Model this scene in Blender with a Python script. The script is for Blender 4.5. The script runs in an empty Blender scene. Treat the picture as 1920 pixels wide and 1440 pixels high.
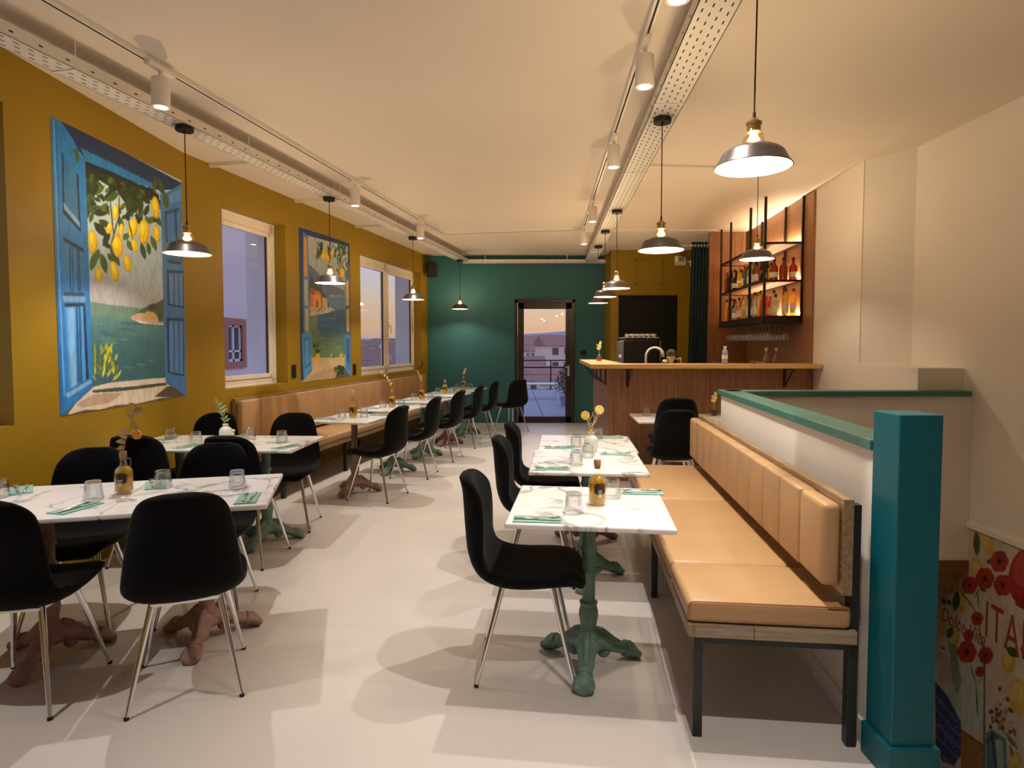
import bpy, math, random
import numpy as np
from mathutils import Vector, Matrix
random.seed(7)
R = math.radians
PI = math.pi
scene = bpy.context.scene
COL = scene.collection

# ------------------------------------------------------------------ camera, world, exposure
cam_data = bpy.data.cameras.new('camera')
cam = bpy.data.objects.new('camera', cam_data)
COL.objects.link(cam)
cam.location = (0.0, 0.0, 1.48)
cam.rotation_euler = (R(90.0) - math.atan(0.045), 0.0, 0.0)
cam_data.sensor_fit = 'HORIZONTAL'
cam_data.sensor_width = 36.0
cam_data.lens = 36.0 * 1130.0 / 1920.0
cam_data.shift_x = 0.0
cam_data.shift_y = -24.0 / 1920.0
cam_data.clip_start = 0.05
cam_data.clip_end = 2000
scene.camera = cam

vs = scene.view_settings
vs.view_transform = 'Standard'
vs.look = 'None'
vs.gamma = 1.0
vs.use_curve_mapping = False
vs.exposure = 0.12
scene.cycles.transparent_max_bounces = 32
scene.cycles.max_bounces = 10
scene.cycles.diffuse_bounces = 5
scene.cycles.glossy_bounces = 4
scene.cycles.sample_clamp_indirect = 6.0
scene.cycles.caustics_reflective = False
scene.cycles.caustics_refractive = False
scene.cycles.use_denoising = True

world = bpy.data.worlds.new('dusk_sky')
scene.world = world
world.use_nodes = True
wt = world.node_tree
wt.nodes.clear()
w_out = wt.nodes.new('ShaderNodeOutputWorld')
w_bg = wt.nodes.new('ShaderNodeBackground')
w_tc = wt.nodes.new('ShaderNodeTexCoord')
w_sp = wt.nodes.new('ShaderNodeSeparateXYZ')
w_mr = wt.nodes.new('ShaderNodeMapRange')
w_cr = wt.nodes.new('ShaderNodeValToRGB')
wt.links.new(w_tc.outputs['Generated'], w_sp.inputs[0])
wt.links.new(w_sp.outputs['Z'], w_mr.inputs['Value'])
w_mr.inputs['From Min'].default_value = -0.1
w_mr.inputs['From Max'].default_value = 0.5
wt.links.new(w_mr.outputs['Result'], w_cr.inputs['Fac'])
cr = w_cr.color_ramp
cr.elements[0].position = 0.0
cr.elements[0].color = (0.30, 0.24, 0.30, 1)
cr.elements[1].position = 1.0
cr.elements[1].color = (0.40, 0.50, 0.86, 1)
for p, c in ((0.17, (0.54, 0.36, 0.34, 1)), (0.21, (0.72, 0.43, 0.25, 1)), (0.28, (0.72, 0.51, 0.36, 1)),
             (0.36, (0.62, 0.56, 0.60, 1)), (0.46, (0.54, 0.60, 0.80, 1))):
    e = cr.elements.new(p)
    e.color = c
wt.links.new(w_cr.outputs['Color'], w_bg.inputs['Color'])
w_bg.inputs['Strength'].default_value = 1.3
wt.links.new(w_bg.outputs[0], w_out.inputs[0])

SPOT_W = 104.0
BULB_W = 18.0
SPOT_COL = (1.0, 0.93, 0.86)
BULB_COL = (1.0, 0.84, 0.64)

# ------------------------------------------------------------------ helpers
def lin(c):
    return tuple((x / 12.92 if x <= 0.04045 else ((x + 0.055) / 1.055) ** 2.4) for x in (v / 255.0 for v in c))

MATS = {}
def mat(name, rgb, rough=0.5, metal=0.0, var=0.06, vscale=6.0, stretch=(1, 1, 1), bump=0.0, bscale=120.0, emit=None,
        estr=0.0, sheen=0.0, coat=0.0, spec=0.5, trans=0.0, ior=1.45, alpha=1.0):
    m = bpy.data.materials.new(name)
    m.use_nodes = True
    nt = m.node_tree
    b = nt.nodes['Principled BSDF']
    col = lin(rgb)
    b.inputs['Roughness'].default_value = rough
    b.inputs['Metallic'].default_value = metal
    b.inputs['Specular IOR Level'].default_value = spec
    b.inputs['Transmission Weight'].default_value = trans
    b.inputs['IOR'].default_value = ior
    if sheen:
        b.inputs['Sheen Weight'].default_value = sheen
        b.inputs['Sheen Roughness'].default_value = 0.4
    if coat:
        b.inputs['Coat Weight'].default_value = coat
        b.inputs['Coat Roughness'].default_value = 0.15
    tc = nt.nodes.new('ShaderNodeTexCoord')
    mp = nt.nodes.new('ShaderNodeMapping')
    mp.inputs['Scale'].default_value = stretch
    nt.links.new(tc.outputs['Object'], mp.inputs['Vector'])
    nz = nt.nodes.new('ShaderNodeTexNoise')
    nz.inputs['Scale'].default_value = vscale
    nz.inputs['Detail'].default_value = 4
    nt.links.new(mp.outputs[0], nz.inputs['Vector'])
    r = nt.nodes.new('ShaderNodeValToRGB')
    r.color_ramp.elements[0].position = 0.3
    r.color_ramp.elements[1].position = 0.7
    r.color_ramp.elements[0].color = tuple(max(0, x * (1 - var)) for x in col) + (1,)
    r.color_ramp.elements[1].color = tuple(min(1, x * (1 + var)) for x in col) + (1,)
    nt.links.new(nz.outputs['Fac'], r.inputs['Fac'])
    nt.links.new(r.outputs['Color'], b.inputs['Base Color'])
    if bump:
        n2 = nt.nodes.new('ShaderNodeTexNoise')
        n2.inputs['Scale'].default_value = bscale
        n2.inputs['Detail'].default_value = 3
        nt.links.new(mp.outputs[0], n2.inputs['Vector'])
        bp = nt.nodes.new('ShaderNodeBump')
        bp.inputs['Strength'].default_value = bump
        bp.inputs['Distance'].default_value = 0.01
        nt.links.new(n2.outputs['Fac'], bp.inputs['Height'])
        nt.links.new(bp.outputs[0], b.inputs['Normal'])
    if emit:
        b.inputs['Emission Color'].default_value = lin(emit) + (1,)
        b.inputs['Emission Strength'].default_value = estr
    MATS[name] = m
    return m

def mat_emit(name, rgb, strength, clear=False):
    m = bpy.data.materials.new(name)
    m.use_nodes = True
    nt = m.node_tree
    nt.nodes.clear()
    o = nt.nodes.new('ShaderNodeOutputMaterial')
    e = nt.nodes.new('ShaderNodeEmission')
    e.inputs[0].default_value = lin(rgb) + (1,)
    e.inputs[1].default_value = strength
    if clear:
        # glowing glass envelope that lets the filament's light out
        tr = nt.nodes.new('ShaderNodeBsdfTransparent')
        ad = nt.nodes.new('ShaderNodeAddShader')
        nt.links.new(e.outputs[0], ad.inputs[0])
        nt.links.new(tr.outputs[0], ad.inputs[1])
        nt.links.new(ad.outputs[0], o.inputs[0])
    else:
        nt.links.new(e.outputs[0], o.inputs[0])
    MATS[name] = m
    return m

def mat_glass(name, rgb=(245, 250, 250), edge=0.45, rough=0.03, minmix=0.06):
    # thin clear glass: see-through face-on, mirror-like and darker at grazing edges
    m = bpy.data.materials.new(name)
    m.use_nodes = True
    nt = m.node_tree
    nt.nodes.clear()
    o = nt.nodes.new('ShaderNodeOutputMaterial')
    mix = nt.nodes.new('ShaderNodeMixShader')
    tr = nt.nodes.new('ShaderNodeBsdfTransparent')
    tr.inputs[0].default_value = lin(rgb) + (1,)
    gl = nt.nodes.new('ShaderNodeBsdfGlossy')
    gl.inputs['Color'].default_value = (0.9, 0.93, 0.95, 1)
    gl.inputs['Roughness'].default_value = rough
    lw = nt.nodes.new('ShaderNodeLayerWeight')
    lw.inputs[0].default_value = 0.35
    mr = nt.nodes.new('ShaderNodeMapRange')
    mr.inputs['To Min'].default_value = minmix
    mr.inputs['To Max'].default_value = edge
    nt.links.new(lw.outputs['Facing'], mr.inputs['Value'])
    nt.links.new(mr.outputs[0], mix.inputs[0])
    nt.links.new(tr.outputs[0], mix.inputs[1])
    nt.links.new(gl.outputs[0], mix.inputs[2])
    nt.links.new(mix.outputs[0], o.inputs[0])
    MATS[name] = m
    return m

def mat_wood(name, dark, light, scale=(1, 1, 14), wscale=3.0, rough=0.45, axis='Z'):
    m = bpy.data.materials.new(name)
    m.use_nodes = True
    nt = m.node_tree
    b = nt.nodes['Principled BSDF']
    b.inputs['Roughness'].default_value = rough
    tc = nt.nodes.new('ShaderNodeTexCoord')
    mp = nt.nodes.new('ShaderNodeMapping')
    st = {'X': (1, 18, 18), 'Y': (18, 1, 18), 'Z': (18, 18, 1)}[axis]
    mp.inputs['Scale'].default_value = st
    nt.links.new(tc.outputs['Object'], mp.inputs['Vector'])
    n1 = nt.nodes.new('ShaderNodeTexNoise')
    n1.inputs['Scale'].default_value = wscale
    n1.inputs['Detail'].default_value = 6
    n1.inputs['Roughness'].default_value = 0.65
    nt.links.new(mp.outputs[0], n1.inputs['Vector'])
    r = nt.nodes.new('ShaderNodeValToRGB')
    r.color_ramp.elements[0].position = 0.3
    r.color_ramp.elements[1].position = 0.72
    r.color_ramp.elements[0].color = lin(dark) + (1,)
    r.color_ramp.elements[1].color = lin(light) + (1,)
    nt.links.new(n1.outputs['Fac'], r.inputs['Fac'])
    nt.links.new(r.outputs['Color'], b.inputs['Base Color'])
    bp = nt.nodes.new('ShaderNodeBump')
    bp.inputs['Strength'].default_value = 0.12
    bp.inputs['Distance'].default_value = 0.004
    nt.links.new(n1.outputs['Fac'], bp.inputs['Height'])
    nt.links.new(bp.outputs[0], b.inputs['Normal'])
    MATS[name] = m
    return m

def mat_marble(name):
    m = bpy.data.materials.new(name)
    m.use_nodes = True
    nt = m.node_tree
    b = nt.nodes['Principled BSDF']
    b.inputs['Roughness'].default_value = 0.16
    tc = nt.nodes.new('ShaderNodeTexCoord')
    oi = nt.nodes.new('ShaderNodeObjectInfo')
    add = nt.nodes.new('ShaderNodeVectorMath')
    mul = nt.nodes.new('ShaderNodeVectorMath')
    mul.operation = 'SCALE'
    nt.links.new(oi.outputs['Location'], mul.inputs[0])
    mul.inputs['Scale'].default_value = 2.3
    nt.links.new(tc.outputs['Object'], add.inputs[0])
    nt.links.new(mul.outputs[0], add.inputs[1])
    n1 = nt.nodes.new('ShaderNodeTexNoise')
    n1.inputs['Scale'].default_value = 2.2
    n1.inputs['Detail'].default_value = 7
    n1.inputs['Distortion'].default_value = 1.4
    nt.links.new(add.outputs[0], n1.inputs['Vector'])
    r = nt.nodes.new('ShaderNodeValToRGB')
    el = r.color_ramp.elements
    el[0].position = 0.0
    el[0].color = lin((240, 238, 234)) + (1,)
    el[1].position = 1.0
    el[1].color = lin((236, 234, 232)) + (1,)
    for p, c in ((0.470, (236, 234, 231)), (0.492, (176, 172, 170)), (0.500, (160, 156, 156)), (0.508, (192, 188, 186)), (0.535, (238, 236, 233))):
        e = el.new(p)
        e.color = lin(c) + (1,)
    nt.links.new(n1.outputs['Fac'], r.inputs['Fac'])
    n2 = nt.nodes.new('ShaderNodeTexNoise')
    n2.inputs['Scale'].default_value = 3.0
    nt.links.new(add.outputs[0], n2.inputs['Vector'])
    mx = nt.nodes.new('ShaderNodeMix')
    mx.data_type = 'RGBA'
    mr = nt.nodes.new('ShaderNodeMapRange')
    mr.inputs['From Min'].default_value = 0.36
    mr.inputs['From Max'].default_value = 0.54
    nt.links.new(n2.outputs['Fac'], mr.inputs['Value'])
    nt.links.new(mr.outputs[0], mx.inputs['Factor'])
    mx.inputs['A'].default_value = lin((240, 238, 235)) + (1,)
    nt.links.new(r.outputs['Color'], mx.inputs['B'])
    nt.links.new(mx.outputs['Result'], b.inputs['Base Color'])
    MATS[name] = m
    return m

def mat_painting(name, rough=0.6):
    m = bpy.data.materials.new(name)
    m.use_nodes = True
    nt = m.node_tree
    b = nt.nodes['Principled BSDF']
    b.inputs['Roughness'].default_value = rough
    ca = nt.nodes.new('ShaderNodeVertexColor')
    ca.layer_name = 'paint'
    nt.links.new(ca.outputs['Color'], b.inputs['Base Color'])
    MATS[name] = m
    return m

def mat_liquid(name, rgb, through=0.45):
    # tinted liquid behind glass: part of the light passes straight through, part is scattered or mirrored
    m = mat(name, rgb, rough=0.12, var=0.15, vscale=16, coat=0.7)
    nt = m.node_tree
    b = nt.nodes['Principled BSDF']
    o = nt.nodes['Material Output']
    tr = nt.nodes.new('ShaderNodeBsdfTransparent')
    tr.inputs[0].default_value = tuple(min(1.0, c * 1.15 + 0.02) for c in lin(rgb)) + (1,)
    mx = nt.nodes.new('ShaderNodeMixShader')
    mx.inputs[0].default_value = through
    nt.links.new(b.outputs[0], mx.inputs[1])
    nt.links.new(tr.outputs[0], mx.inputs[2])
    nt.links.new(mx.outputs[0], o.inputs['Surface'])
    return m

class MB:
    """collects shapes into one mesh"""
    def __init__(self):
        self.v = []
        self.f = []
        self.mi = []
        self.cur = 0
    def add(self, vs, fs):
        o = len(self.v)
        self.v.extend([tuple(p) for p in vs])
        for f in fs:
            self.f.append(tuple(i + o for i in f))
            self.mi.append(self.cur)
        return self
    def box(self, x0, x1, y0, y1, z0, z1, M=None):
        vs = [(x0, y0, z0), (x1, y0, z0), (x1, y1, z0), (x0, y1, z0), (x0, y0, z1), (x1, y0, z1), (x1, y1, z1), (x0, y1, z1)]
        if M is not None:
            vs = [M @ Vector(p) for p in vs]
        return self.add(vs, [(0, 3, 2, 1), (4, 5, 6, 7), (0, 1, 5, 4), (1, 2, 6, 5), (2, 3, 7, 6), (3, 0, 4, 7)])
    def prism(self, poly, z0, z1, M=None):
        n = len(poly)
        vs = [(x, y, z0) for x, y in poly] + [(x, y, z1) for x, y in poly]
        if M is not None:
            vs = [M @ Vector(p) for p in vs]
        fs = [tuple(range(n - 1, -1, -1)), tuple(range(n, 2 * n))]
        fs += [(i, (i + 1) % n, n + (i + 1) % n, n + i) for i in range(n)]
        return self.add(vs, fs)
    def lathe(self, prof, n=24, M=None, cap0=True, cap1=True, a0=0.0):
        vs = []
        for r, z in prof:
            for k in range(n):
                a = a0 + 2 * PI * k / n
                vs.append((r * math.cos(a), r * math.sin(a), z))
        if M is not None:
            vs = [M @ Vector(p) for p in vs]
        fs = []
        for j in range(len(prof) - 1):
            for k in range(n):
                a, b_ = j * n + k, j * n + (k + 1) % n
                fs.append((a, b_, b_ + n, a + n))
        if cap0:
            fs.append(tuple(range(n - 1, -1, -1)))
        if cap1:
            o = (len(prof) - 1) * n
            fs.append(tuple(range(o, o + n)))
        return self.add(vs, fs)
    def tube(self, pts, rad, n=10, caps=True):
        pts = [Vector(p) for p in pts]
        m = len(pts)
        if not hasattr(rad, '__len__'):
            rad = [rad] * m
        ts = []
        for i in range(m):
            t = (pts[min(i + 1, m - 1)] - pts[max(i - 1, 0)])
            ts.append(t.normalized())
        ref = Vector((0, 0, 1)) if abs(ts[0].z) < 0.9 else Vector((1, 0, 0))
        nrm = (ref - ts[0] * ref.dot(ts[0])).normalized()
        vs = []
        for i in range(m):
            nrm = (nrm - ts[i] * nrm.dot(ts[i])).normalized()
            bn = ts[i].cross(nrm)
            for k in range(n):
                a = 2 * PI * k / n
                vs.append(pts[i] + (nrm * math.cos(a) + bn * math.sin(a)) * rad[i])
        fs = []
        for i in range(m - 1):
            for k in range(n):
                a, b_ = i * n + k, i * n + (k + 1) % n
                fs.append((a, b_, b_ + n, a + n))
        if caps:
            fs.append(tuple(range(n - 1, -1, -1)))
            fs.append(tuple(range((m - 1) * n, m * n)))
        return self.add(vs, fs)
    def bar(self, a, b, w, h=None):
        """square bar between two points"""
        h = h or w
        a, b = Vector(a), Vector(b)
        t = (b - a).normalized()
        up = Vector((0, 0, 1)) if abs(t.z) < 0.95 else Vector((0, 1, 0))
        s = t.cross(up).normalized()
        u = s.cross(t)
        vs = []
        for p in (a, b):
            for (i, j) in ((-1, -1), (1, -1), (1, 1), (-1, 1)):
                vs.append(p + s * (w / 2 * i) + u * (h / 2 * j))
        return self.add(vs, [(3, 2, 1, 0), (4, 5, 6, 7), (0, 1, 5, 4), (1, 2, 6, 5), (2, 3, 7, 6), (3, 0, 4, 7)])
    def sphere(self, c, r, n=12, m=8, sc=(1, 1, 1)):
        prof = []
        vs = [(c[0], c[1], c[2] - r * sc[2])]
        for j in range(1, m):
            a = PI * j / m
            for k in range(n):
                b_ = 2 * PI * k / n
                vs.append((c[0] + r * sc[0] * math.sin(a) * math.cos(b_), c[1] + r * sc[1] * math.sin(a) * math.sin(b_), c[2] - r * sc[2] * math.cos(a)))
        vs.append((c[0], c[1], c[2] + r * sc[2]))
        fs = []
        for k in range(n):
            fs.append((0, 1 + (k + 1) % n, 1 + k))
        for j in range(m - 2):
            for k in range(n):
                a, b_ = 1 + j * n + k, 1 + j * n + (k + 1) % n
                fs.append((a, b_, b_ + n, a + n))
        o = 1 + (m - 2) * n
        for k in range(n):
            fs.append((o + k, o + (k + 1) % n, len(vs) - 1))
        return self.add(vs, fs)
    def grid(self, P, closed_u=False):
        """P[i][j] surface points"""
        ni, nj = len(P), len(P[0])
        vs = [p for row in P for p in row]
        fs = []
        for i in range(ni - 1):
            for j in range(nj - 1):
                fs.append((i * nj + j, i * nj + j + 1, (i + 1) * nj + j + 1, (i + 1) * nj + j))
        return self.add(vs, fs)

def obj(name, mb, m, parent=None, smooth=False, bevel=0.0, bseg=2, loc=None, rz=None, weld=False, angle=40):
    me = bpy.data.meshes.new(name)
    me.from_pydata(mb.v, [], mb.f)
    if isinstance(m, (list, tuple)):
        for k in m:
            me.materials.append(MATS[k] if isinstance(k, str) else k)
        me.polygons.foreach_set('material_index', mb.mi)
    else:
        me.materials.append(MATS[m] if isinstance(m, str) else m)
    if smooth:
        me.polygons.foreach_set('use_smooth', [True] * len(me.polygons))
        if smooth != 'all':
            me.set_sharp_from_angle(angle=R(angle))
    me.update()
    o = bpy.data.objects.new(name, me)
    COL.objects.link(o)
    if parent is not None:
        o.parent = parent
    if weld:
        w = o.modifiers.new('weld', 'WELD')
        w.merge_threshold = 0.0004
    if bevel:
        b = o.modifiers.new('bevel', 'BEVEL')
        b.width = bevel
        b.segments = bseg
        b.limit_method = 'ANGLE'
        b.angle_limit = R(40)
    if loc is not None:
        o.location = loc
    if rz is not None:
        o.rotation_euler = (0, 0, rz)
    return o

def tag(o, label, cat, group=None, kind=None):
    o['label'] = label
    if cat:
        o['category'] = cat
    if group:
        o['group'] = group
    if kind:
        o['kind'] = kind
    return o

def thing(name, label, cat, loc=(0, 0, 0), rz=0.0, group=None):
    o = bpy.data.objects.new(name, None)
    o.empty_display_size = 0.1
    COL.objects.link(o)
    o.location = loc
    o.rotation_euler = (0, 0, rz)
    return tag(o, label, cat, group)

def struct(name, mb, m, label=None, parent=None, **kw):
    o = obj(name, mb, m, parent, **kw)
    if parent is None:
        o['kind'] = 'structure'
        if label:
            o['label'] = label
    return o

KIDS = {}
def copy_tree(o, parent=None):
    c = o.copy()
    COL.objects.link(c)
    c.parent = parent
    for ch in list(o.children):
        copy_tree(ch, c)
    return c

def place(proto, used, label, loc, rz=0.0, group=None):
    """the first call moves the prototype itself, later calls copy it with its parts"""
    if not used:
        o = proto
        used.append(1)
    else:
        o = copy_tree(proto)
    o.location = loc
    o.rotation_euler = (0, 0, rz)
    o['label'] = label
    if group:
        o['group'] = group
    return o

def text_mesh(txt, size, depth=0.0006, shear=0.0, space=1.0):
    cu = bpy.data.curves.new('lettering', 'FONT')
    cu.body = txt
    cu.size = size
    cu.extrude = depth
    cu.shear = shear
    cu.space_character = space
    cu.resolution_u = 3
    to = bpy.data.objects.new('lettering', cu)
    me = bpy.data.meshes.new_from_object(to)
    bpy.data.objects.remove(to)
    return me

def lettering(txt, size, m, parent, Mx, shear=0.0, space=1.0, sx=1.0, sy=1.0, name='lettering', label=None):
    me = text_mesh(txt, size, shear=shear, space=space)
    me.transform(Matrix.Diagonal((sx, sy, 1, 1)))
    me.materials.clear()
    me.materials.append(MATS[m])
    o = bpy.data.objects.new(name, me)
    COL.objects.link(o)
    o.parent = parent
    o.matrix_local = Mx
    if label:
        o['label'] = label
    return o

def Mrot(loc, rz):
    return Matrix.Translation(loc) @ Matrix.Rotation(rz, 4, 'Z')

ORD = ['first', 'second', 'third', 'fourth', 'fifth', 'sixth', 'seventh', 'eighth', 'ninth', 'tenth', 'eleventh', 'twelfth',
       'thirteenth', 'fourteenth', 'fifteenth', 'sixteenth', 'seventeenth', 'eighteenth']

# ------------------------------------------------------------------ materials
mat('mustard_paint', (148, 117, 3), rough=0.55, var=0.05, vscale=1.5, bump=0.05, bscale=60)
mat('teal_wall_paint', (46, 104, 108), rough=0.6, var=0.05, vscale=1.5, bump=0.04, bscale=60)
mat('teal_post_paint', (4, 88, 100), rough=0.4, var=0.04, vscale=3)
mat('teal_rail_paint', (58, 112, 102), rough=0.35, var=0.05, vscale=4)
mat('white_paint', (226, 218, 208), rough=0.65, var=0.03, vscale=1.2, bump=0.03, bscale=50)
mat('ceiling_paint', (226, 214, 198), rough=0.75, var=0.03, vscale=0.8, bump=0.02, bscale=30)
mat('floor_resin', (208, 201, 195), rough=0.36, var=0.035, vscale=0.7, bump=0.01, bscale=20)
mat('slab_brown', (120, 80, 40), rough=0.6)
mat('white_metal', (232, 226, 218), rough=0.4, var=0.02)
mat('slot_black', (40, 34, 28), rough=0.8)
mat('tray_side', (226, 220, 210), rough=0.45, var=0.02)
mat('window_white', (236, 226, 212), rough=0.35, var=0.02)
mat('gasket', (40, 40, 46), rough=0.6)
mat('exterior_plaster', (232, 238, 248), rough=0.8, var=0.06, vscale=2)
mat('door_brown', (46, 34, 30), rough=0.35, var=0.05)
mat('black_metal', (26, 25, 25), rough=0.4, metal=0.3, var=0.05)
mat('bench_steel', (52, 54, 54), rough=0.4, metal=0.5, var=0.05)
mat('shelf_steel', (44, 34, 26), rough=0.4, metal=0.5, var=0.08)
mat('black_velvet', (13, 13, 15), rough=0.9, var=0.15, vscale=9, sheen=0.06, spec=0.15, bump=0.04, bscale=300)
mat('chrome', (228, 230, 234), rough=0.12, metal=1.0, var=0.02)
mat('steel', (214, 211, 206), rough=0.3, metal=0.75, var=0.03)
mat('cap_black', (24, 22, 22), rough=0.6)
mat('tan_leather', (178, 141, 99), rough=0.38, var=0.05, vscale=5, bump=0.05, bscale=220)
mat('piping', (176, 124, 80), rough=0.4)
mat('green_iron', (104, 134, 122), rough=0.5, var=0.18, vscale=22, bump=0.35, bscale=70)
mat('pink_iron', (152, 116, 106), rough=0.55, var=0.2, vscale=22, bump=0.35, bscale=70)
mat('teal_napkin', (136, 182, 168), rough=0.85, var=0.06, vscale=20, bump=0.06, bscale=300)
mat('reflection_dark', (52, 34, 14), rough=0.4, var=0.3, vscale=40)  # tone of the reflection painted on the oil bottles
mat('cork', (170, 128, 92), rough=0.8, var=0.15, vscale=60)
mat('ceramic_white', (214, 216, 206), rough=0.3, var=0.04)
mat('dried_leaf', (186, 150, 96), rough=0.7, var=0.2, vscale=30)
mat('dried_stem', (150, 126, 76), rough=0.7, var=0.15, vscale=30)
mat('pale_stem', (204, 184, 116), rough=0.7, var=0.15, vscale=30)
mat('cream_flower', (236, 210, 130), rough=0.7, var=0.15, vscale=60)
mat('ochre_flower', (222, 178, 90), rough=0.7, var=0.2, vscale=80)
mat('orange_slice', (226, 140, 24), rough=0.5, var=0.15, vscale=90)
mat('orange_rind', (236, 176, 84), rough=0.5)
mat('green_leaf', (150, 168, 120), rough=0.6, var=0.25, vscale=40)
mat('plant_green', (44, 66, 40), rough=0.7, var=0.4, vscale=12)
mat('lamp_gunmetal', (104, 98, 96), rough=0.28, metal=0.85, var=0.05)
mat('lamp_white', (214, 205, 188), rough=0.5, var=0.01)
mat('brass', (196, 160, 96), rough=0.25, metal=1.0, var=0.08)
mat('cord_brown', (62, 26, 16), rough=0.8)
mat('canopy_black', (44, 38, 32), rough=0.5, metal=0.4)
mat('speaker_black', (14, 14, 15), rough=0.6)
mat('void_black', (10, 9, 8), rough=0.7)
mat('curtain_teal', (8, 42, 52), rough=0.85, var=0.2, vscale=3, stretch=(8, 8, 1), sheen=0.2)
mat('machine_black', (34, 33, 34), rough=0.3, metal=0.4)
mat('machine_steel', (128, 124, 124), rough=0.3, metal=0.8)
mat('white_plastic', (226, 220, 208), rough=0.45)
mat('label_white', (226, 220, 206), rough=0.6, var=0.06, vscale=40)
mat_liquid('olive_oil', (214, 170, 12), 0.35)
mat_liquid('amber_liquor', (168, 70, 14))
mat_liquid('yellow_liquor', (240, 212, 50))
mat_liquid('orange_liquor', (204, 96, 20))
mat_liquid('red_liquor', (176, 44, 24))
mat_liquid('green_liquor', (96, 122, 48))
mat_liquid('clear_liquor', (214, 212, 204), 0.6)
mat_liquid('dark_liquor', (44, 22, 14))
mat_liquid('water_blue', (206, 214, 226))
mat('cap_dark', (30, 20, 18), rough=0.4)
mat('cap_red', (140, 40, 30), rough=0.4)
mat('cap_gold', (190, 150, 80), rough=0.3, metal=0.8)
mat('terrace_tile', (150, 150, 166), rough=0.6, var=0.08, vscale=2)
mat('terrace_joint', (84, 84, 96), rough=0.9)
mat('house_rose', (236, 184, 164), rough=0.9, var=0.08, vscale=0.4)
mat('house_pink', (244, 226, 224), rough=0.9, var=0.04, vscale=0.4)
mat('house_cream', (246, 222, 198), rough=0.9, var=0.06, vscale=0.2)
mat('house_grey', (190, 174, 178), rough=0.9, var=0.06, vscale=0.2)
mat('house_white', (248, 240, 236), rough=0.9, var=0.05, vscale=0.2)
mat('roof_tile', (170, 122, 108), rough=0.9, var=0.15, vscale=1)
mat('pane_dark', (92, 82, 92), rough=0.3)
mat('surround_rose', (188, 128, 108), rough=0.85)
mat('hill_haze', (172, 152, 160), rough=1.0, var=0.12, vscale=0.02)
mat('ground_dark', (94, 82, 84), rough=1.0, var=0.2, vscale=0.03)
mat('letter_red', (150, 58, 46), rough=0.7)
mat('letter_white', (238, 234, 222), rough=0.6)
mat('led_profile', (236, 220, 190), rough=0.4)
mat('socket_black', (26, 24, 22), rough=0.5)
mat_emit('bulb_glow', (255, 206, 128), 9.0, clear=True)
mat_emit('spot_glow', (255, 240, 220), 14.0)
mat_emit('led_glow', (255, 208, 146), 12.0)
mat_glass('tumbler_glass', rgb=(251, 252, 252), edge=0.85, minmix=0.035)
mat_glass('bottle_glass', rgb=(250, 250, 242), edge=0.4, minmix=0.05)
mat_glass('lamp_glass', rgb=(255, 238, 205), edge=0.4, minmix=0.06)
mat_glass('window_glass', rgb=(240, 242, 246), edge=0.22, minmix=0.02, rough=0.0)
mat_wood('bar_wood', (112, 74, 46), (156, 110, 74), axis='Z')
mat_wood('wall_wood', (128, 86, 54), (172, 124, 82), axis='Z')
mat_wood('counter_oak', (186, 136, 80), (222, 176, 116), axis='X', wscale=2.0)
mat_wood('bench_wood', (108, 84, 56), (170, 142, 104), axis='Y', wscale=4.0)
mat_wood('bench_wood_end', (116, 100, 82), (178, 160, 134), axis='X', wscale=4.0)
mat_marble('marble')
mat_painting('mural_paint')

# ------------------------------------------------------------------ the room shell
H = 3.12
A_L = R(-11.57)
M_SW = Mrot((-2.82, 5.23, 0), A_L)          # long window wall: local y runs along it, local x points into the room
LW1, LW2 = (0.49, 1.54, 1.045, 2.795), (3.39, 5.85, 1.02, 2.775)

def wall_boxes(mb, x0, x1, y0, y1, z0, z1, openings, M=None):
    ys = y0
    for (a, b_, c, d) in sorted(openings):
        mb.box(x0, x1, ys, a, z0, z1, M)
        mb.box(x0, x1, a, b_, z0, c, M)
        mb.box(x0, x1, a, b_, d, z1, M)
        ys = b_
    mb.box(x0, x1, ys, y1, z0, z1, M)

mb = MB()
mb.prism([(-3.6, -1.7), (3.38, -1.7), (3.38, 0.4), (1.44, 0.4), (1.44, 2.05), (1.70, 4.46), (3.75, 4.46), (3.75, 11.45), (-3.6, 11.45)], -0.2, 0.0)
struct('floor', mb, 'floor_resin', 'pale beige seamless resin floor')
mb = MB()
mb.box(-3.6, 3.8, -1.7, 11.5, H, H + 0.15)
struct('ceiling', mb, 'ceiling_paint', 'warm white plaster ceiling')

NICHE = (1.0, 3.40, 1.02, 2.82)
mb = MB()
wall_boxes(mb, -2.98, -2.82, -1.7, 5.26, 0, H, [NICHE])
wall_boxes(mb, -0.14, 0.0, 0.0, 6.38, 0, H, [LW1, LW2], M_SW)
struct('wall_left', mb, 'mustard_paint', 'mustard yellow window wall with two painted murals')
mb = MB()
wall_boxes(mb, -3.34, -2.98, -1.7, 5.16, -0.4, H + 0.3, [NICHE])
wall_boxes(mb, -0.50, -0.14, -0.05, 6.38, -0.4, H + 0.3, [LW1, LW2], M_SW)
struct('wall_exterior', mb, 'exterior_plaster', 'pale plastered outer leaf of the window wall')

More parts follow.
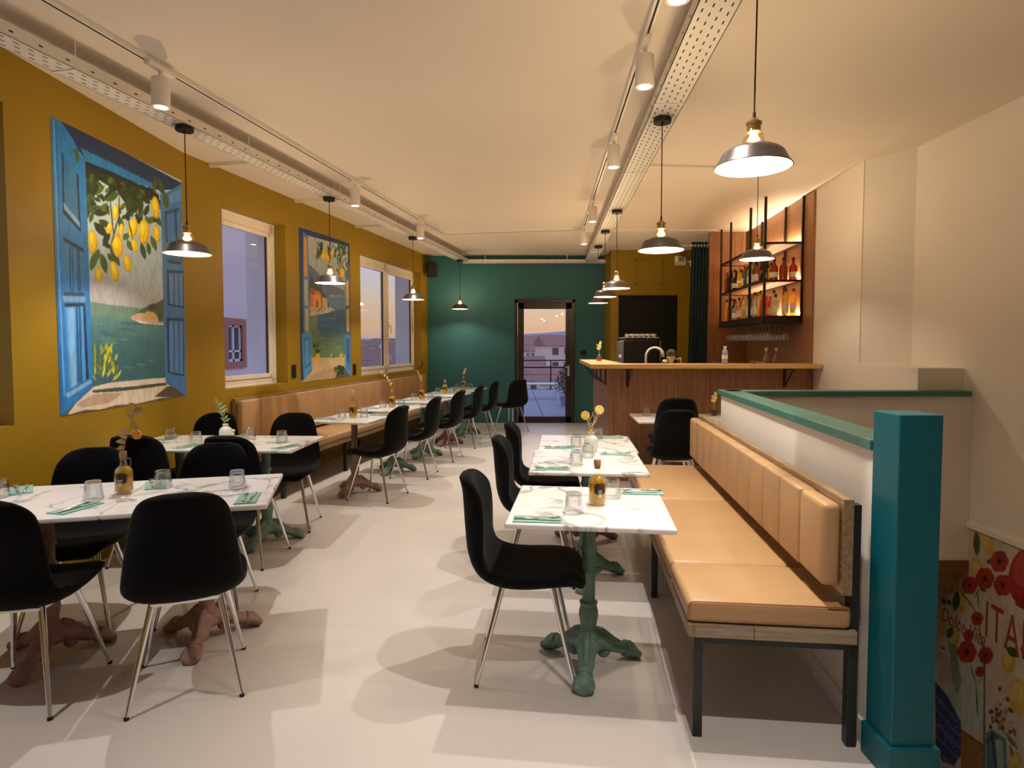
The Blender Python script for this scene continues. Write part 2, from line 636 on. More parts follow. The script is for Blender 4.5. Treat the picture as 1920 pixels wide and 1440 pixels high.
mb = MB()
wall_boxes(mb, 11.28, 11.46, -1.75, 1.75, 0, H, [(0.055, 1.170, -0.01, 2.31)], Matrix(((0, 1, 0, 0), (1, 0, 0, 0), (0, 0, 1, 0), (0, 0, 0, 1))))
mb.f = [tuple(reversed(f)) for f in mb.f]
struct('wall_back', mb, 'teal_wall_paint', 'deep teal end wall with the terrace door')
mb = MB()
mb.box(1.73, 1.867, 10.6, 11.46, 0, H)
mb.box(2.90, 3.75, 10.6, 11.46, 0, H)
mb.box(1.867, 2.90, 10.6, 11.46, 2.335, H)
wb = struct('wall_bar', mb, 'mustard_paint', 'mustard yellow wall behind the bar')
mb = MB()
for a, b_, c, d in ((2.16, 2.63, 2.51, 2.53), (2.16, 2.63, 2.94, 2.96), (2.16, 2.18, 2.51, 2.96), (2.61, 2.63, 2.51, 2.96)):
    mb.box(a, b_, 10.588, 10.6, c, d)
struct('hatch_trim', mb, 'mustard_paint', parent=wb)
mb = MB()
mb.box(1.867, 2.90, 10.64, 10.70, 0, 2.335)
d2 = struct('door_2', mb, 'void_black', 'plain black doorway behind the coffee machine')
mb = MB()
mb.box(1.867, 1.90, 10.60, 10.64, 0, 2.335).box(2.867, 2.90, 10.60, 10.64, 0, 2.335).box(1.867, 2.90, 10.60, 10.64, 2.30, 2.335)
struct('door_frame', mb, 'void_black', parent=d2)

# right side: skewed bar wall, jog, straight stair wall
A_R = R(-5.73)
def rwx(y):
    return 3.247 + 0.1004 * (y - 6.518)
mb = MB()
mb.prism([(rwx(5.45), 5.45), (3.8, 5.45), (3.8, 9.0), (rwx(9.0), 9.0)], 0, H)
mb.prism([(3.38, 5.10), (3.8, 5.10), (3.8, 5.46), (rwx(5.46), 5.46)], 0, H)
struct('wall_right', mb, 'white_paint', 'cream white wall beside the bar')
mb = MB()
mb.box(3.38, 3.8, -1.7, 5.11, -2.8, H)
mb.box(3.38, 3.8, 5.11, 9.0, -2.8, -0.2)
struct('wall_stair', mb, 'white_paint', 'cream white stairwell wall')
mb = MB()
mb.prism([(3.035, 4.50), (3.39, 4.50), (3.39, 5.55), (rwx(5.55) - 0.02, 5.55)], 0, 1.30)
lw = struct('wall_ledge', mb, 'white_paint', 'low white ledge between the stair rail and the bar')
mb = MB()
mb.box(3.70, 3.85, 8.9, 11.5, 0, H)
struct('wall_passage', mb, 'mustard_paint', 'dim wall of the passage behind the curtain')
mb = MB()
mb.box(-3.4, 3.8, -1.85, -1.7, -0.2, H)
struct('wall_front', mb, 'white_paint', 'white wall behind the viewer')

# timber cladding by the bar, board by board
for k in range(4):
    y0 = 6.50 + k * 0.60
    y1 = min(y0 + 0.597, 8.885)
    mb = MB()
    mb.prism([(rwx(y0) - 0.025, y0), (rwx(y0) + 0.01, y0), (rwx(y1) + 0.01, y1), (rwx(y1) - 0.025, y1)], 0, H - 0.002)
    if k == 0:
        wc = struct('wall_cladding', mb, 'wall_wood', 'oak veneered cladding around the bottle shelves', bevel=0.002)
    else:
        struct('panel', mb, 'wall_wood', parent=wc, bevel=0.002)
for k in range(2):
    mb = MB()
    mb.box(2.895 + k * 0.31, 3.203 + k * 0.31, 8.90, 8.95, 0, H - 0.002)
    struct('panel', mb, 'wall_wood', parent=wc, bevel=0.002)

# half walls around the stairwell
A_H = R(-6.5)
M_HW = Mrot((1.298, 2.138, 0), A_H)
mb = MB()
mb.box(0, 0.11, 0, 2.38, -0.2, 1.10, M_HW)
hw = struct('wall_half', mb, 'white_paint', 'white half wall behind the tan bench')
mb = MB()
mb.box(-0.018, 0.128, 0.0, 2.44, 1.10, 1.138, M_HW)
struct('rail_cap', mb, 'teal_rail_paint', parent=hw, bevel=0.004)
mb = MB()
mb.box(-0.012, 0.0, 0.0, 2.38, 0, 0.09, M_HW)
struct('skirting', mb, 'white_paint', parent=hw)
mb = MB()
mb.box(1.62, 3.38, 4.40, 4.50, -0.12, 1.10)
fw = struct('wall_landing', mb, 'white_paint', 'white half wall at the far side of the stairwell')
mb = MB()
mb.box(1.58, 3.345, 4.37, 4.52, 1.10, 1.138)
struct('rail_cap', mb, 'teal_rail_paint', parent=fw, bevel=0.004)
mb = MB()
mb.box(1.62, 3.38, 4.385, 4.46, -0.215, -0.12)
struct('trim_1', mb, 'slab_brown', 'brown board covering the stairwell floor edge')
# below
mb = MB()
mb.box(1.2, 3.38, 0.3, 9.0, -2.95, -2.8)
struct('floor_lower', mb, 'floor_resin', 'lower storey floor at the foot of the stairs')
mb = MB()
mb.prism([(1.30, 0.3), (1.44, 0.3), (1.44, 2.05), (1.72, 4.6), (1.72, 9.0), (1.30, 9.0)], -2.8, -0.2)
mb.box(1.3, 3.38, 9.0, 9.1, -2.8, -0.2).box(1.3, 3.38, 0.2, 0.3, -2.8, -0.2)
struct('wall_shaft', mb, 'white_paint', 'white wall of the stair shaft')
st = None
for k in range(13):
    mb = MB()
    mb.box(1.74, 3.38, 0.42 + k * 0.27, 0.42 + (k + 1) * 0.27 + 0.02, -0.2 * (k + 1) - 0.2, -0.2 * (k + 1))
    if st is None:
        st = struct('stair_flight', mb, 'floor_resin', 'pale stair flight going down')
    else:
        struct('step', mb, 'floor_resin', parent=st)

mb = MB()
mb.box(-2.82, -2.808, -1.7, 5.22, 0, 0.09)
mb.box(0.0, 0.012, 0.0, 6.2, 0, 0.09, M_SW)
struct('baseboard_left', mb, 'mustard_paint', 'mustard skirting under the window wall')
mb = MB()
mb.box(-1.55, 0.055, 11.268, 11.28, 0, 0.08).box(1.17, 1.73, 11.268, 11.28, 0, 0.08)
struct('baseboard_back', mb, 'teal_wall_paint', 'teal skirting under the end wall')

# ------------------------------------------------------------------ windows
def window(name, op, label, double=False, handle=True):
    a, b_, c, d = op
    fw_ = 0.07
    x0, x1 = -0.225, -0.155
    mb = MB()
    mb.box(x0, x1, a, b_, c, c + fw_, M_SW).box(x0, x1, a, b_, d - fw_ - 0.03, d, M_SW)
    mb.box(x0, x1, a, a + fw_, c, d, M_SW).box(x0, x1, b_ - fw_, b_, c, d, M_SW)
    if double:
        m_ = (a + b_) / 2
        mb.box(x0, x1, m_ - 0.045, m_ + 0.045, c, d, M_SW)
    root = struct(name, mb, 'window_white', label, bevel=0.004)
    bays = [(a + fw_, b_ - fw_)] if not double else [(a + fw_, (a + b_) / 2 - 0.045), ((a + b_) / 2 + 0.045, b_ - fw_)]
    for i, (p, q) in enumerate(bays):
        s = 0.045
        mb = MB()
        zb, zt = c + fw_, d - fw_ - 0.03
        mb.box(x0 + 0.02, x1 + 0.012, p, q, zb, zb + s, M_SW).box(x0 + 0.02, x1 + 0.012, p, q, zt - s, zt, M_SW)
        mb.box(x0 + 0.02, x1 + 0.012, p, p + s, zb, zt, M_SW).box(x0 + 0.02, x1 + 0.012, q - s, q, zb, zt, M_SW)
        sash = obj('sash', mb, 'window_white', root, bevel=0.004)
        mb = MB()
        g = 0.008
        mb.box(x0 + 0.045, x1 - 0.005, p + s, p + s + g, zb + s, zt - s, M_SW).box(x0 + 0.045, x1 - 0.005, q - s - g, q - s, zb + s, zt - s, M_SW)
        obj('gasket', mb, 'gasket', sash)
        mb = MB()
        mb.box(x0 + 0.05, x0 + 0.056, p + s, q - s, zb + s, zt - s, M_SW)
        obj('pane', mb, 'window_glass', sash)
        if handle and i == len(bays) - 1:
            mb = MB()
            zc = (zb + zt) / 2 - 0.1
            y_ = p + s / 2
            mb.box(x1 + 0.012, x1 + 0.022, y_ - 0.014, y_ + 0.014, zc - 0.05, zc + 0.05, M_SW)
            pts = [M_SW @ Vector(t) for t in ((x1 + 0.02, y_, zc), (x1 + 0.055, y_, zc), (x1 + 0.06, y_, zc - 0.02), (x1 + 0.06, y_, zc - 0.13))]
            mb.tube(pts, 0.009, 8)
            obj('handle', mb, 'white_plastic', sash, smooth=True)
    mb = MB()
    mb.box(-0.50, -0.225, a + 0.001, b_ - 0.001, d - 0.035, d - 0.001, M_SW)
    obj('roller_box', mb, 'exterior_plaster', root)
    mb = MB()
    mb.box(-0.54, -0.225, a + 0.001, b_ - 0.001, c + 0.001, c + 0.03, M_SW)
    obj('sill', mb, 'exterior_plaster', root)
    return root
window('window_1', LW1, 'white framed window between the two murals', double=False, handle=False)
window('window_2', LW2, 'white framed double window by the teal wall', double=True)
mb = MB()
a, b_, c, d = NICHE
mb.box(-3.06, -3.0, a, b_, c, c + 0.07).box(-3.06, -3.0, a, b_, d - 0.07, d).box(-3.06, -3.0, a, a + 0.07, c, d).box(-3.06, -3.0, b_ - 0.07, b_, c, d)
w3 = struct('window_3', mb, 'window_white', 'white framed window in the niche nearest the viewer')
mb = MB()
mb.box(-3.04, -3.034, a + 0.07, b_ - 0.07, c + 0.07, d - 0.07)
obj('pane', mb, 'window_glass', w3)

# ------------------------------------------------------------------ terrace door
mb = MB()
mb.box(0.055, 0.105, 11.24, 11.40, 0, 2.31).box(1.12, 1.17, 11.24, 11.40, 0, 2.31).box(0.055, 1.17, 11.24, 11.40, 2.25, 2.31)
dr = struct('door_1', mb, 'door_brown', 'dark brown glazed door to the terrace', bevel=0.003)
mb = MB()
mb.box(0.11, 0.222, 11.27, 11.33, 0.01, 2.245).box(1.003, 1.115, 11.27, 11.33, 0.01, 2.245)
mb.box(0.11, 1.115, 11.27, 11.33, 2.135, 2.245).box(0.11, 1.115, 11.27, 11.33, 0.01, 0.12)
leaf = obj('door_leaf', mb, 'door_brown', dr, bevel=0.004)
mb = MB()
mb.box(0.222, 1.003, 11.298, 11.304, 0.12, 2.135)
obj('pane', mb, 'window_glass', leaf)
mb = MB()
mb.tube([(0.20, 11.235, 1.045), (1.05, 11.235, 1.045)], 0.013, 10)
mb.tube([(0.21, 11.235, 1.045), (0.21, 11.275, 1.045)], 0.010, 8)
mb.tube([(1.03, 11.235, 1.045), (1.03, 11.275, 1.045)], 0.010, 8)
obj('push_bar', mb, 'black_metal', leaf, smooth=True)
mb = MB()
mb.box(1.035, 1.075, 11.258, 11.27, 0.88, 1.08)
mb.tube([(1.055, 11.26, 1.05), (1.055, 11.22, 1.05), (0.99, 11.215, 1.05)], 0.009, 8)
mb.lathe([(0.012, 0), (0.012, 0.018)], 12, Matrix.Translation((1.055, 11.26, 0.94)) @ Matrix.Rotation(R(90), 4, 'X'))
obj('handle', mb, 'steel', leaf, smooth=True)

# ------------------------------------------------------------------ ceiling services
def channel(mb, M, L, w=0.145, z0=2.965, z1=3.03, t=0.004):
    mb.box(0, w, 0, L, z0, z0 + t, M).box(0, t, 0, L, z0, z1, M).box(w - t, w, 0, L, z0, z1, M)

def cable_tray(name, label, M, L, w, rows, side=1):
    root = thing(name, label, 'cable tray', (0, 0, 0), 0, 'perforated cable trays')
    mb = MB()
    channel(mb, M, L, w)
    obj('channel', mb, 'tray_side', root)
    mb = MB()
    n = int(L / 0.075)
    for r_ in range(rows):
        xc = w * (r_ + 0.75) / (rows + 0.5)
        for k in range(n):
            y0 = 0.02 + k * 0.075 + (0.037 if r_ % 2 else 0.0)
            if y0 + 0.03 > L - 0.01:
                continue
            mb.box(xc - 0.0035, xc + 0.0035, y0, y0 + 0.03, 2.9645, 2.9655, M)
    xs = w if side > 0 else 0.0
    for k in range(int(L / 0.15)):
        y0 = 0.05 + k * 0.15
        mb.box(xs - 0.0005, xs + 0.0005, y0, y0 + 0.022, 2.99, 2.998, M)
    s = obj('slots', mb, 'slot_black', root)
    s['kind'] = 'stuff'
    k = 0.4
    while k < L:
        mb = MB()
        mb.box(-0.002, w + 0.002, k, k + 0.02, 2.96, 2.9645, M)
        mb.tube([M @ Vector((0.004, k + 0.01, 2.97)), M @ Vector((0.004, k + 0.01, H))], 0.004, 6)
        mb.tube([M @ Vector((w - 0.004, k + 0.01, 2.97)), M @ Vector((w - 0.004, k + 0.01, H))], 0.004, 6)
        obj('hanger', mb, 'white_metal', root)
        k += 1.5
    return root
A_T = math.atan(0.2015)
M_TL = Mrot((-2.582, 2.96, 0), -A_T)
cable_tray('cable_tray', 'white perforated cable tray running along the mustard window wall', M_TL, 8.28, 0.145, 3, side=1)
A_TR = math.atan(0.0626)
M_TR = Mrot((0.811 - 0.0626 * 2.28, 0.40, 0), -A_TR)
cable_tray('cable_tray', 'white perforated cable tray above the aisle leading to the bar', M_TR, 10.66, 0.185, 4, side=-1)
M_TB = Mrot((-0.90, 11.235, 0), R(-90))
cable_tray('cable_tray', 'short white cable tray across the top of the teal wall', M_TB, 2.62, 0.12, 2, side=1)

def strip_thing(name, label, cat, a, b_, w, h, m='white_metal', z=H):
    mb = MB()
    mb.bar((a[0], a[1], z - h / 2), (b_[0], b_[1], z - h / 2), w, h)
    return tag(obj(name, mb, m, bevel=0.003), label, cat)
def light_track(label, a, b_):
    root = thing('light_track', label, 'light track', (0, 0, 0), 0, 'ceiling light tracks')
    mb = MB()
    mb.bar((a[0], a[1], H - 0.014), (b_[0], b_[1], H - 0.014), 0.036, 0.028)
    obj('rail', mb, 'white_metal', root)
    mb = MB()
    mb.bar((a[0], a[1], H - 0.0285), (b_[0], b_[1], H - 0.0285), 0.010, 0.003)
    obj('groove', mb, 'slot_black', root)
light_track('white light track above the tables along the mustard wall', (-2.78, 0.0), (-1.002, 8.928))
light_track('white light track above the aisle carrying five spotlights', (0.527, 0.0), (0.995, 8.42))
light_track('thin white track crossing the ceiling in front of the teal wall', (-0.99, 8.93), (0.98, 8.60))
strip_thing('conduit', 'thin white conduit crossing the ceiling towards the bottle shelf', 'conduit', (1.10, 8.75), (2.95, 8.72), 0.05, 0.02)
strip_thing('conduit', 'short white conduit on the ceiling beside the large pendant lamp', 'conduit', (1.24, 5.60), (2.0, 5.66), 0.04, 0.02)
for k, (sl, nm) in enumerate(((0.33, 'beside the large mural'), (1.73, 'above the small mural'), (3.25, 'above the double window'))):
    mb = MB()
    mb.box(-0.005, 0.5, sl, sl + 0.035, H - 0.03, H, M_SW)
    o = obj('trim_%d' % (k + 2), mb, 'ceiling_paint')
    o['kind'] = 'structure'
    o['label'] = 'narrow ceiling batten ' + nm

# ------------------------------------------------------------------ newel post
p = thing('newel_post', 'square teal painted newel post at the end of the stair rail', 'post', (1.358, 2.06, 0))
mb = MB()
mb.box(-0.0725, 0.0725, -0.0735, 0.0735, 0.0, 1.245)
obj('shaft', mb, 'teal_post_paint', p, bevel=0.004)
mb = MB()
mb.box(-0.088, 0.088, -0.089, 0.075, 0.0, 0.115)
obj('plinth', mb, 'teal_post_paint', p, bevel=0.004)

# ------------------------------------------------------------------ velvet chair
def smoothstep(a, b_, x):
    t = max(0.0, min(1.0, (x - a) / (b_ - a)))
    return t * t * (3 - 2 * t)

def catmull(pts, t):
    n = len(pts) - 1
    x = t * n
    i = min(int(x), n - 1)
    f = x - i
    p0, p1, p2, p3 = pts[max(i - 1, 0)], pts[i], pts[i + 1], pts[min(i + 2, n)]
    return tuple(0.5 * ((2 * b_) + (-a + c) * f + (2 * a - 5 * b_ + 4 * c - d) * f * f + (-a + 3 * b_ - 3 * c + d) * f ** 3)
                 for a, b_, c, d in zip(p0, p1, p2, p3))

# side profile (forward, up, half width): front lip to top of the back
CH = [(0.248, 0.418, 0.140), (0.215, 0.446, 0.196), (0.12, 0.452, 0.226), (0.0, 0.447, 0.234), (-0.10, 0.455, 0.233), (-0.180, 0.490, 0.226),
      (-0.222, 0.560, 0.216), (-0.240, 0.650, 0.204), (-0.254, 0.740, 0.188), (-0.267, 0.815, 0.166), (-0.279, 0.872, 0.124), (-0.284, 0.893, 0.060)]
def chair_shell():
    NS, NT = 44, 18
    cen, tops, bots = [], [], []
    C = []
    for i in range(NS + 1):
        s = i / NS
        y, z, w = catmull(CH, s)
        y2, z2, _ = catmull(CH, min(1, s + 0.01))
        y1, z1, _ = catmull(CH, max(0, s - 0.01))
        ty, tz = y2 - y1, z2 - z1
        l = math.hypot(ty, tz)
        ny, nz = tz / l, -ty / l            # towards the sitter: up on the seat, forward on the back
        bk = smoothstep(0.45, 0.75, s)
        row_t, row_b = [], []
        for j in range(NT + 1):
            t = -1 + 2 * j / NT
            t = math.sin(t * PI / 2)
            dish = (0.026 * (1 - bk) + 0.066 * bk) * abs(t) ** 2.2
            dish *= smoothstep(0.0, 0.12, s) * (1 - 0.97 * smoothstep(0.78, 0.98, s))
            e = math.sqrt(max(0.0, 1 - abs(t) ** 5)) * math.sqrt(max(0.0, 1 - abs(2 * s - 1) ** 26))
            th_t = 0.028 * e
            th_b = (0.030 + 0.020 * math.sin(PI * min(1, s * 1.2))) * e
            cx, cy, cz = w * t, y + ny * dish, z + nz * dish
            row_t.append((cx, cy + ny * th_t, cz + nz * th_t))
            row_b.append((cx, cy - ny * th_b, cz - nz * th_b))
        tops.append(row_t)
        bots.append(row_b)
    mb = MB()
    mb.grid([list(reversed(r_)) for r_ in tops])
    mb.grid(bots)
    return mb

def make_chair():
    t = thing('velvet_chair', 'black velvet shell chair on chrome legs', 'chair')
    obj('seat_shell', chair_shell(), 'black_velvet', t, smooth='all', weld=True)
    mb = MB()
    mb.bar((-0.13, 0.12, 0.405), (0.13, 0.12, 0.405), 0.022, 0.014).bar((-0.13, -0.11, 0.405), (0.13, -0.11, 0.405), 0.022, 0.014)
    mb.bar((-0.12, -0.11, 0.405), (-0.12, 0.12, 0.405), 0.022, 0.014).bar((0.12, -0.11, 0.405), (0.12, 0.12, 0.405), 0.022, 0.014)
    obj('under_frame', mb, 'chrome', t)
    for sx in (-1, 1):
        for sy in (-1, 1):
            top = (sx * 0.125, 0.115 if sy > 0 else -0.105, 0.415)
            bot = (sx * 0.208, sy * 0.212, 0.006)
            mb = MB()
            mb.tube([top, bot], [0.0135, 0.0085], 14)
            lg = obj('leg', mb, 'chrome', t, smooth=True)
            mb = MB()
            mb.lathe([(0.0095, 0.0), (0.0098, 0.008), (0.009, 0.014)], 12, Matrix.Translation((bot[0], bot[1], 0)))
            obj('foot_cap', mb, 'cap_black', lg, smooth=True)
    return t
chair0 = make_chair()
cu_ = []
W_ = 'black velvet chair '
chairs = [
    # front double table (rotated), camera side then far side
    (-1.41, 2.585, R(23), W_ + 'with its back to us at the front double table, aisle half'),
    (-2.05, 2.500, R(6), W_ + 'cut by the picture edge at the front double table, wall half'),
    (-2.29, 3.14, R(195), W_ + 'facing us behind the wall half of the front double table'),
    (-1.69, 3.30, R(192), W_ + 'facing us behind the aisle half of the front double table'),
    # second double table
    (-2.47, 4.13, R(2), W_ + 'with its back to us at the second double table, wall half'),
    (-1.83, 4.10, R(-3), W_ + 'with its back to us at the second double table, aisle half'),
    (-2.50, 4.86, R(180), W_ + 'facing us beside the near end of the long banquette'),
    (-1.82, 4.86, R(186), W_ + 'facing us in front of the long banquette seat, second double table'),
]
for x, y, rz, lb in chairs:
    place(chair0, cu_, lb, (x, y, 0), rz, 'chairs at the double tables')
uL, pL = Vector((0.2006, 0.9797, 0)), Vector((0.9797, -0.2006, 0))
TA = Vector((-1.57, 5.97, 0))
bq = [TA + uL * (0.985 * k) for k in range(5)]
for k, c in enumerate(bq):
    p_ = c + pL * 0.30 - uL * 0.12
    place(chair0, cu_, W_ + 'facing the long banquette, %s in the row from the camera' % ORD[k], (p_.x, p_.y, 0), R(90) + A_L + R((-5, 3, 0, 4, 2)[k]), 'chairs along the banquette')
place(chair0, cu_, W_ + 'standing askew beside the glazed terrace door', (-0.02, 10.22, 0), R(38), 'chairs along the banquette')
AB = R(-7.0)
tR = [Vector((0.352, 2.72, 0)), Vector((0.468, 3.745, 0)), Vector((0.548, 4.45, 0))]
for k, c in enumerate(tR):
    off = Vector(((-0.28, -0.29, -0.30)[k], (0.012, 0.06, 0.06)[k], 0))
    place(chair0, cu_, W_ + ('in side view at the front bench table, nearest on the aisle', 'at the middle bench table, second along the aisle',
          'at the rear bench table, third along the aisle')[k], (c.x + off.x, c.y + off.y, 0), R(-90) + AB + R((3, 3, 4)[k]), 'chairs at the bench tables')
# stacked pair by the bar
place(chair0, cu_, 'lower black velvet chair of the stacked pair before the bar', (1.505, 5.62, 0), R(-3), 'stacked chairs by the bar')
place(chair0, cu_, 'upper black velvet chair stacked on another before the bar', (1.54, 5.71, 0.10), R(-6), 'stacked chairs by the bar')

# ------------------------------------------------------------------ marble bistro tables
def make_table(iron, w, l):
    t = thing('bistro_table', 'marble bistro table', 'table')
    mb = MB()
    mb.box(-w / 2, w / 2, -l / 2, l / 2, 0.726, 0.750)
    obj('table_top', mb, 'marble', t, bevel=0.008, bseg=3)
    mb = MB()
    mb.box(-0.16, 0.16, -0.16, 0.16, 0.716, 0.726)
    mb.lathe([(0.055, 0.70), (0.06, 0.716)], 20)
    obj('mount_plate', mb, iron, t)
    mb = MB()
    mb.lathe([(0.060, 0.085), (0.066, 0.10), (0.052, 0.125), (0.047, 0.14), (0.050, 0.150), (0.041, 0.165), (0.036, 0.185), (0.040, 0.215), (0.045, 0.235),
              (0.043, 0.26), (0.036, 0.285), (0.041, 0.292), (0.041, 0.300), (0.029, 0.308), (0.029, 0.425), (0.036, 0.432), (0.037, 0.450), (0.031, 0.458),
              (0.029, 0.47), (0.029, 0.535), (0.037, 0.542), (0.037, 0.556), (0.030, 0.563), (0.032, 0.68), (0.045, 0.70), (0.055, 0.712)], 22)
    obj('column', mb, iron, t, smooth=True, angle=50)
    for k in range(3):
        a = R(-95 + 120 * k)
        d = Vector((math.cos(a), math.sin(a), 0))
        n_ = Vector((-d.y, d.x, 0))
        mb = MB()
        prof = [(0.015, 0.108, 0.046, 0.050), (0.055, 0.108, 0.046, 0.045), (0.09, 0.092, 0.038, 0.038), (0.13, 0.072, 0.031, 0.031), (0.165, 0.058, 0.030, 0.028),
                (0.192, 0.048, 0.034, 0.033), (0.217, 0.041, 0.043, 0.038), (0.238, 0.031, 0.045, 0.030), (0.254, 0.021, 0.036, 0.020), (0.261, 0.015, 0.016, 0.012)]
        P = []
        for (r_, z, hw_, hh) in prof:
            row = []
            for j in range(17):
                b_ = 2 * PI * j / 16
                rib = 1.0 + 0.10 * math.cos(4 * b_)
                sx = math.cos(b_) * rib
                sz = math.sin(b_) * rib
                zz = max(0.001, z + hh * sz)
                q = d * r_ + n_ * (hw_ * sx)
                row.append((q.x, q.y, zz))
            P.append(row)
        q = d * 0.263
        P.append([(q.x, q.y, 0.014)] * 17)
        mb.grid([list(reversed(r_)) for r_ in P])
        # heel scroll hanging under the knee
        q = d * 0.078
        mb.sphere((q.x, q.y, 0.056), 0.032, 12, 8, (1, 1, 1.0))
        ft = obj('foot', mb, iron, t, smooth='all')
        for m_ in (-1, 0, 1):
            mb = MB()
            q = d * 0.243 + n_ * (m_ * 0.026)
            mb.sphere((q.x, q.y, 0.026), 0.019, 10, 6, (1, 1, 1))
            obj('claw', mb, iron, ft, smooth='all')
        mb = MB()
        q0, q1 = d * 0.182, d * 0.194
        mb.tube([(q0.x, q0.y, 0.053), (q1.x, q1.y, 0.049)], [0.036, 0.037], 14)
        obj('ankle_ring', mb, iron, ft, smooth=True)
        mb = MB()
        pts = [d * r_ + Vector((0, 0, z)) for r_, z in ((0.042, 0.162), (0.068, 0.150), (0.10, 0.126), (0.13, 0.102), (0.165, 0.082))]
        mb.tube(pts, [0.016, 0.017, 0.014, 0.012, 0.008], 8)
        obj('scroll', mb, iron, ft, smooth='all')
    return t
tabs = {}
def table(key, iron, w, l, loc, rz, label, group):
    pk = (iron, w, l)
    if pk not in tabs:
        tabs[pk] = (make_table(iron, w, l), [])
    pr, us = tabs[pk]
    return place(pr, us, label, (loc[0], loc[1], 0), rz, group)
RL1 = R(15.0)
e1 = Vector((math.cos(RL1), math.sin(RL1), 0))
c1 = Vector((-1.53, 2.965, 0))
c2 = c1 - e1 * 0.675
table('l1a', 'pink_iron', 0.67, 0.69, c1, RL1, 'white marble table on pink iron foot, aisle half of the front double table', 'double marble tables')
table('l1b', 'pink_iron', 0.67, 0.69, c2, RL1, 'white marble table on pink iron foot, wall half of the front double table', 'double marble tables')
table('l2a', 'green_iron', 0.65, 0.66, (-1.832, 4.455), R(-2), 'white marble table on green iron foot, aisle half of the second double table', 'double marble tables')
table('l2b', 'green_iron', 0.65, 0.66, (-2.487, 4.478), R(-2), 'white marble table on green iron foot, wall half of the second double table', 'double marble tables')
for k, c in enumerate(bq):
    table('b%d' % k, 'pink_iron' if k in (0, 3) else 'green_iron', 0.60, 0.68, c, A_L,
          'white marble table on %s iron foot, %s along the long banquette' % ('pink' if k in (0, 3) else 'green', ORD[k]), 'banquette tables')
for k, c in enumerate(tR):
    table('r%d' % k, ('green_iron', 'green_iron', 'pink_iron')[k], 0.69, 0.675 if k == 0 else 0.70, c, AB if k == 0 else R(-5),
          'white marble table on %s iron foot, %s of the three beside the tan bench' % (('green', 'green', 'pink')[k], ('front', 'middle', 'rear')[k]), 'bench tables')
table('k0', 'pink_iron', 0.66, 0.68, (1.545, 5.985), R(-4), 'small marble table pushed against the timber bar front', 'tables before the bar')
table('k1', 'green_iron', 0.66, 0.68, (2.215, 5.94), R(-4), 'small marble table before the bar, mostly hidden by the half wall', 'tables before the bar')

# ------------------------------------------------------------------ tumblers, napkins, cutlery
def make_tumbler():
    mb = MB()
    n = 12
    mb.lathe([(0.0430, 0.0), (0.0432, 0.004), (0.0415, 0.022)], 24, cap0=False, cap1=False)
    mb.lathe([(0.0415, 0.022), (0.0355, 0.078), (0.0345, 0.084), (0.031, 0.088), (0.0, 0.088)], n, cap0=False, cap1=False)
    mb.lathe([(0.0, 0.074), (0.027, 0.074), (0.0335, 0.066), (0.0385, 0.024), (0.0405, 0.001), (0.0430, 0.0)], 24, cap0=False, cap1=False)
    return obj('tumbler', mb, 'tumbler_glass', smooth=True, angle=25)
tumb = make_tumbler()
tag(tumb, 'upturned tumbler', 'glass')
tus = []
def tumbler(x, y, label, z=0.7502, group='upturned tumblers'):
    return place(tumb, tus, 'upturned clear ' + label, (x, y, z), random.random() * 0.5, group)

def make_napkin(l=0.20, w=0.096):
    mb = MB()
    for i in range(3):
        mb.box(-w / 2 + 0.0015 * i, w / 2 - 0.001 * i, -l / 2 + 0.001 * i, l / 2 - 0.0015 * i, 0.0018 * i, 0.0018 * i + 0.0014)
    return obj('napkin', mb, 'teal_napkin', bevel=0.0005, bseg=1)
nap = make_napkin()
tag(nap, 'folded teal paper napkin', 'napkin')
nus = []
def make_fork():
    t = thing('fork', 'steel fork', 'fork')
    mb = MB()
    prof = [(-0.09, 0.0060, 0.003), (-0.05, 0.0055, 0.004), (0.0, 0.0032, 0.007), (0.03, 0.003, 0.009), (0.045, 0.008, 0.007), (0.06, 0.0115, 0.004), (0.066, 0.0115, 0.004)]
    P = [[(-w, y, z), (-w * 0.4, y, z + 0.0016), (w * 0.4, y, z + 0.0016), (w, y, z)] for y, w, z in prof]
    mb.grid(P)
    mb.grid([[(p_[0], p_[1], p_[2] - 0.0012) for p_ in reversed(r_)] for r_ in P])
    obj('handle', mb, 'steel', t, smooth='all')
    for m_ in range(4):
        mb = MB()
        x = -0.0095 + m_ * 0.00633
        mb.tube([(x, 0.064, 0.0042), (x, 0.08, 0.0045), (x, 0.10, 0.010)], [0.0016, 0.0014, 0.0008], 6)
        obj('tine', mb, 'steel', t, smooth='all')
    return t
def make_knife():
    t = thing('knife', 'steel knife', 'knife')
    mb = MB()
    mb.tube([(0, -0.10, 0.004), (0, -0.06, 0.005), (0, 0.0, 0.004)], [0.0050, 0.0048, 0.0036], 8)
    obj('handle', mb, 'steel', t, smooth='all')
    mb = MB()
    mb.prism([(-0.004, 0.0), (0.006, 0.0), (0.008, 0.05), (0.006, 0.09), (-0.002, 0.105), (-0.004, 0.09)], 0.0030, 0.0042)
    obj('blade', mb, 'steel', t)
    return t
fork0, knife0, fus, kus = make_fork(), make_knife(), [], []
def setting(x, y, rz, where, z=0.7502, cutlery=True, fdz=0.0):
    place(nap, nus, 'folded teal napkin ' + where, (x, y, z), rz, 'teal napkins')
    if cutlery:
        Mx = Mrot((x, y, z), rz)
        a = Mx @ Vector((-0.016, 0.015, 0.0052))
        b_ = Mx @ Vector((0.018, 0.005, 0.0052))
        place(fork0, fus, 'steel fork on napkin ' + where, a, rz + R(4), 'table forks')
        place(knife0, kus, 'steel knife on napkin ' + where, b_, rz - R(3), 'table knives')

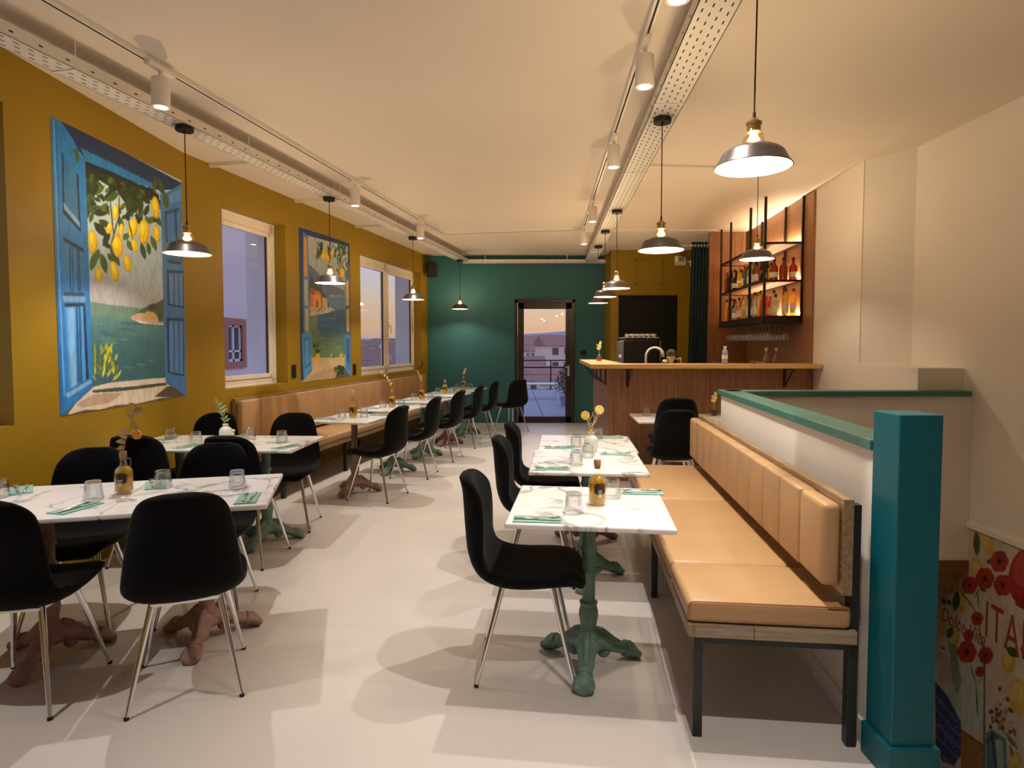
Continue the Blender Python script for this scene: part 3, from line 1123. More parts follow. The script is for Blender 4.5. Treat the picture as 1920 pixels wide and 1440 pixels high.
def loc2(c, rz, dx, dy):
    v = Matrix.Rotation(rz, 3, 'Z') @ Vector((dx, dy, 0))
    return c[0] + v.x, c[1] + v.y

# front double table
F1, F2 = 'on the front double table, aisle half', 'on the front double table, wall half'
for c, w, gs, ns in ((c1, F1, ((0.145, 0.045, 'tumbler in the aisle corner '), (-0.22, 0.14, 'tumbler beside the far napkin ')), ((0.235, -0.215, 0, 'in the aisle corner '), (-0.27, 0.20, 0.25, 'behind the oil bottle '))),
                     (c2, F2, ((0.21, -0.04, 'tumbler beside the oil bottle '), (-0.24, 0.12, 'tumbler at the picture edge ')), ((0.20, -0.20, -0.5, 'on the near side '), (-0.21, 0.25, 0.4, 'on the far side ')))):
    for dx, dy, lb in gs:
        x, y = loc2(c, RL1, dx, dy)
        tumbler(x, y, lb + w)
    for dx, dy, a, lb in ns:
        x, y = loc2(c, RL1, dx, dy)
        setting(x, y, RL1 + a, lb + w)
# second double table
S1, S2 = 'on the second double table, aisle half', 'on the second double table, wall half'
for (x, y, lb) in ((-1.71, 4.45, 'tumbler nearest the napkin ' + S1), (-2.02, 4.62, 'tumbler at the far side ' + S1),
                   (-2.32, 4.40, 'tumbler beside the white jug ' + S2), (-2.62, 4.60, 'tumbler near the mustard wall ' + S2)):
    tumbler(x, y, lb)
for (x, y, a, lb) in ((-1.60, 4.25, -0.55, 'at the aisle corner ' + S1), (-2.12, 4.68, 0.1, 'at the far side ' + S1),
                      (-2.30, 4.26, -0.5, 'at the near side ' + S2), (-2.66, 4.66, 0.2, 'near the mustard wall ' + S2)):
    setting(x, y, a, lb)
# banquette tables
for k, c in enumerate(bq):
    w = 'on the %s banquette table' % ORD[k]
    x, y = loc2(c, A_L, -0.105, -0.045)
    tumbler(x, y, 'tumbler on the seat side of the bottle ' + w)
    x, y = loc2(c, A_L, 0.085, 0.045)
    tumbler(x, y, 'tumbler on the aisle side of the bottle ' + w)
    x, y = loc2(c, A_L, -0.20, -0.18)
    setting(x, y, A_L + R(90), 'by the banquette seat ' + w, cutlery=k < 3)
    x, y = loc2(c, A_L, 0.17, 0.22)
    setting(x, y, A_L + R(90), 'by the aisle chair ' + w, cutlery=k < 3)
# bench tables
G = 'on the front bench table'
tumbler(0.268, 2.585, 'tumbler on the aisle side ' + G)
tumbler(0.478, 2.845, 'tumbler behind the oil bottle ' + G)
setting(0.105, 2.475, R(-95), 'on the aisle side ' + G)
setting(0.640, 2.935, R(85), 'on the bench side ' + G)
G = 'on the middle bench table'
tumbler(0.39, 3.62, 'tumbler nearest us ' + G)
tumbler(0.49, 3.86, 'tumbler beside the white vase ' + G)
setting(0.235, 3.50, R(-95), 'on the aisle side ' + G)
setting(0.69, 3.97, R(85), 'on the bench side ' + G)
G = 'on the rear bench table'
tumbler(0.455, 4.25, 'tumbler behind the white vase ' + G)
tumbler(0.66, 4.62, 'tumbler on the bench side ' + G)
setting(0.33, 4.22, R(-95), 'on the aisle side ' + G)
setting(0.77, 4.68, R(85), 'on the bench side ' + G)
tumbler(1.37, 6.12, 'tumbler on the small table pushed against the bar')
tumbler(2.16, 5.93, 'tumbler beside the flower bottle behind the half wall')

# ------------------------------------------------------------------ right-hand bench
b = thing('bench', 'long tan leather bench with reclaimed wood frame on black steel legs', 'bench', (1.245, 2.125, 0), R(-6.1))
# local: y along the bench, x towards the half wall (0 = back), seat spans x -0.6 .. 0
LB = 2.60
mb = MB()
mb.box(-0.595, -0.57, 0.0, LB, 0.395, 0.443)
obj('front_rail', mb, 'bench_wood', b, bevel=0.002)
mb = MB()
mb.box(-0.57, -0.36, 0.0, 0.025, 0.395, 0.443)
obj('end_rail', mb, 'bench_wood_end', b, bevel=0.002)
mb = MB()
mb.box(-0.358, 0.0, 0.0, 0.025, 0.395, 0.443)
obj('end_rail', mb, 'bench_wood_end', b, bevel=0.002)
mb = MB()
mb.box(-0.57, 0.0, LB - 0.025, LB, 0.395, 0.443)
obj('end_rail', mb, 'bench_wood_end', b, bevel=0.002)
mb = MB()
mb.box(-0.57, 0.0, 0.025, LB - 0.025, 0.415, 0.443)
obj('seat_board', mb, 'bench_wood', b)

def cushion(x0, x1, y0, y1, z0, z1, r=0.03):
    mb = MB()
    mb.box(x0, x1, y0, y1, z0, z1)
    return mb
def soft(o, r, seg=4):
    bv = o.modifiers.new('soft', 'BEVEL')
    bv.width = r
    bv.segments = seg
    o.data.polygons.foreach_set('use_smooth', [True] * len(o.data.polygons))
ys = [0.005, 0.42, 1.52, LB - 0.005]
for i in range(3):
    o = obj('seat_cushion', cushion(-0.598, -0.015, ys[i] + 0.001, ys[i + 1] - 0.001, 0.443, 0.528), 'tan_leather', b)
    soft(o, 0.024)
    if i == 0:
        mb = MB()
        rr = 0.022
        pts = [(-0.597, 0.006, 0.46)]
        for k in range(7):
            a = PI / 2 * k / 6
            pts.append((-0.597 + rr * (1 - math.cos(a)), 0.006, 0.506 + rr * math.sin(a)))
        pts += [(-0.03, 0.006, 0.528)]
        mb.tube(pts, 0.0035, 8)
        obj('piping', mb, 'piping', o, smooth='all')
mb = MB()
mb.box(-0.058, -0.022, 0.0, LB, 0.575, 0.925)
obj('back_board', mb, 'bench_wood', b, bevel=0.002)
n_ch = 11
for k in range(n_ch):
    y0 = 0.012 + k * (LB - 0.024) / n_ch
    y1 = 0.012 + (k + 1) * (LB - 0.024) / n_ch
    o = obj('back_cushion', cushion(-0.125, -0.058, y0 + 0.0006, y1 - 0.0006, 0.60, 0.905), 'tan_leather', b)
    soft(o, 0.022 if k in (0, n_ch - 1) else 0.012, 4)
for k in range(3):
    yy = (0.045, 1.30, LB - 0.045)[k]
    mb = MB()
    mb.box(-0.57, -0.535, yy - 0.02, yy + 0.02, 0.0, 0.395)
    obj('leg', mb, 'bench_steel', b, bevel=0.002)
    mb = MB()
    mb.box(-0.02, 0.015, yy - 0.02, yy + 0.02, 0.0, 0.90)
    obj('leg', mb, 'bench_steel', b, bevel=0.002)
    mb = MB()
    mb.box(-0.535, -0.02, yy - 0.018, yy + 0.018, 0.362, 0.395)
    obj('cross_bar', mb, 'bench_steel', b)
mb = MB()
mb.box(-0.57, -0.545, 0.06, LB - 0.06, 0.370, 0.395)
obj('cross_bar', mb, 'bench_steel', b)

# ------------------------------------------------------------------ left banquette
bl = thing('banquette', 'long tan leather banquette running under the windows to the teal wall', 'bench', (M_SW @ Vector((0, 0.56, 0))), A_L)
LQ = 5.20
mb = MB()
mb.box(0.545, 0.57, 0, LQ, 0.355, 0.400)
obj('front_rail', mb, 'bench_wood', bl, bevel=0.002)
mb = MB()
mb.box(0.02, 0.545, 0, 0.025, 0.355, 0.400)
obj('end_rail', mb, 'bench_wood', bl, bevel=0.002)
mb = MB()
mb.box(0.02, 0.545, 0.025, LQ - 0.01, 0.37, 0.400)
obj('seat_board', mb, 'bench_wood', bl)
for i in range(5):
    a0, a1 = i * LQ / 5, (i + 1) * LQ / 5
    o = obj('seat_cushion', cushion(0.06, 0.575, a0 + 0.001, a1 - 0.001, 0.400, 0.485), 'tan_leather', bl)
    soft(o, 0.026)
mb = MB()
mb.box(0.015, 0.05, 0, LQ, 0.50, 0.955)
obj('back_board', mb, 'bench_wood', bl, bevel=0.002)
n_ch = 17
for k in range(n_ch):
    y0, y1 = 0.01 + k * (LQ - 0.02) / n_ch, 0.01 + (k + 1) * (LQ - 0.02) / n_ch
    o = obj('back_cushion', cushion(0.05, 0.115, y0 + 0.0006, y1 - 0.0006, 0.51, 0.935), 'tan_leather', bl)
    soft(o, 0.022 if k in (0, n_ch - 1) else 0.012, 4)
for k in range(5):
    yy = 0.06 + k * (LQ - 0.12) / 4
    mb = MB()
    mb.box(0.49, 0.53, yy - 0.02, yy + 0.02, 0.0, 0.355)
    obj('leg', mb, 'bench_steel', bl, bevel=0.002)
    mb = MB()
    mb.box(0.04, 0.08, yy - 0.02, yy + 0.02, 0.0, 0.50)
    obj('leg', mb, 'bench_steel', bl, bevel=0.002)
    mb = MB()
    mb.box(0.08, 0.49, yy - 0.018, yy + 0.018, 0.325, 0.355)
    obj('cross_bar', mb, 'bench_steel', bl)

# ------------------------------------------------------------------ pendant lamps
def make_pendant(cord_len, name='pendant_lamp'):
    """origin at the rim plane of the shade"""
    t = thing(name, 'pendant lamp', 'pendant lamp')
    prof = [(0.046, 0.092), (0.056, 0.088), (0.085, 0.077), (0.106, 0.066), (0.117, 0.057), (0.123, 0.047), (0.137, 0.020), (0.150, 0.0)]
    mb = MB()
    mb.lathe(list(reversed([(r_ + 0.0012, z + 0.001) for r_, z in prof])), 40, cap0=False, cap1=False)
    sh = obj('lamp_shade', mb, 'lamp_gunmetal', t, smooth='all')
    mb = MB()
    mb.lathe([(r_ - 0.0012, z - 0.0005) for r_, z in prof], 40, cap0=False, cap1=False)
    obj('shade_lining', mb, 'lamp_white', sh, smooth='all')
    mb = MB()
    mb.lathe([(0.1500, -0.001), (0.1530, 0.0005), (0.1512, 0.003)], 40, cap0=False, cap1=False)
    obj('rim', mb, 'lamp_gunmetal', sh, smooth='all')
    mb = MB()
    mb.lathe([(0.047, 0.092), (0.044, 0.105), (0.036, 0.130), (0.029, 0.146)], 28, cap0=False, cap1=False)
    obj('glass_neck', mb, 'lamp_glass', t, smooth='all')
    mb = MB()
    mb.lathe([(0.027, 0.140), (0.027, 0.172), (0.031, 0.173), (0.031, 0.180), (0.024, 0.184), (0.014, 0.196), (0.008, 0.200)], 24)
    obj('socket', mb, 'brass', t, smooth=True)
    mb = MB()
    mb.sphere((0, 0, 0.096), 0.027, 16, 10, (1, 1, 1.25))
    mb.lathe([(0.018, 0.115), (0.013, 0.142)], 14)
    obj('bulb', mb, 'bulb_glow', t, smooth='all')
    mb = MB()
    mb.tube([(0, 0, 0.196), (0, 0, cord_len * 0.5), (0, 0, cord_len - 0.03)], 0.0035, 8)
    mb.lathe([(0.007, 0.198), (0.006, 0.222)], 10)
    obj('cord', mb, 'cord_brown', t, smooth=True)
    mb = MB()
    mb.lathe([(0.056, cord_len - 0.03), (0.058, cord_len - 0.027), (0.058, cord_len - 0.001), (0.05, cord_len)], 28)
    mb.lathe([(0.008, cord_len - 0.042), (0.009, cord_len - 0.03)], 10)
    obj('ceiling_rose', mb, 'canopy_black', t, smooth=True)
    ld = bpy.data.lights.new('bulb_light', 'POINT')
    ld.energy = BULB_W
    ld.color = BULB_COL
    ld.shadow_soft_size = 0.028
    lo = bpy.data.objects.new('bulb_light', ld)
    COL.objects.link(lo)
    lo.parent = t
    lo.location = (0, 0, 0.092)
    return t
pend = make_pendant(2.9595 - 2.10)
pus = []
for x, y, z, rz, lb in (
        (-2.234, 4.182, 2.10, 0, 'beside the large mural'), (-1.854, 6.179, 2.10, 0, 'in front of the small mural'),
        (-1.377, 8.439, 2.10, 0, 'in front of the double window'), (-0.92, 10.70, 2.10, 0, 'before the teal wall'),
        (0.985, 2.50, 2.10, 0, ''), (0.987, 4.027, 2.10, 0, 'above the middle bench table'),
        (1.167, 6.766, 2.10, 0, 'over the end of the bar counter'), (1.222, 7.966, 2.10, 0, 'second of the three beside the bar end'),
        (1.303, 9.167, 2.10, 0, 'farthest of the three beside the bar end')):
    if lb == '':
        continue
    place(pend, pus, 'gunmetal pendant lamp with glass neck ' + lb, (x, y, z), 0, 'pendant lamps')
pb = make_pendant(2.9595 - 2.202)
pb['label'] = 'largest looking gunmetal pendant lamp, high above the front bench table'
pb['group'] = 'pendant lamps'
pb.location = (0.985, 2.50, 2.202)
pb.rotation_euler = (0, R(0.5), 0)
pc = make_pendant(H - 2.25)
pc['label'] = 'gunmetal pendant lamp hanging in front of the bottle shelf'
pc['group'] = 'pendant lamps'
pc.location = (2.225, 5.52, 2.25)

# ------------------------------------------------------------------ track spotlights
def make_spot():
    t = thing('track_spotlight', 'white spotlight', 'spotlight')
    mb = MB()
    mb.box(-0.02, 0.02, -0.10, 0.10, -0.055, -0.028)
    obj('adapter', mb, 'white_metal', t, bevel=0.003)
    mb = MB()
    mb.lathe([(0.012, -0.095), (0.012, -0.05)], 14)
    mb.box(-0.052, -0.046, -0.012, 0.012, -0.14, -0.088).box(-0.05, 0.012, -0.010, 0.010, -0.094, -0.088)
    obj('arm', mb, 'white_metal', t)
    mb = MB()
    mb.lathe([(0.036, -0.262), (0.0485, -0.262), (0.050, -0.258), (0.050, -0.102), (0.046, -0.097), (0.0, -0.097)], 28, cap0=False, cap1=False)
    bd = obj('housing', mb, 'white_metal', t, smooth=True)
    mb = MB()
    mb.lathe([(0.0, -0.2605), (0.044, -0.2605)], 28, cap0=False, cap1=False)
    mb.f = [tuple(reversed(f)) for f in mb.f]
    obj('lens', mb, 'spot_glow', bd)
    ld = bpy.data.lights.new('spot_light', 'SPOT')
    ld.energy = SPOT_W
    ld.color = SPOT_COL
    ld.spot_size = R(92)
    ld.spot_blend = 0.8
    ld.shadow_soft_size = 0.018
    lo = bpy.data.objects.new('spot_light', ld)
    COL.objects.link(lo)
    lo.parent = t
    lo.location = (0, 0, -0.268)
    return t
spot0, sus = make_spot(), []
aL, aR = -math.atan(0.199), -math.atan(0.0557)
for x, y, a, lb in (
        (-2.046, 3.579, aL, 'on the wall-side track, beside the large mural'),
        (-1.565, 6.084, aL, 'on the wall-side track, above the small mural'),
        (-1.195, 7.94, aL, 'on the wall-side track, farthest along it'),
        (0.711, 3.30, aR, 'largest looking on the aisle track'),
        (0.793, 4.774, aR, 'second in view on the aisle track'),
        (0.909, 6.863, aR, 'third in view on the aisle track'),
        (0.994, 8.40, aR, 'farthest along the aisle track'),
        (0.665, 2.48, aR, 'cut off by the top of the picture, aisle track'),
        (-2.48, 1.50, aL, 'on the wall-side track before the picture begins'),
        (0.60, 1.20, aR, 'on the aisle track before the picture begins')):
    place(spot0, sus, 'white cylinder spotlight ' + lb, (x, y, H), a, 'track spotlights')

# ------------------------------------------------------------------ bottles, vases, dried sprigs
def make_oil_bottle():
    t = thing('oil_bottle', 'oil bottle', 'bottle')
    out = [(0.036, 0.0), (0.0405, 0.003), (0.041, 0.010), (0.041, 0.096), (0.039, 0.110), (0.032, 0.124), (0.020, 0.134), (0.0145, 0.140), (0.0145, 0.170), (0.018, 0.172), (0.018, 0.180)]
    mb = MB()
    mb.lathe(out, 28, cap1=False)
    obj('glass_body', mb, 'bottle_glass', t, smooth=True, angle=60)
    mb = MB()
    mb.lathe([(0.0, 0.012), (0.036, 0.012), (0.038, 0.018), (0.038, 0.094), (0.036, 0.108), (0.029, 0.121), (0.018, 0.130), (0.0, 0.131)], 28, cap0=False, cap1=False)
    oil = obj('oil', mb, 'olive_oil', t, smooth='all')
    mb = MB()
    # dark reflection painted as a curved patch hugging the front of the oil
    P = []
    for i in range(7):
        zz = 0.054 + 0.050 * i / 6
        row = []
        for j in range(9):
            a = R(-90) + R(-40 + 80 * j / 8) * (1 if i not in (0, 6) else 0.6)
            row.append((0.0386 * math.cos(a), 0.0386 * math.sin(a), zz))
        P.append(row)
    mb.grid(P)
    obj('painted_reflection', mb, 'reflection_dark', oil, smooth='all')
    mb = MB()
    mb.lathe([(0.0125, 0.165), (0.0135, 0.181), (0.0165, 0.182), (0.0165, 0.203), (0.015, 0.206)], 16)
    obj('cork', mb, 'cork', t, smooth=True)
    mb = MB()
    pts = [(0.013, 0, 0.168), (0.022, 0, 0.173), (0.031, 0, 0.168), (0.034, 0, 0.154), (0.031, 0, 0.138), (0.023, 0, 0.128)]
    mb.tube(pts, 0.0032, 8)
    obj('ear_handle', mb, 'bottle_glass', t, smooth='all')
    lettering('DB', 0.026, 'letter_white', t, Matrix.Translation((-0.009, -0.0418, 0.075)) @ Matrix.Rotation(R(90), 4, 'X') @ Matrix.Rotation(R(-90), 4, 'Z'), sx=1.0, sy=0.8)
    return t
oil0, ous = make_oil_bottle(), []
def oil_bottle(x, y, rz, label, z=0.7502):
    return place(oil0, ous, label, (x, y, z), rz, 'oil bottles on the tables')

def leaf_mesh(mb, base, tip, w, bend=0.3):
    base, tip = Vector(base), Vector(tip)
    d = tip - base
    s = d.cross(Vector((0.3, 1, 0.2))).normalized()
    u = s.cross(d).normalized()
    P, Q = [], []
    for i in range(6):
        f = i / 5
        ww = w * math.sin(PI * (0.06 + 0.94 * f) ** 0.8) * 0.5 + 0.0004
        c = base + d * f + u * (bend * d.length * 0.25 * math.sin(PI * f))
        P.append([c - s * ww + u * ww * 0.4, c, c + s * ww + u * ww * 0.4])
        Q.append([p_ - u * 0.0008 for p_ in reversed(P[-1])])
    mb.grid(P)
    mb.grid(Q)

def sprig(label, loc, pts, leaves, lw=0.02, stem='dried_stem', leaf='dried_leaf', rz=0.0, rad=0.0022, group='dried sprigs', name='dried_sprig'):
    t = thing(name, label, 'dried plant', loc, rz, group)
    mb = MB()
    mb.tube(pts, [rad] + [rad * 0.8] * (len(pts) - 2) + [rad * 0.4], 7)
    obj('stem', mb, stem, t, smooth='all')
    for b_, tip in leaves:
        mb = MB()
        leaf_mesh(mb, b_, tip, lw)
        obj('leaf', mb, leaf, t, smooth='all')
    return t

def auto_leaves(pts, n, ln, seed, f0=0.25, up=0.4):
    rnd = random.Random(seed)
    out = []
    P = [Vector(p_) for p_ in pts]
    for k in range(n):
        f = f0 + (1 - f0) * k / max(1, n - 1)
        x = f * (len(P) - 1)
        i = min(int(x), len(P) - 2)
        c = P[i].lerp(P[i + 1], x - i)
        sgn = 1 if k % 2 else -1
        d = Vector((sgn * (0.6 + 0.5 * rnd.random()), rnd.uniform(-0.6, 0.6), up + 0.5 * rnd.random())).normalized() * ln * rnd.uniform(0.7, 1.1)
        if k == n - 1:
            d = (P[-1] - P[-2]).normalized() * ln
        out.append((c, c + d))
    return out

# front double table bottle with eucalyptus-like sprig and orange slice
bx, by = c1.x - 0.372, c1.y - 0.04
ob = oil_bottle(bx, by, RL1, 'tall oil bottle holding a dried sprig on the front double table')
spts = [(0, 0, 0.0), (0.010, 0, 0.05), (0.03, 0, 0.10), (0.045, 0, 0.16), (0.062, 0, 0.215)]
lvs = [((0.004, 0, 0.02), (-0.030, -0.01, 0.012)), ((0.008, 0, 0.045), (-0.032, -0.01, 0.05)), ((0.014, 0, 0.065), (-0.028, -0.008, 0.085)), ((0.022, 0, 0.085), (-0.018, 0, 0.118)),
       ((0.035, 0, 0.125), (0.085, -0.01, 0.145)), ((0.038, 0, 0.12), (0.078, 0, 0.112)), ((0.043, 0, 0.155), (0.008, 0, 0.185)), ((0.05, 0, 0.17), (0.012, 0, 0.212)),
       ((0.055, 0, 0.19), (0.10, -0.01, 0.182)), ((0.058, 0, 0.20), (0.10, 0, 0.215)), ((0.06, 0, 0.21), (0.03, 0, 0.238))]
sprig('dried leafy sprig rising from the oil bottle on the front double table', (bx + 0.004, by, 0.7502 + 0.205), spts, lvs, lw=0.028)
t = thing('orange_slice', 'dried orange slice hanging on the sprig of the front double table', 'dried fruit', (bx + 0.078, by - 0.012, 0.7502 + 0.205 + 0.085), 0)
Mo = Matrix.Rotation(R(90), 4, 'X')
mb = MB()
mb.lathe([(0.0, -0.002), (0.0195, -0.002), (0.0195, 0.002), (0.0, 0.002)], 24, Mo, cap0=False, cap1=False)
obj('flesh', mb, 'orange_slice', t, smooth=True)
mb = MB()
mb.lathe([(0.0195, -0.0028), (0.0225, -0.0024), (0.0225, 0.0024), (0.0195, 0.0028)], 24, Mo, cap0=False, cap1=False)
obj('rind', mb, 'orange_rind', t, smooth=True)
mb = MB()
mb.tube([(0, 0, 0.021), (-0.012, 0.006, 0.045), (-0.028, 0.012, 0.05)], 0.0012, 6)
obj('stalk', mb, 'dried_stem', t)

# front bench table bottle
oil_bottle(0.388, 2.715, R(12), 'tall oil bottle with a cork stopper on the front bench table')

# banquette bottles with sprigs
for k, c in enumerate(bq):
    x, y = loc2(c, A_L, -0.01, -0.005)
    oil_bottle(x, y, A_L, 'oil bottle in the middle of the %s banquette table' % ORD[k])
    if k in (0, 1, 2, 4):
        L_ = (0.07, 0.20, 0.16, 0.12)[(0, 1, 2, 4).index(k)]
        lean = (0.0, -0.12, -0.05, 0.03)[(0, 1, 2, 4).index(k)]
        pts = [(0, 0, 0), (lean * 0.15, 0, L_ * 0.35), (lean * 0.5, 0, L_ * 0.7), (lean, 0, L_)]
        sprig('pale dried sprig in the oil bottle of the %s banquette table' % ORD[k], (x, y, 0.7502 + 0.200), pts, auto_leaves(pts, 10, 0.032, k), lw=0.016, stem='pale_stem', leaf='cream_flower')

# white jug-like vase on the second double table
def make_vase(name, label, loc, rz, ear=True):
    t = thing(name, label, 'vase', loc, rz)
    mb = MB()
    mb.lathe([(0.034, 0.0), (0.043, 0.004), (0.046, 0.02), (0.046, 0.075), (0.042, 0.094), (0.030, 0.108), (0.019, 0.114), (0.018, 0.122), (0.021, 0.126), (0.021, 0.134), (0.016, 0.135), (0.014, 0.118)], 28, cap1=False)
    obj('body', mb, 'ceramic_white', t, smooth='all')
    if ear:
        mb = MB()
        mb.box(0.043, 0.058, -0.004, 0.004, 0.03, 0.095)
        o = obj('side_plaque', mb, 'ceramic_white', t, bevel=0.003)
        for k in range(4):
            mb = MB()
            mb.sphere((0.062 + 0.004 * (k % 2), 0, 0.012 + 0.024 * k), 0.011, 10, 6)
            obj('bead', mb, 'ceramic_white', t, smooth='all')
    return t
make_vase('ceramic_vase', 'small white ceramic vase with side beads on the second double table', (-2.145, 4.49, 0.7502), R(-10))
pts = [(0, 0, 0), (-0.012, 0, 0.05), (-0.035, 0, 0.11), (-0.062, 0, 0.17)]
sprig('silvery green sprig in the white vase of the second double table', (-2.145, 4.49, 0.7502 + 0.125), pts, auto_leaves(pts, 14, 0.055, 11, f0=0.1), lw=0.017, stem='green_leaf', leaf='green_leaf', name='leafy_sprig')
make_vase('ceramic_vase', 'white ceramic bottle vase with dried flowers between the bench tables', (0.535, 4.06, 0.7502), 0, ear=False)
fl = [('round cream dried flower', (0.0, 0.0), [(0, 0, 0), (0.012, 0, 0.06), (0.03, 0, 0.10), (0.045, 0, 0.15)], 'cream_flower', (0.055, -0.005, 0.165), 0.028),
      ('open ochre dried flower', (0.0, 0.0), [(0, 0, 0), (-0.008, 0, 0.05), (-0.02, 0, 0.09), (-0.032, 0, 0.115)], 'ochre_flower', (-0.040, -0.008, 0.128), 0.027)]
for nm, _, pts, mt, c, r_ in fl:
    t = thing('dried_flower', nm + ' in the white bottle vase of the bench tables', 'dried flower', (0.535, 4.06, 0.7502 + 0.12), 0, 'dried flowers in the bottle vase')
    mb = MB()
    mb.tube(pts, 0.003, 7)
    for i in (1, 2):
        p_ = Vector(pts[i])
        mb.tube([p_, p_ + Vector((0.02, 0, 0.02)), p_ + Vector((0.03, 0, 0.045))], [0.002, 0.0015, 0.001], 6)
        mb.tube([p_, p_ + Vector((-0.015, 0, 0.022)), p_ + Vector((-0.02, 0, 0.05))], [0.002, 0.0015, 0.001], 6)
    obj('stem', mb, 'pale_stem', t, smooth='all')
    Mf = Matrix.Translation(c) @ Matrix.Rotation(R(78), 4, 'X')
    mb = MB()
    mb.lathe([(0.0, -0.008), (r_ * 0.8, -0.006), (r_, 0.0), (r_ * 0.92, 0.006), (r_ * 0.75, 0.003), (r_ * 0.68, 0.007), (r_ * 0.5, 0.004), (r_ * 0.44, 0.008), (r_ * 0.25, 0.005), (0.0, 0.009)], 20, Mf, cap0=False, cap1=False)
    hd = obj('flower_head', mb, mt, t, smooth=True, angle=20)
    for k in range(14):
        a = 2 * PI * k / 14
        mb = MB()
        mb.sphere((0, 0, 0), r_ * 0.22, 7, 5, (1, 1, 0.5))
        Mp = Mf @ Matrix.Translation((r_ * 0.98 * math.cos(a), r_ * 0.98 * math.sin(a), 0.0))
        mb.v = [tuple(Mp @ Vector(v_)) for v_ in mb.v]
        obj('petal', mb, mt, hd, smooth='all')
mb = MB()
mb.sphere((0.533, 4.04, 0.7502 + 0.142), 0.012, 10, 8)
tag(obj('dried_bud', mb, 'orange_slice', smooth='all'), 'small orange dried bud at the neck of the bottle vase', 'dried flower')

# flower bottles on the bar end and behind the half wall
def flower_bottle(label, flabel, loc, s=1.0, flower='cream_flower', liquid='dark_liquor'):
    t = thing('flower_bottle', label, 'bottle', loc, 0)
    mb = MB()
    mb.lathe([(0.030, 0), (0.033, 0.004), (0.033, 0.062), (0.028, 0.074), (0.013, 0.084), (0.012, 0.110), (0.015, 0.112), (0.015, 0.116)], 20, cap1=False)
    obj('glass_body', mb, 'bottle_glass', t, smooth=True, angle=60)
    mb = MB()
    mb.lathe([(0.0, 0.006), (0.030, 0.006), (0.031, 0.058), (0.0, 0.060)], 20, cap0=False, cap1=False)
    obj('liquid', mb, liquid, t, smooth=True)
    pts = [(0, 0, 0.0), (0.003, 0, 0.05), (-0.004, 0, 0.10), (0.006, 0, 0.15)]
    sp = sprig(flabel, (loc[0], loc[1], loc[2] + 0.06), pts, auto_leaves(pts, 9, 0.045, 5, f0=0.5), lw=0.02, stem='pale_stem', leaf=flower)
    for q in ((0.008, -0.005, 0.115), (-0.006, 0.0, 0.09)):
        mb = MB()
        mb.sphere(q, 0.016, 10, 7)
        obj('bud', mb, flower, sp, smooth='all')
flower_bottle('small brown bottle on the end of the bar counter', 'dried sprig standing in the brown bottle on the bar end', (1.055, 7.30, 1.2705), liquid='orange_liquor')
flower_bottle('small dark bottle with flowers behind the half wall', 'cream dried flowers in the dark bottle behind the half wall', (2.06, 6.12, 0.7502))

# ------------------------------------------------------------------ bar
bar = thing('bar', 'timber fronted bar with black brackets under its counter', 'bar', (0, 0, 0))
xs = [1.04, 1.58, 2.12, 2.66, 3.205]
for k in range(4):
    mb = MB()
    mb.box(xs[k] + (0.0 if k == 0 else 0.0012), xs[k + 1] - 0.0012, 6.45, 6.472, 0.0, 1.226)
    obj('front_panel', mb, 'bar_wood', bar, bevel=0.0015)
for k in range(2):
    y0, y1 = 6.474 + k * 0.863, 6.474 + (k + 1) * 0.863 - 0.002
    f = lambda y: 1.04 + 0.04 * (y - 6.45)
    mb = MB()
    mb.prism([(f(y0), y0), (f(y0) + 0.022, y0), (f(y1) + 0.022, y1), (f(y1), y1)], 0, 1.226)
    obj('side_panel', mb, 'bar_wood', bar, bevel=0.0015)
mb = MB()
mb.prism([(1.064, 6.474), (3.195, 6.474), (3.20, 6.62), (1.16, 6.62), (1.20, 8.2), (1.135, 8.2)], 0, 1.22)
obj('carcass', mb, 'bar_wood', bar)
def bracket(x, y, dx, dy, L=0.20, D=0.20):
    mb = MB()
    d = Vector((dx, dy, 0))
    a = Vector((x, y, 1.222))
    mb.bar(a + Vector((0, 0, -L)), a, 0.03, 0.012) if dx == 0 else mb.bar(a + Vector((0, 0, -L)), a, 0.012, 0.03)
    mb.bar(a + Vector((0, 0, -0.006)), a + d * D + Vector((0, 0, -0.006)), 0.03, 0.010)
    mb.tube([a + Vector((0, 0, -L + 0.01)) + d * 0.008, a + d * D * 0.5 + Vector((0, 0, -L * 0.55)), a + d * (D - 0.01) + Vector((0, 0, -0.01))], 0.006, 6)
    obj('bracket', mb, 'black_metal', bar)
for x in (1.24, 2.92):
    bracket(x, 6.445, 0, -1)
for y in (6.75, 7.25, 7.75):
    bracket(1.04 + 0.04 * (y - 6.45) - 0.005, y, -1, 0, D=0.17)
mb = MB()
mb.prism([(0.815, 6.22), (3.21, 6.22), (3.205, 6.64), (1.225, 6.64), (1.255, 8.22), (0.92, 8.22)], 1.226, 1.270)
tag(obj('bar_counter', mb, 'counter_oak', bevel=0.004), 'pale oak bar counter wrapping around the bar corner', 'counter')

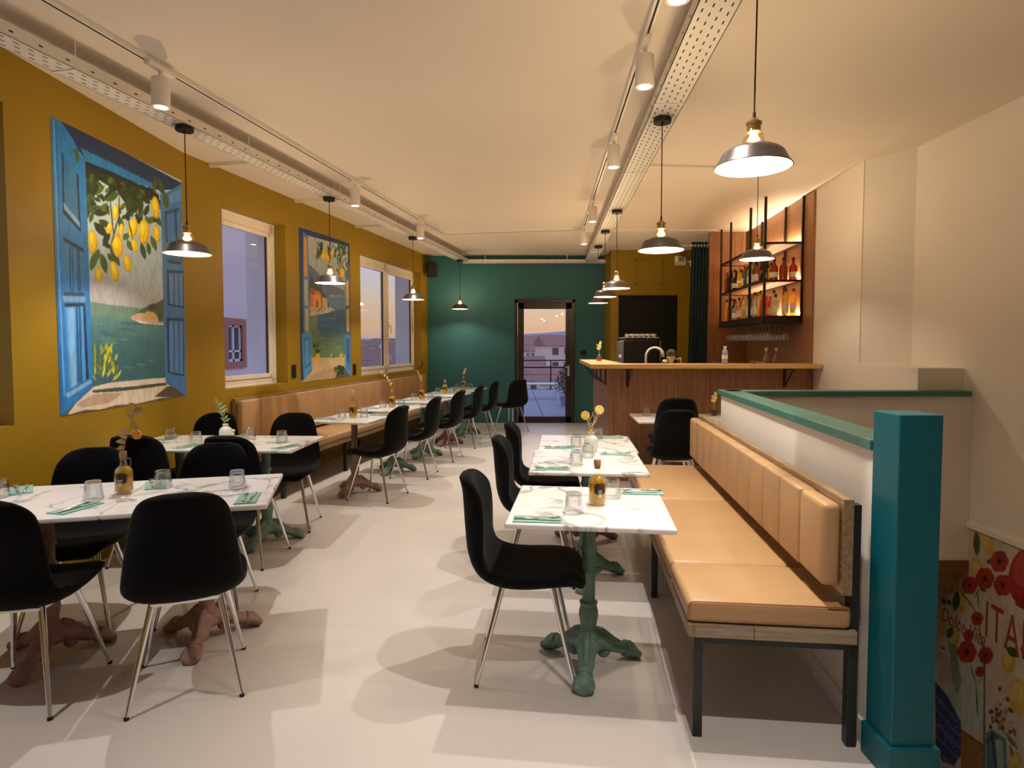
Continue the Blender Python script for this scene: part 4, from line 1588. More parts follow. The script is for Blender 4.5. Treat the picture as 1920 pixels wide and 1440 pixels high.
# back counters
t = thing('back_counter', 'dark back counter carrying the coffee machine', 'counter', (0, 0, 0))
mb = MB()
mb.box(1.45, 2.75, 7.85, 8.45, 0, 1.02)
obj('carcass', mb, 'bar_wood', t)
mb = MB()
mb.box(1.43, 2.77, 7.82, 8.47, 1.02, 1.05)
obj('worktop', mb, 'black_metal', t, bevel=0.003)
t = thing('side_counter', 'worktop below the bottle shelf beside the timber wall', 'counter', (0, 0, 0))
mb = MB()
mb.prism([(2.80, 6.72), (rwx(6.72) - 0.03, 6.72), (rwx(8.85) - 0.03, 8.85), (2.97, 8.85)], 0, 1.12)
obj('carcass', mb, 'bar_wood', t)
mb = MB()
mb.prism([(2.78, 6.70), (rwx(6.70) - 0.028, 6.70), (rwx(8.86) - 0.028, 8.86), (2.95, 8.86)], 1.12, 1.15)
obj('worktop', mb, 'counter_oak', t, bevel=0.003)

# coffee machine
t = thing('coffee_machine', 'black espresso machine with steel side on the back counter', 'coffee machine', (1.73, 8.1, 1.05))
mb = MB()
mb.box(-0.26, 0.20, -0.20, 0.22, 0.07, 0.50)
obj('body', mb, 'machine_black', t, bevel=0.03, bseg=3)
mb = MB()
mb.box(-0.285, -0.26, -0.21, 0.23, 0.06, 0.47)
obj('side_panel', mb, 'machine_steel', t, bevel=0.01)
mb = MB()
mb.box(0.20, 0.225, -0.21, 0.23, 0.20, 0.47)
obj('side_panel', mb, 'machine_steel', t, bevel=0.01)
mb = MB()
mb.box(-0.289, -0.285, -0.12, 0.02, 0.25, 0.29)
obj('badge', mb, 'label_white', t)
mb = MB()
mb.box(-0.26, 0.20, -0.19, 0.21, 0.51, 0.52)
for k in range(5):
    mb.tube([(-0.25 + 0.1 * k, -0.19, 0.50), (-0.25 + 0.1 * k, -0.19, 0.545)], 0.004, 6)
mb.tube([(-0.25, -0.19, 0.545), (0.16, -0.19, 0.545)], 0.005, 6)
obj('cup_rail', mb, 'steel', t)
for sx in (-0.2, 0.15):
    mb = MB()
    mb.lathe([(0.02, 0), (0.02, 0.07)], 12, Matrix.Translation((sx, 0, 0)))
    obj('foot', mb, 'machine_steel', t)
cupp, cpu_ = None, []
def make_cup():
    t = thing('espresso_cup', 'cup', 'cup')
    mb = MB()
    mb.lathe([(0.018, 0), (0.028, 0.012), (0.031, 0.045), (0.028, 0.045), (0.024, 0.014), (0.0, 0.01)], 16, cap1=False)
    obj('bowl', mb, 'ceramic_white', t, smooth=True)
    mb = MB()
    mb.tube([(0.028, 0, 0.036), (0.045, 0, 0.034), (0.045, 0, 0.018), (0.027, 0, 0.014)], 0.0035, 6)
    obj('handle', mb, 'ceramic_white', t, smooth='all')
    return t
cup0 = make_cup()
for k in range(6):
    place(cup0, cpu_, 'white espresso cup on the coffee machine, %s from the steel side' % ORD[k], (1.535 + k * 0.07, 8.02, 1.5702), k * 0.7, 'espresso cups')

# tap, grinder
t = thing('tap', 'white arched swan-neck tap behind the bar counter', 'tap', (1.545, 6.95, 1.06))
mb = MB()
pts = [(0, 0, 0.0), (0, 0, 0.25)]
for k in range(9):
    a = PI - PI * 0.85 * k / 8
    pts.append((0.10 + 0.10 * math.cos(a), 0, 0.28 + 0.10 * math.sin(a)))
pts.append((0.198, 0, 0.27))
mb.tube(pts, [0.013] * (len(pts) - 4) + [0.016, 0.018, 0.020, 0.018], 10)
obj('spout', mb, 'white_plastic', t, smooth='all')
mb = MB()
mb.lathe([(0.03, -0.01), (0.026, 0.02)], 16)
obj('base', mb, 'steel', t, smooth=True)
t = thing('sink_unit', 'low sink cabinet just behind the bar counter', 'cabinet', (0, 0, 0))
mb = MB()
mb.box(1.30, 2.05, 6.66, 7.20, 0, 1.03)
obj('carcass', mb, 'bar_wood', t)
mb = MB()
mb.box(1.28, 2.07, 6.645, 7.22, 1.03, 1.05)
obj('worktop', mb, 'steel', t, bevel=0.002)
t = thing('coffee_grinder', 'small chrome grinder with pale body beside the tap', 'grinder', (1.84, 6.97, 1.05))
mb = MB()
mb.box(-0.05, 0.05, -0.06, 0.06, 0, 0.12)
obj('base', mb, 'black_metal', t, bevel=0.006)
mb = MB()
mb.lathe([(0.035, 0.12), (0.028, 0.17), (0.022, 0.22), (0.05, 0.27), (0.052, 0.285)], 20)
obj('body', mb, 'cream_flower', t, smooth=True)
mb = MB()
mb.lathe([(0.055, 0.285), (0.06, 0.34), (0.03, 0.37), (0.0, 0.375)], 20)
obj('hopper', mb, 'bottle_glass', t, smooth=True)
mb = MB()
mb.tube([(0.05, -0.02, 0.25), (0.10, -0.03, 0.27), (0.11, -0.03, 0.20), (0.09, -0.03, 0.08)], 0.012, 10)
obj('spout', mb, 'chrome', t, smooth='all')
mb = MB()
mb.sphere((-0.075, -0.02, 0.22), 0.04, 12, 8)
obj('dosing_dome', mb, 'chrome', t, smooth='all')

# ------------------------------------------------------------------ bottle shelf
A_S = R(-5.2)
M_S = Mrot((2.832, 6.80, 0), A_S)
sh = thing('bottle_shelf', 'tall black steel shelf frame hung before the timber wall', 'shelf', (2.832, 6.80, 0), A_S)
LS, DS = 1.94, 0.405
for y_ in (0.0, 0.55, 1.43, LS):
    for x_ in (0.0, DS):
        mb = MB()
        mb.box(x_ - 0.0125, x_ + 0.0125, y_ - 0.0125, y_ + 0.0125, 1.71, H - 0.001)
        obj('post', mb, 'shelf_steel', sh)
for i, z in enumerate((1.80, 2.20, 2.62)):
    mb = MB()
    mb.box(-0.0125, 0.0125, 0.0125, LS, z - 0.025, z).box(DS - 0.0125, DS + 0.0125, 0.0125, LS, z - 0.025, z)
    mb.box(0.0125, DS, -0.0125, 0.0125, z - 0.025, z).box(0.0125, DS, LS - 0.0125, LS + 0.0125, z - 0.025, z)
    obj('shelf_frame', mb, 'shelf_steel', sh)
    mb = MB()
    mb.box(0.013, DS - 0.03, 0.013, LS - 0.013, z - 0.014, z - 0.002)
    obj('shelf_board', mb, 'wall_wood', sh)
    mb = MB()
    mb.box(DS - 0.012, DS + 0.004, 0.03, LS - 0.03, z + 0.002, z + 0.014)
    led = obj('led_strip', mb, 'led_glow', sh)
mb = MB()
mb.box(-0.0125, DS + 0.0125, -0.0125, LS + 0.0125, 1.715, 1.775)
obj('bottom_tray', mb, 'shelf_steel', sh)
for i in range(4):
    mb = MB()
    mb.bar((0.05 + 0.09 * i, 0.02, 1.712), (0.05 + 0.09 * i, LS - 0.02, 1.712), 0.012, 0.006)
    obj('glass_rail', mb, 'shelf_steel', sh)
for z in (1.81, 2.21, 2.63):
    ld = bpy.data.lights.new('led_light', 'AREA')
    ld.shape = 'RECTANGLE'
    ld.size = LS - 0.1
    ld.size_y = 0.02
    ld.energy = 16.0
    ld.color = (1.0, 0.78, 0.52)
    lo = bpy.data.objects.new('led_light', ld)
    COL.objects.link(lo)
    lo.parent = sh
    lo.matrix_local = Matrix.Translation((DS - 0.02, LS / 2, z + 0.012)) @ Matrix.Rotation(R(90), 4, 'Z') @ Matrix.Rotation(R(-150), 4, 'X')

BK = {'slim': [(0.030, 0), (0.034, 0.004), (0.034, 0.17), (0.028, 0.195), (0.014, 0.215), (0.0125, 0.27)],
      'wide': [(0.040, 0), (0.045, 0.004), (0.045, 0.13), (0.041, 0.155), (0.018, 0.185), (0.0135, 0.20), (0.0135, 0.235)],
      'tall': [(0.031, 0), (0.035, 0.004), (0.035, 0.20), (0.030, 0.222), (0.0135, 0.245), (0.0125, 0.285)],
      'square': [(0.036, 0), (0.040, 0.004), (0.040, 0.16), (0.036, 0.178), (0.015, 0.192), (0.0140, 0.225)]}
bprot = {}
def liquor(kind, liq, cap, lab, label, y_, x_, z):
    key = (kind, liq, cap, lab)
    if key not in bprot:
        pr = BK[kind]
        t = thing('liquor_bottle', 'bottle', 'bottle')
        mb = MB()
        mb.lathe(pr, 4 if kind == 'square' else 18, a0=R(45) if kind == 'square' else 0)
        obj('glass_body', mb, liq, t, smooth=True, angle=50)
        h_ = pr[-1][1]
        mb = MB()
        mb.lathe([(0.0155, h_ - 0.012), (0.0155, h_ + 0.022), (0.012, h_ + 0.025)], 14)
        obj('cap', mb, cap, t, smooth=True)
        if lab:
            r_ = pr[1][0]
            z0, z1 = 0.035, pr[2][1] * 0.72
            mb = MB()
            rr = r_ * (0.722 if kind == 'square' else 1.012)
            P = []
            for zz in (z0, z1):
                if kind == 'square':
                    P.append([(-rr * 0.9, -rr * 1.0, zz), (rr * 0.9, -rr * 1.0, zz)])
                else:
                    P.append([(rr * math.cos(R(-200 + 20 * q)), rr * math.sin(R(-200 + 20 * q)), zz) for q in range(12)])
            mb.grid(P)
            obj('label', mb, lab, t, smooth=(kind != 'square'))
        bprot[key] = (t, [])
    pr_, us = bprot[key]
    w = M_S @ Vector((x_, y_, z))
    return place(pr_, us, label, w, A_S + R(-35), 'bottles on the bar shelf')
U, Lo = 2.2005, 1.8005
n = 'bottle at the near end of the upper bar shelf, %s from the front'
liquor('wide', 'amber_liquor', 'cap_dark', 'label_white', 'amber ' + n % 'first', 0.11, 0.135, U)
liquor('wide', 'amber_liquor', 'cap_dark', None, 'unlabelled amber ' + n % 'second', 0.09, 0.235, U)
liquor('wide', 'amber_liquor', 'cap_dark', 'label_white', 'amber ' + n % 'third', 0.10, 0.345, U)
n = 'bottle at the near end of the lower bar shelf, %s from the front'
liquor('square', 'clear_liquor', 'cap_dark', 'label_white', 'clear square ' + n % 'first', 0.12, 0.165, Lo)
liquor('tall', 'yellow_liquor', 'cap_dark', 'label_white', 'yellow ' + n % 'second', 0.10, 0.265, Lo)
liquor('tall', 'yellow_liquor', 'cap_red', 'label_white', 'yellow ' + n % 'third', 0.09, 0.350, Lo)
rows_u = [('tall', 'dark_liquor', 'cap_dark', None, 'dark'), ('slim', 'red_liquor', 'cap_red', None, 'red'), ('square', 'orange_liquor', 'cap_dark', 'label_white', 'orange'),
          ('slim', 'green_liquor', 'cap_dark', 'label_white', 'green'), ('tall', 'clear_liquor', 'cap_dark', 'label_white', 'pale'), ('slim', 'clear_liquor', 'cap_gold', 'label_white', 'clear'),
          ('slim', 'green_liquor', 'cap_gold', None, 'olive green'), ('slim', 'orange_liquor', 'cap_red', 'label_white', 'orange'), ('square', 'yellow_liquor', 'cap_dark', None, 'yellow'),
          ('slim', 'yellow_liquor', 'cap_gold', 'label_white', 'pale gold'), ('wide', 'dark_liquor', 'cap_dark', 'label_white', 'dark brown'), ('slim', 'clear_liquor', 'cap_dark', None, 'clear'),
          ('slim', 'dark_liquor', 'cap_red', 'label_white', 'dark')]
rows_l = [('slim', 'orange_liquor', 'cap_gold', None, 'orange gold'), ('tall', 'yellow_liquor', 'cap_dark', None, 'golden'), ('slim', 'clear_liquor', 'cap_red', 'label_white', 'pale'),
          ('tall', 'clear_liquor', 'cap_dark', 'label_white', 'clear'), ('slim', 'green_liquor', 'cap_gold', 'label_white', 'green'), ('tall', 'yellow_liquor', 'cap_gold', 'label_white', 'yellow'),
          ('slim', 'clear_liquor', 'cap_gold', None, 'clear'), ('slim', 'yellow_liquor', 'cap_red', None, 'bright yellow'), ('square', 'orange_liquor', 'cap_red', 'label_white', 'amber orange'),
          ('slim', 'clear_liquor', 'cap_dark', 'label_white', 'clear'), ('wide', 'clear_liquor', 'cap_red', 'label_white', 'pale'), ('slim', 'dark_liquor', 'cap_dark', None, 'dark'),
          ('tall', 'clear_liquor', 'cap_dark', None, 'clear')]
for nm, z, rows in (('upper', U, rows_u), ('lower', Lo, rows_l)):
    for k in range(15):
        kd, lq, cp, lb, cn = rows[k % len(rows)]
        y_ = 0.24 + k * 0.113
        liquor(kd, lq, cp, lb, '%s bottle, %s in the long front row on the %s bar shelf' % (cn, ORD[k], nm), y_, 0.062 + 0.012 * (k % 2), z)
    for k in range(12):
        kd, lq, cp, lb, cn = rows[(k * 5 + 3) % len(rows)]
        y_ = 0.33 + k * 0.125
        liquor(kd, lq, cp, lb, '%s bottle, %s in the back row on the %s bar shelf' % (cn, ORD[k], nm), y_, 0.215, z)

# hanging wine glasses
def make_wineglass():
    t = thing('wine_glass', 'glass', 'wine glass')
    mb = MB()
    mb.lathe([(0.034, 0.0), (0.033, -0.003), (0.006, -0.008)], 20, cap1=False)
    obj('foot', mb, 'tumbler_glass', t, smooth='all')
    mb = MB()
    mb.lathe([(0.005, -0.006), (0.0038, -0.04), (0.0045, -0.085)], 10)
    obj('stem', mb, 'tumbler_glass', t, smooth='all')
    mb = MB()
    mb.lathe([(0.004, -0.085), (0.024, -0.098), (0.037, -0.125), (0.039, -0.15), (0.034, -0.185)], 20, cap0=False, cap1=False)
    obj('bowl', mb, 'tumbler_glass', t, smooth='all')
    return t
wg0, wus = make_wineglass(), []
for r_ in range(2):
    for k in range(16):
        w = M_S @ Vector((0.095 + 0.18 * r_, 0.10 + k * 0.115, 1.7085))
        place(wg0, wus, 'wine glass hanging upside down under the bar shelf, %s in the %s row' % (ORD[k], ('front', 'back')[r_]), w, 0, 'hanging wine glasses')

# things on the counters
t = thing('water_bottle', 'clear ribbed water bottle standing on the bar counter', 'bottle', (2.26, 6.40, 1.2705))
mb = MB()
mb.lathe([(0.026, 0), (0.031, 0.004), (0.031, 0.03), (0.028, 0.04), (0.031, 0.05), (0.031, 0.095), (0.028, 0.105), (0.031, 0.115), (0.026, 0.14), (0.014, 0.158), (0.0135, 0.17)], 20)
obj('body', mb, 'water_blue', t, smooth='all')
mb = MB()
mb.lathe([(0.016, 0.168), (0.016, 0.188)], 14)
obj('cap', mb, 'letter_white', t, smooth=True)
mb = MB()
mb.lathe([(0.0315, 0.052), (0.0315, 0.094)], 20, cap0=False, cap1=False)
obj('label', mb, 'label_white', t, smooth=True)
for k, (x, y) in enumerate(((2.93, 6.95), (3.06, 6.98))):
    t = thing('carafe', 'slim glass carafe with cork on the side worktop, %s of two' % ORD[k], 'carafe', (x, y, 1.1502), 0, 'carafes on the side worktop')
    mb = MB()
    mb.lathe([(0.034, 0), (0.038, 0.004), (0.038, 0.13), (0.030, 0.17), (0.013, 0.21), (0.012, 0.26)], 18)
    obj('body', mb, 'tumbler_glass', t, smooth='all')
    mb = MB()
    mb.lathe([(0.014, 0.25), (0.015, 0.285)], 12)
    obj('cork', mb, 'label_white', t, smooth=True)
for k in range(7):
    tumbler(2.82 + 0.012 * k, 8.40 - k * 0.19, 'tumbler stored on the side worktop, %s from the curtain' % ORD[k], z=1.1502)
for k, (x, y, m_, cn) in enumerate(((3.06, 7.62, 'dark_liquor', 'dark'), (3.04, 7.40, 'cap_red', 'red'), (3.02, 7.20, 'dark_liquor', 'black'))):
    t = thing('storage_jar', 'small %s lidded jar on the side worktop below the shelf' % cn, 'jar', (x, y, 1.1502), 0, 'jars on the side worktop')
    mb = MB()
    mb.lathe([(0.040, 0), (0.045, 0.005), (0.045, 0.085), (0.038, 0.098)], 18)
    obj('body', mb, m_, t, smooth=True)
    mb = MB()
    mb.lathe([(0.040, 0.098), (0.040, 0.115), (0.0, 0.118)], 18)
    obj('lid', mb, 'steel', t, smooth=True)

# curtain with eyelets
t = thing('curtain', 'dark teal curtain hanging from a pole beside the timber wall', 'curtain', (0, 0, 0))
mb = MB()
P, Q = [], []
nn = 60
for i in range(9):
    z = 0.02 + (2.98 - 0.02) * i / 8
    fl_ = 1 - 0.10 * (i / 8)
    row, row2 = [], []
    for j in range(nn + 1):
        f = j / nn
        x = 2.885 - 0.27 * f * fl_ - (0.03 * (1 - i / 8) if j > 0 else 0) * f
        y = 8.93 + 0.022 * math.sin(2 * PI * f * 5.5) * (0.8 + 0.2 * math.sin(i))
        row.append((x, y, z))
        row2.append((x, y + 0.004, z))
    P.append(row)
    Q.append(list(reversed(row2)))
mb.grid(P).grid(Q)
obj('cloth', mb, 'curtain_teal', t, smooth='all')
for k in range(5):
    mb = MB()
    f = (k + 0.5) / 5.5
    pts = [(2.885 - 0.27 * f * 0.9 + 0.004, 8.93 + 0.024 * math.cos(a * PI / 6), 2.925 + 0.024 * math.sin(a * PI / 6)) for a in range(13)]
    mb.tube(pts, 0.005, 6, caps=False)
    obj('eyelet', mb, 'steel', t, smooth='all')
mb = MB()
mb.tube([(2.45, 8.93, 2.925), (2.893, 8.93, 2.925)], 0.011, 10)
mb.sphere((2.45, 8.93, 2.925), 0.02, 10, 8)
tag(obj('curtain_pole', mb, 'steel', smooth=True), 'short steel pole carrying the dark teal curtain', 'curtain pole')

# ------------------------------------------------------------------ small wall fixtures
t = thing('wall_speaker', 'small black loudspeaker high in the corner of the teal wall', 'speaker', (-1.47, 11.10, 2.84), R(14))
mb = MB()
mb.box(-0.085, 0.085, -0.08, 0.06, -0.13, 0.13)
obj('cabinet', mb, 'speaker_black', t, bevel=0.008)
mb = MB()
mb.box(-0.075, 0.075, -0.083, -0.08, -0.12, 0.12)
obj('grille', mb, 'slot_black', t)
mb = MB()
mb.tube([(0, 0.06, 0.05), (0, 0.19, 0.06)], 0.012, 8)
mb.box(-0.03, 0.03, 0.02, 0.05, 0.13, 0.155)
obj('bracket', mb, 'black_metal', t)
def socket(label, s, z, M=M_SW, m='socket_black'):
    w = M @ Vector((0, s, z))
    t = thing('wall_socket', label, 'socket', w, A_L, 'wall sockets')
    mb = MB()
    mb.box(0, 0.010, -0.042, 0.042, -0.075, 0.075)
    obj('plate', mb, m, t, bevel=0.002)
    for dz in (-0.036, 0.036):
        mb = MB()
        mb.box(0.010, 0.013, -0.026, 0.026, dz - 0.026, dz + 0.026)
        obj('insert', mb, 'void_black', t)
socket('black double socket between the first window and small mural', 1.66, 1.17)
socket('black double socket between the small mural and double window', 3.17, 1.13)
t = thing('light_switch', 'small chrome switch near the teal corner of the mustard wall', 'switch', M_SW @ Vector((0, 5.86, 1.12)), A_L)
for k in range(2):
    mb = MB()
    mb.lathe([(0.03, 0), (0.03, 0.01), (0.01, 0.012), (0.01, 0.03)], 14, Matrix.Translation((0, 0.04 * k - 0.02, 0.05 * k - 0.025)) @ Matrix.Rotation(R(90), 4, 'Y'))
    obj('button', mb, 'brass', t, smooth=True)
t = thing('light_switch', 'black double switch on the teal wall beside the door', 'switch', (1.335, 11.28, 1.32), 0)
mb = MB()
mb.box(-0.055, 0.055, -0.012, 0, -0.045, 0.045)
obj('plate', mb, 'socket_black', t, bevel=0.002)
for sx in (-0.026, 0.026):
    mb = MB()
    mb.box(sx - 0.022, sx + 0.022, -0.016, -0.012, -0.036, 0.036)
    obj('rocker', mb, 'void_black', t)
t = thing('emergency_light', 'white twin-head emergency light high beside the curtain', 'emergency light', (2.93, 10.52, 2.92), 0)
mb = MB()
mb.box(-0.09, 0.09, 0.0, 0.08, -0.07, 0.07)
obj('case', mb, 'white_plastic', t, bevel=0.01)
for sx, rz in ((-0.06, 20), (0.20, -25)):
    mb = MB()
    Mh = Matrix.Translation((sx, -0.06, -0.05 if sx > 0 else 0.02)) @ Matrix.Rotation(R(rz), 4, 'Z')
    mb.box(-0.055, 0.055, -0.05, 0.04, -0.055, 0.055, Mh)
    hd = obj('lamp_head', mb, 'white_plastic', t, bevel=0.012)
    mb = MB()
    mb.lathe([(0.0, 0.0), (0.04, 0.0)], 18, Mh @ Matrix.Translation((0, -0.051, 0)) @ Matrix.Rotation(R(90), 4, 'X'), cap0=False, cap1=False)
    obj('lens', mb, 'steel', hd)
mb = MB()
mb.tube([(0.12, 0.05, 0.0), (0.2, 0.0, -0.03)], 0.015, 8)
obj('arm', mb, 'white_plastic', t)

# ------------------------------------------------------------------ outside: terrace, neighbours, town, hills
mb = MB()
mb.box(-3.0, 7.0, 11.46, 20.4, -0.30, -0.045)
te = struct('terrace', mb, 'terrace_joint', 'terrace slab outside the glazed door')
mb = MB()
mb.box(-0.592, 0.592, -0.592, 0.592, -0.02, 0.0)
tile0 = None
for i in range(8):
    for j in range(7):
        if tile0 is None:
            tile0 = obj('tile', mb, 'terrace_tile', te, bevel=0.006)
            o = tile0
        else:
            o = tile0.copy()
            COL.objects.link(o)
        o.location = (-2.35 + 1.2 * i, 12.1 + 1.2 * j, -0.025)
ra = thing('railing', 'slim dark railing along the terrace edge', 'railing', (0, 20.2, -0.045))
mb = MB()
mb.tube([(-3, 0, 0.98), (7, 0, 0.98)], 0.02, 8)
obj('top_rail', mb, 'black_metal', ra)
for z in (0.25, 0.5, 0.75):
    mb = MB()
    mb.tube([(-3, 0, z), (7, 0, z)], 0.008, 6)
    obj('wire', mb, 'black_metal', ra)
for k in range(8):
    mb = MB()
    mb.box(-2.9 + 1.4 * k - 0.02, -2.9 + 1.4 * k + 0.02, -0.02, 0.02, 0, 0.98)
    obj('post', mb, 'black_metal', ra)
def planter(label, x, y, s, seed):
    t = thing('potted_shrub', label, 'shrub', (x, y, -0.025), 0, 'terrace shrubs')
    mb = MB()
    mb.lathe([(0.15 * s, 0), (0.20 * s, 0.32 * s), (0.21 * s, 0.34 * s), (0.18 * s, 0.33 * s)], 18)
    obj('pot', mb, 'house_grey', t, smooth=True)
    mb = MB()
    rnd = random.Random(seed)
    for k in range(5):
        mb.tube([(0, 0, 0.3 * s), (rnd.uniform(-.1, .1), rnd.uniform(-.1, .1), 0.6 * s), (rnd.uniform(-.25, .25), rnd.uniform(-.25, .25), 0.9 * s)], 0.01, 5)
    obj('branches', mb, 'dried_stem', t)
    mb = MB()
    for k in range(420):
        a, b_ = rnd.uniform(0, 2 * PI), rnd.uniform(-1, 1)
        r_ = 0.36 * s * rnd.random() ** 0.4
        c = Vector((r_ * math.cos(a) * math.sqrt(1 - b_ * b_), r_ * math.sin(a) * math.sqrt(1 - b_ * b_), 0.78 * s + r_ * 1.25 * b_))
        d = Vector((rnd.uniform(-1, 1), rnd.uniform(-1, 1), rnd.uniform(-.3, 1))).normalized() * 0.09 * s
        sd = d.cross(Vector((rnd.uniform(-1, 1), rnd.uniform(-1, 1), 1))).normalized() * 0.022 * s
        n_ = d.cross(sd).normalized() * 0.003
        mb.add([c - n_, c + d * 0.5 + sd, c + d, c + d * 0.5 - sd, c + d * 0.5 + n_], [(0, 1, 4), (1, 2, 4), (2, 3, 4), (3, 0, 4), (0, 3, 2, 1)])
    f = obj('foliage', mb, 'plant_green', t)
    f['kind'] = 'stuff'
planter('potted green shrub on the terrace beside the glazed door', 1.30, 14.6, 0.72, 3)
planter('smaller potted shrub farther along the terrace', 1.72, 17.6, 0.9, 5)
t = thing('terrace_table', 'low white metal table outside on the terrace', 'table', (1.02, 16.6, -0.025))
mb = MB()
mb.box(-0.9, 0.25, -0.3, 0.3, 0.40, 0.43)
obj('table_top', mb, 'white_metal', t)
for sx in (-0.86, 0.21):
    for sy in (-0.26, 0.26):
        mb = MB()
        mb.box(sx - 0.02, sx + 0.02, sy - 0.02, sy + 0.02, 0, 0.40)
        obj('leg', mb, 'white_metal', t)

# neighbouring house seen through the first window
t = thing('neighbour_house', 'pale pink neighbouring house with a shuttered window outside the first window', 'building', (0, 0, 0))
mb = MB()
wall_boxes(mb, -8.2, -7.6, 10.0, 24.0, -9.0, 9.0, [(16.05, 16.95, 1.0, 2.0)])
mb.box(-14, -8.2, 10.0, 24.0, -9.0, 9.0)
obj('wall', mb, 'house_pink', t)
mb = MB()
for a in ((15.85, 17.15, 0.82, 1.0), (15.85, 17.15, 2.0, 2.18), (15.85, 16.05, 1.0, 2.0), (16.95, 17.15, 1.0, 2.0)):
    mb.box(-7.62, -7.54, *a)
w_ = obj('window', mb, 'surround_rose', t)
mb = MB()
mb.box(-7.72, -7.66, 16.05, 16.95, 1.0, 2.0)
obj('pane', mb, 'pane_dark', w_)
mb = MB()
for a in ((16.05, 16.11, 1.0, 2.0), (16.89, 16.95, 1.0, 2.0), (16.46, 16.54, 1.0, 2.0), (16.05, 16.95, 1.94, 2.0), (16.05, 16.95, 1.0, 1.07), (16.05, 16.95, 1.26, 1.31)):
    mb.box(-7.66, -7.62, *a)
obj('window_bars', mb, 'house_white', w_)

# ground and hills
mb = MB()
mb.box(-500, 400, 24, 700, -14.5, -13.5)
struct('ground', mb, 'ground_dark', 'dusky ground of the town below')
mb = MB()
NX, NY = 60, 16
P = []
rnd = random.Random(2)
ph = [rnd.uniform(0, 6.28) for _ in range(6)]
for i in range(NX + 1):
    x = -420 + 760 * i / NX
    row = []
    for j in range(NY + 1):
        f = j / NY
        y = 240 + 260 * f
        hgt = (9 + 1.4 * math.sin(x / 120 + ph[0]) + 0.5 * math.sin(x / 45 + ph[1]) + 4 * smoothstep(20, 160, x)) * smoothstep(0, 0.55, f) * (1 if f < 0.6 else 1 - 0.5 * (f - 0.6)) * 1.45
        row.append((x, y, -14 + hgt * 1.75))
    P.append(row)
mb.grid([list(reversed(r_)) for r_ in P])
struct('hills', mb, 'hill_haze', 'hazy hills on the horizon at dusk', smooth='all')
def house(label, x, y, w, d, h, wallm, rz, zb=-13.6, rows=3, cols=3):
    t = thing('house', label, 'building', (x, y, zb), rz, 'town houses at dusk')
    mb = MB()
    mb.box(-w / 2, w / 2, -d / 2, d / 2, 0, h)
    obj('wall', mb, wallm, t)
    mb = MB()
    e = 0.5
    mb.add([(-w / 2 - e, -d / 2 - e, h), (w / 2 + e, -d / 2 - e, h), (w / 2 + e, d / 2 + e, h), (-w / 2 - e, d / 2 + e, h), (-w / 2 - e, 0, h + 2.2), (w / 2 + e, 0, h + 2.2)],
           [(0, 1, 5, 4), (2, 3, 4, 5), (0, 4, 3), (1, 2, 5), (3, 2, 1, 0)])
    rf = obj('roof', mb, 'roof_tile', t)
    mb = MB()
    mb.box(w * 0.2, w * 0.2 + 0.7, 0.4, 1.1, h + 0.8, h + 3.0)
    obj('chimney', mb, wallm, rf)
    ww = w / (cols * 2 + 1)
    for i in range(rows):
        for j in range(cols):
            mb = MB()
            x0 = -w / 2 + ww * (2 * j + 1)
            z0 = h - 1.9 - 2.9 * i
            if z0 < 0.5:
                continue
            mb.box(x0, x0 + ww, -d / 2 - 0.06, -d / 2 + 0.05, z0, z0 + 1.4)
            obj('window', mb, 'pane_dark', t)
rnd = random.Random(9)
k = 0
hs = []
cols_ = ['house_cream', 'house_grey', 'house_white', 'house_rose']
cn = {'house_cream': 'cream', 'house_grey': 'grey', 'house_white': 'white', 'house_rose': 'rose'}
# houses in the door view, then in the double-window view
for x, y, w, d, h, m_, rz, lb in (
        (2.4, 72, 5, 7, 6.4, 'house_rose', 0.2, 'rose house with tiled roof, nearest beyond the terrace railing'),
        (7.4, 84, 6, 7, 9.6, 'house_white', -0.2, 'tall white house at the edge of the door view'),
        (4.6, 96, 6, 8, 9.4, 'house_cream', 0.1, 'cream house in the middle distance of the door view'),
        (1.4, 118, 9, 8, 10.6, 'house_grey', -0.1, 'grey house low in the door view'),
        (10.4, 128, 9, 8, 14.8, 'house_cream', 0.25, 'tall cream house high in the door view'),
        (4.5, 150, 12, 8, 13.4, 'house_white', 0.0, 'wide white house in the upper door view'),
        (9.0, 190, 14, 9, 15.5, 'house_rose', 0.1, 'wide rose house far off in the door view'),
        (-13.5, 62, 8, 7, 8.2, 'house_grey', 0.3, 'grey house nearest in the double window view'),
        (-19.5, 84, 9, 8, 10.5, 'house_rose', 0.1, 'rose house in the double window view'),
        (-17.5, 100, 9, 8, 11.0, 'house_cream', -0.2, 'cream house in the middle of the double window view'),
        (-28.0, 118, 10, 8, 12.0, 'house_white', 0.2, 'white house at the edge of the double window view'),
        (-23.0, 140, 12, 9, 13.2, 'house_grey', 0.1, 'grey house farther off in the double window view'),
        (-32.0, 170, 14, 9, 14.5, 'house_cream', -0.1, 'wide cream house far off in the double window view'),
        (-38.0, 130, 11, 9, 12.5, 'house_rose', 0.2, 'rose house behind the double window frame'),
        (-46.0, 190, 14, 9, 14.0, 'house_white', 0.1, 'white house far off behind the double window'),
        (12.5, 170, 8, 8, 12.6, 'house_white', 0.3, 'small white house far right in the door view'),
        (8.2, 160, 6, 7, 11.0, 'house_cream', -0.2, 'small cream house between two wide ones, door view'),
        (14.0, 205, 10, 8, 14.6, 'house_grey', 0.1, 'grey house under the hill in the door view'),
        (-26.0, 160, 8, 8, 11.8, 'house_white', 0.2, 'small white house in the double window view'),
        (-38.0, 205, 12, 8, 14.2, 'house_rose', 0.0, 'rose house under the hill, double window view')):
    house(lb, x, y, w, d, h, m_, rz)
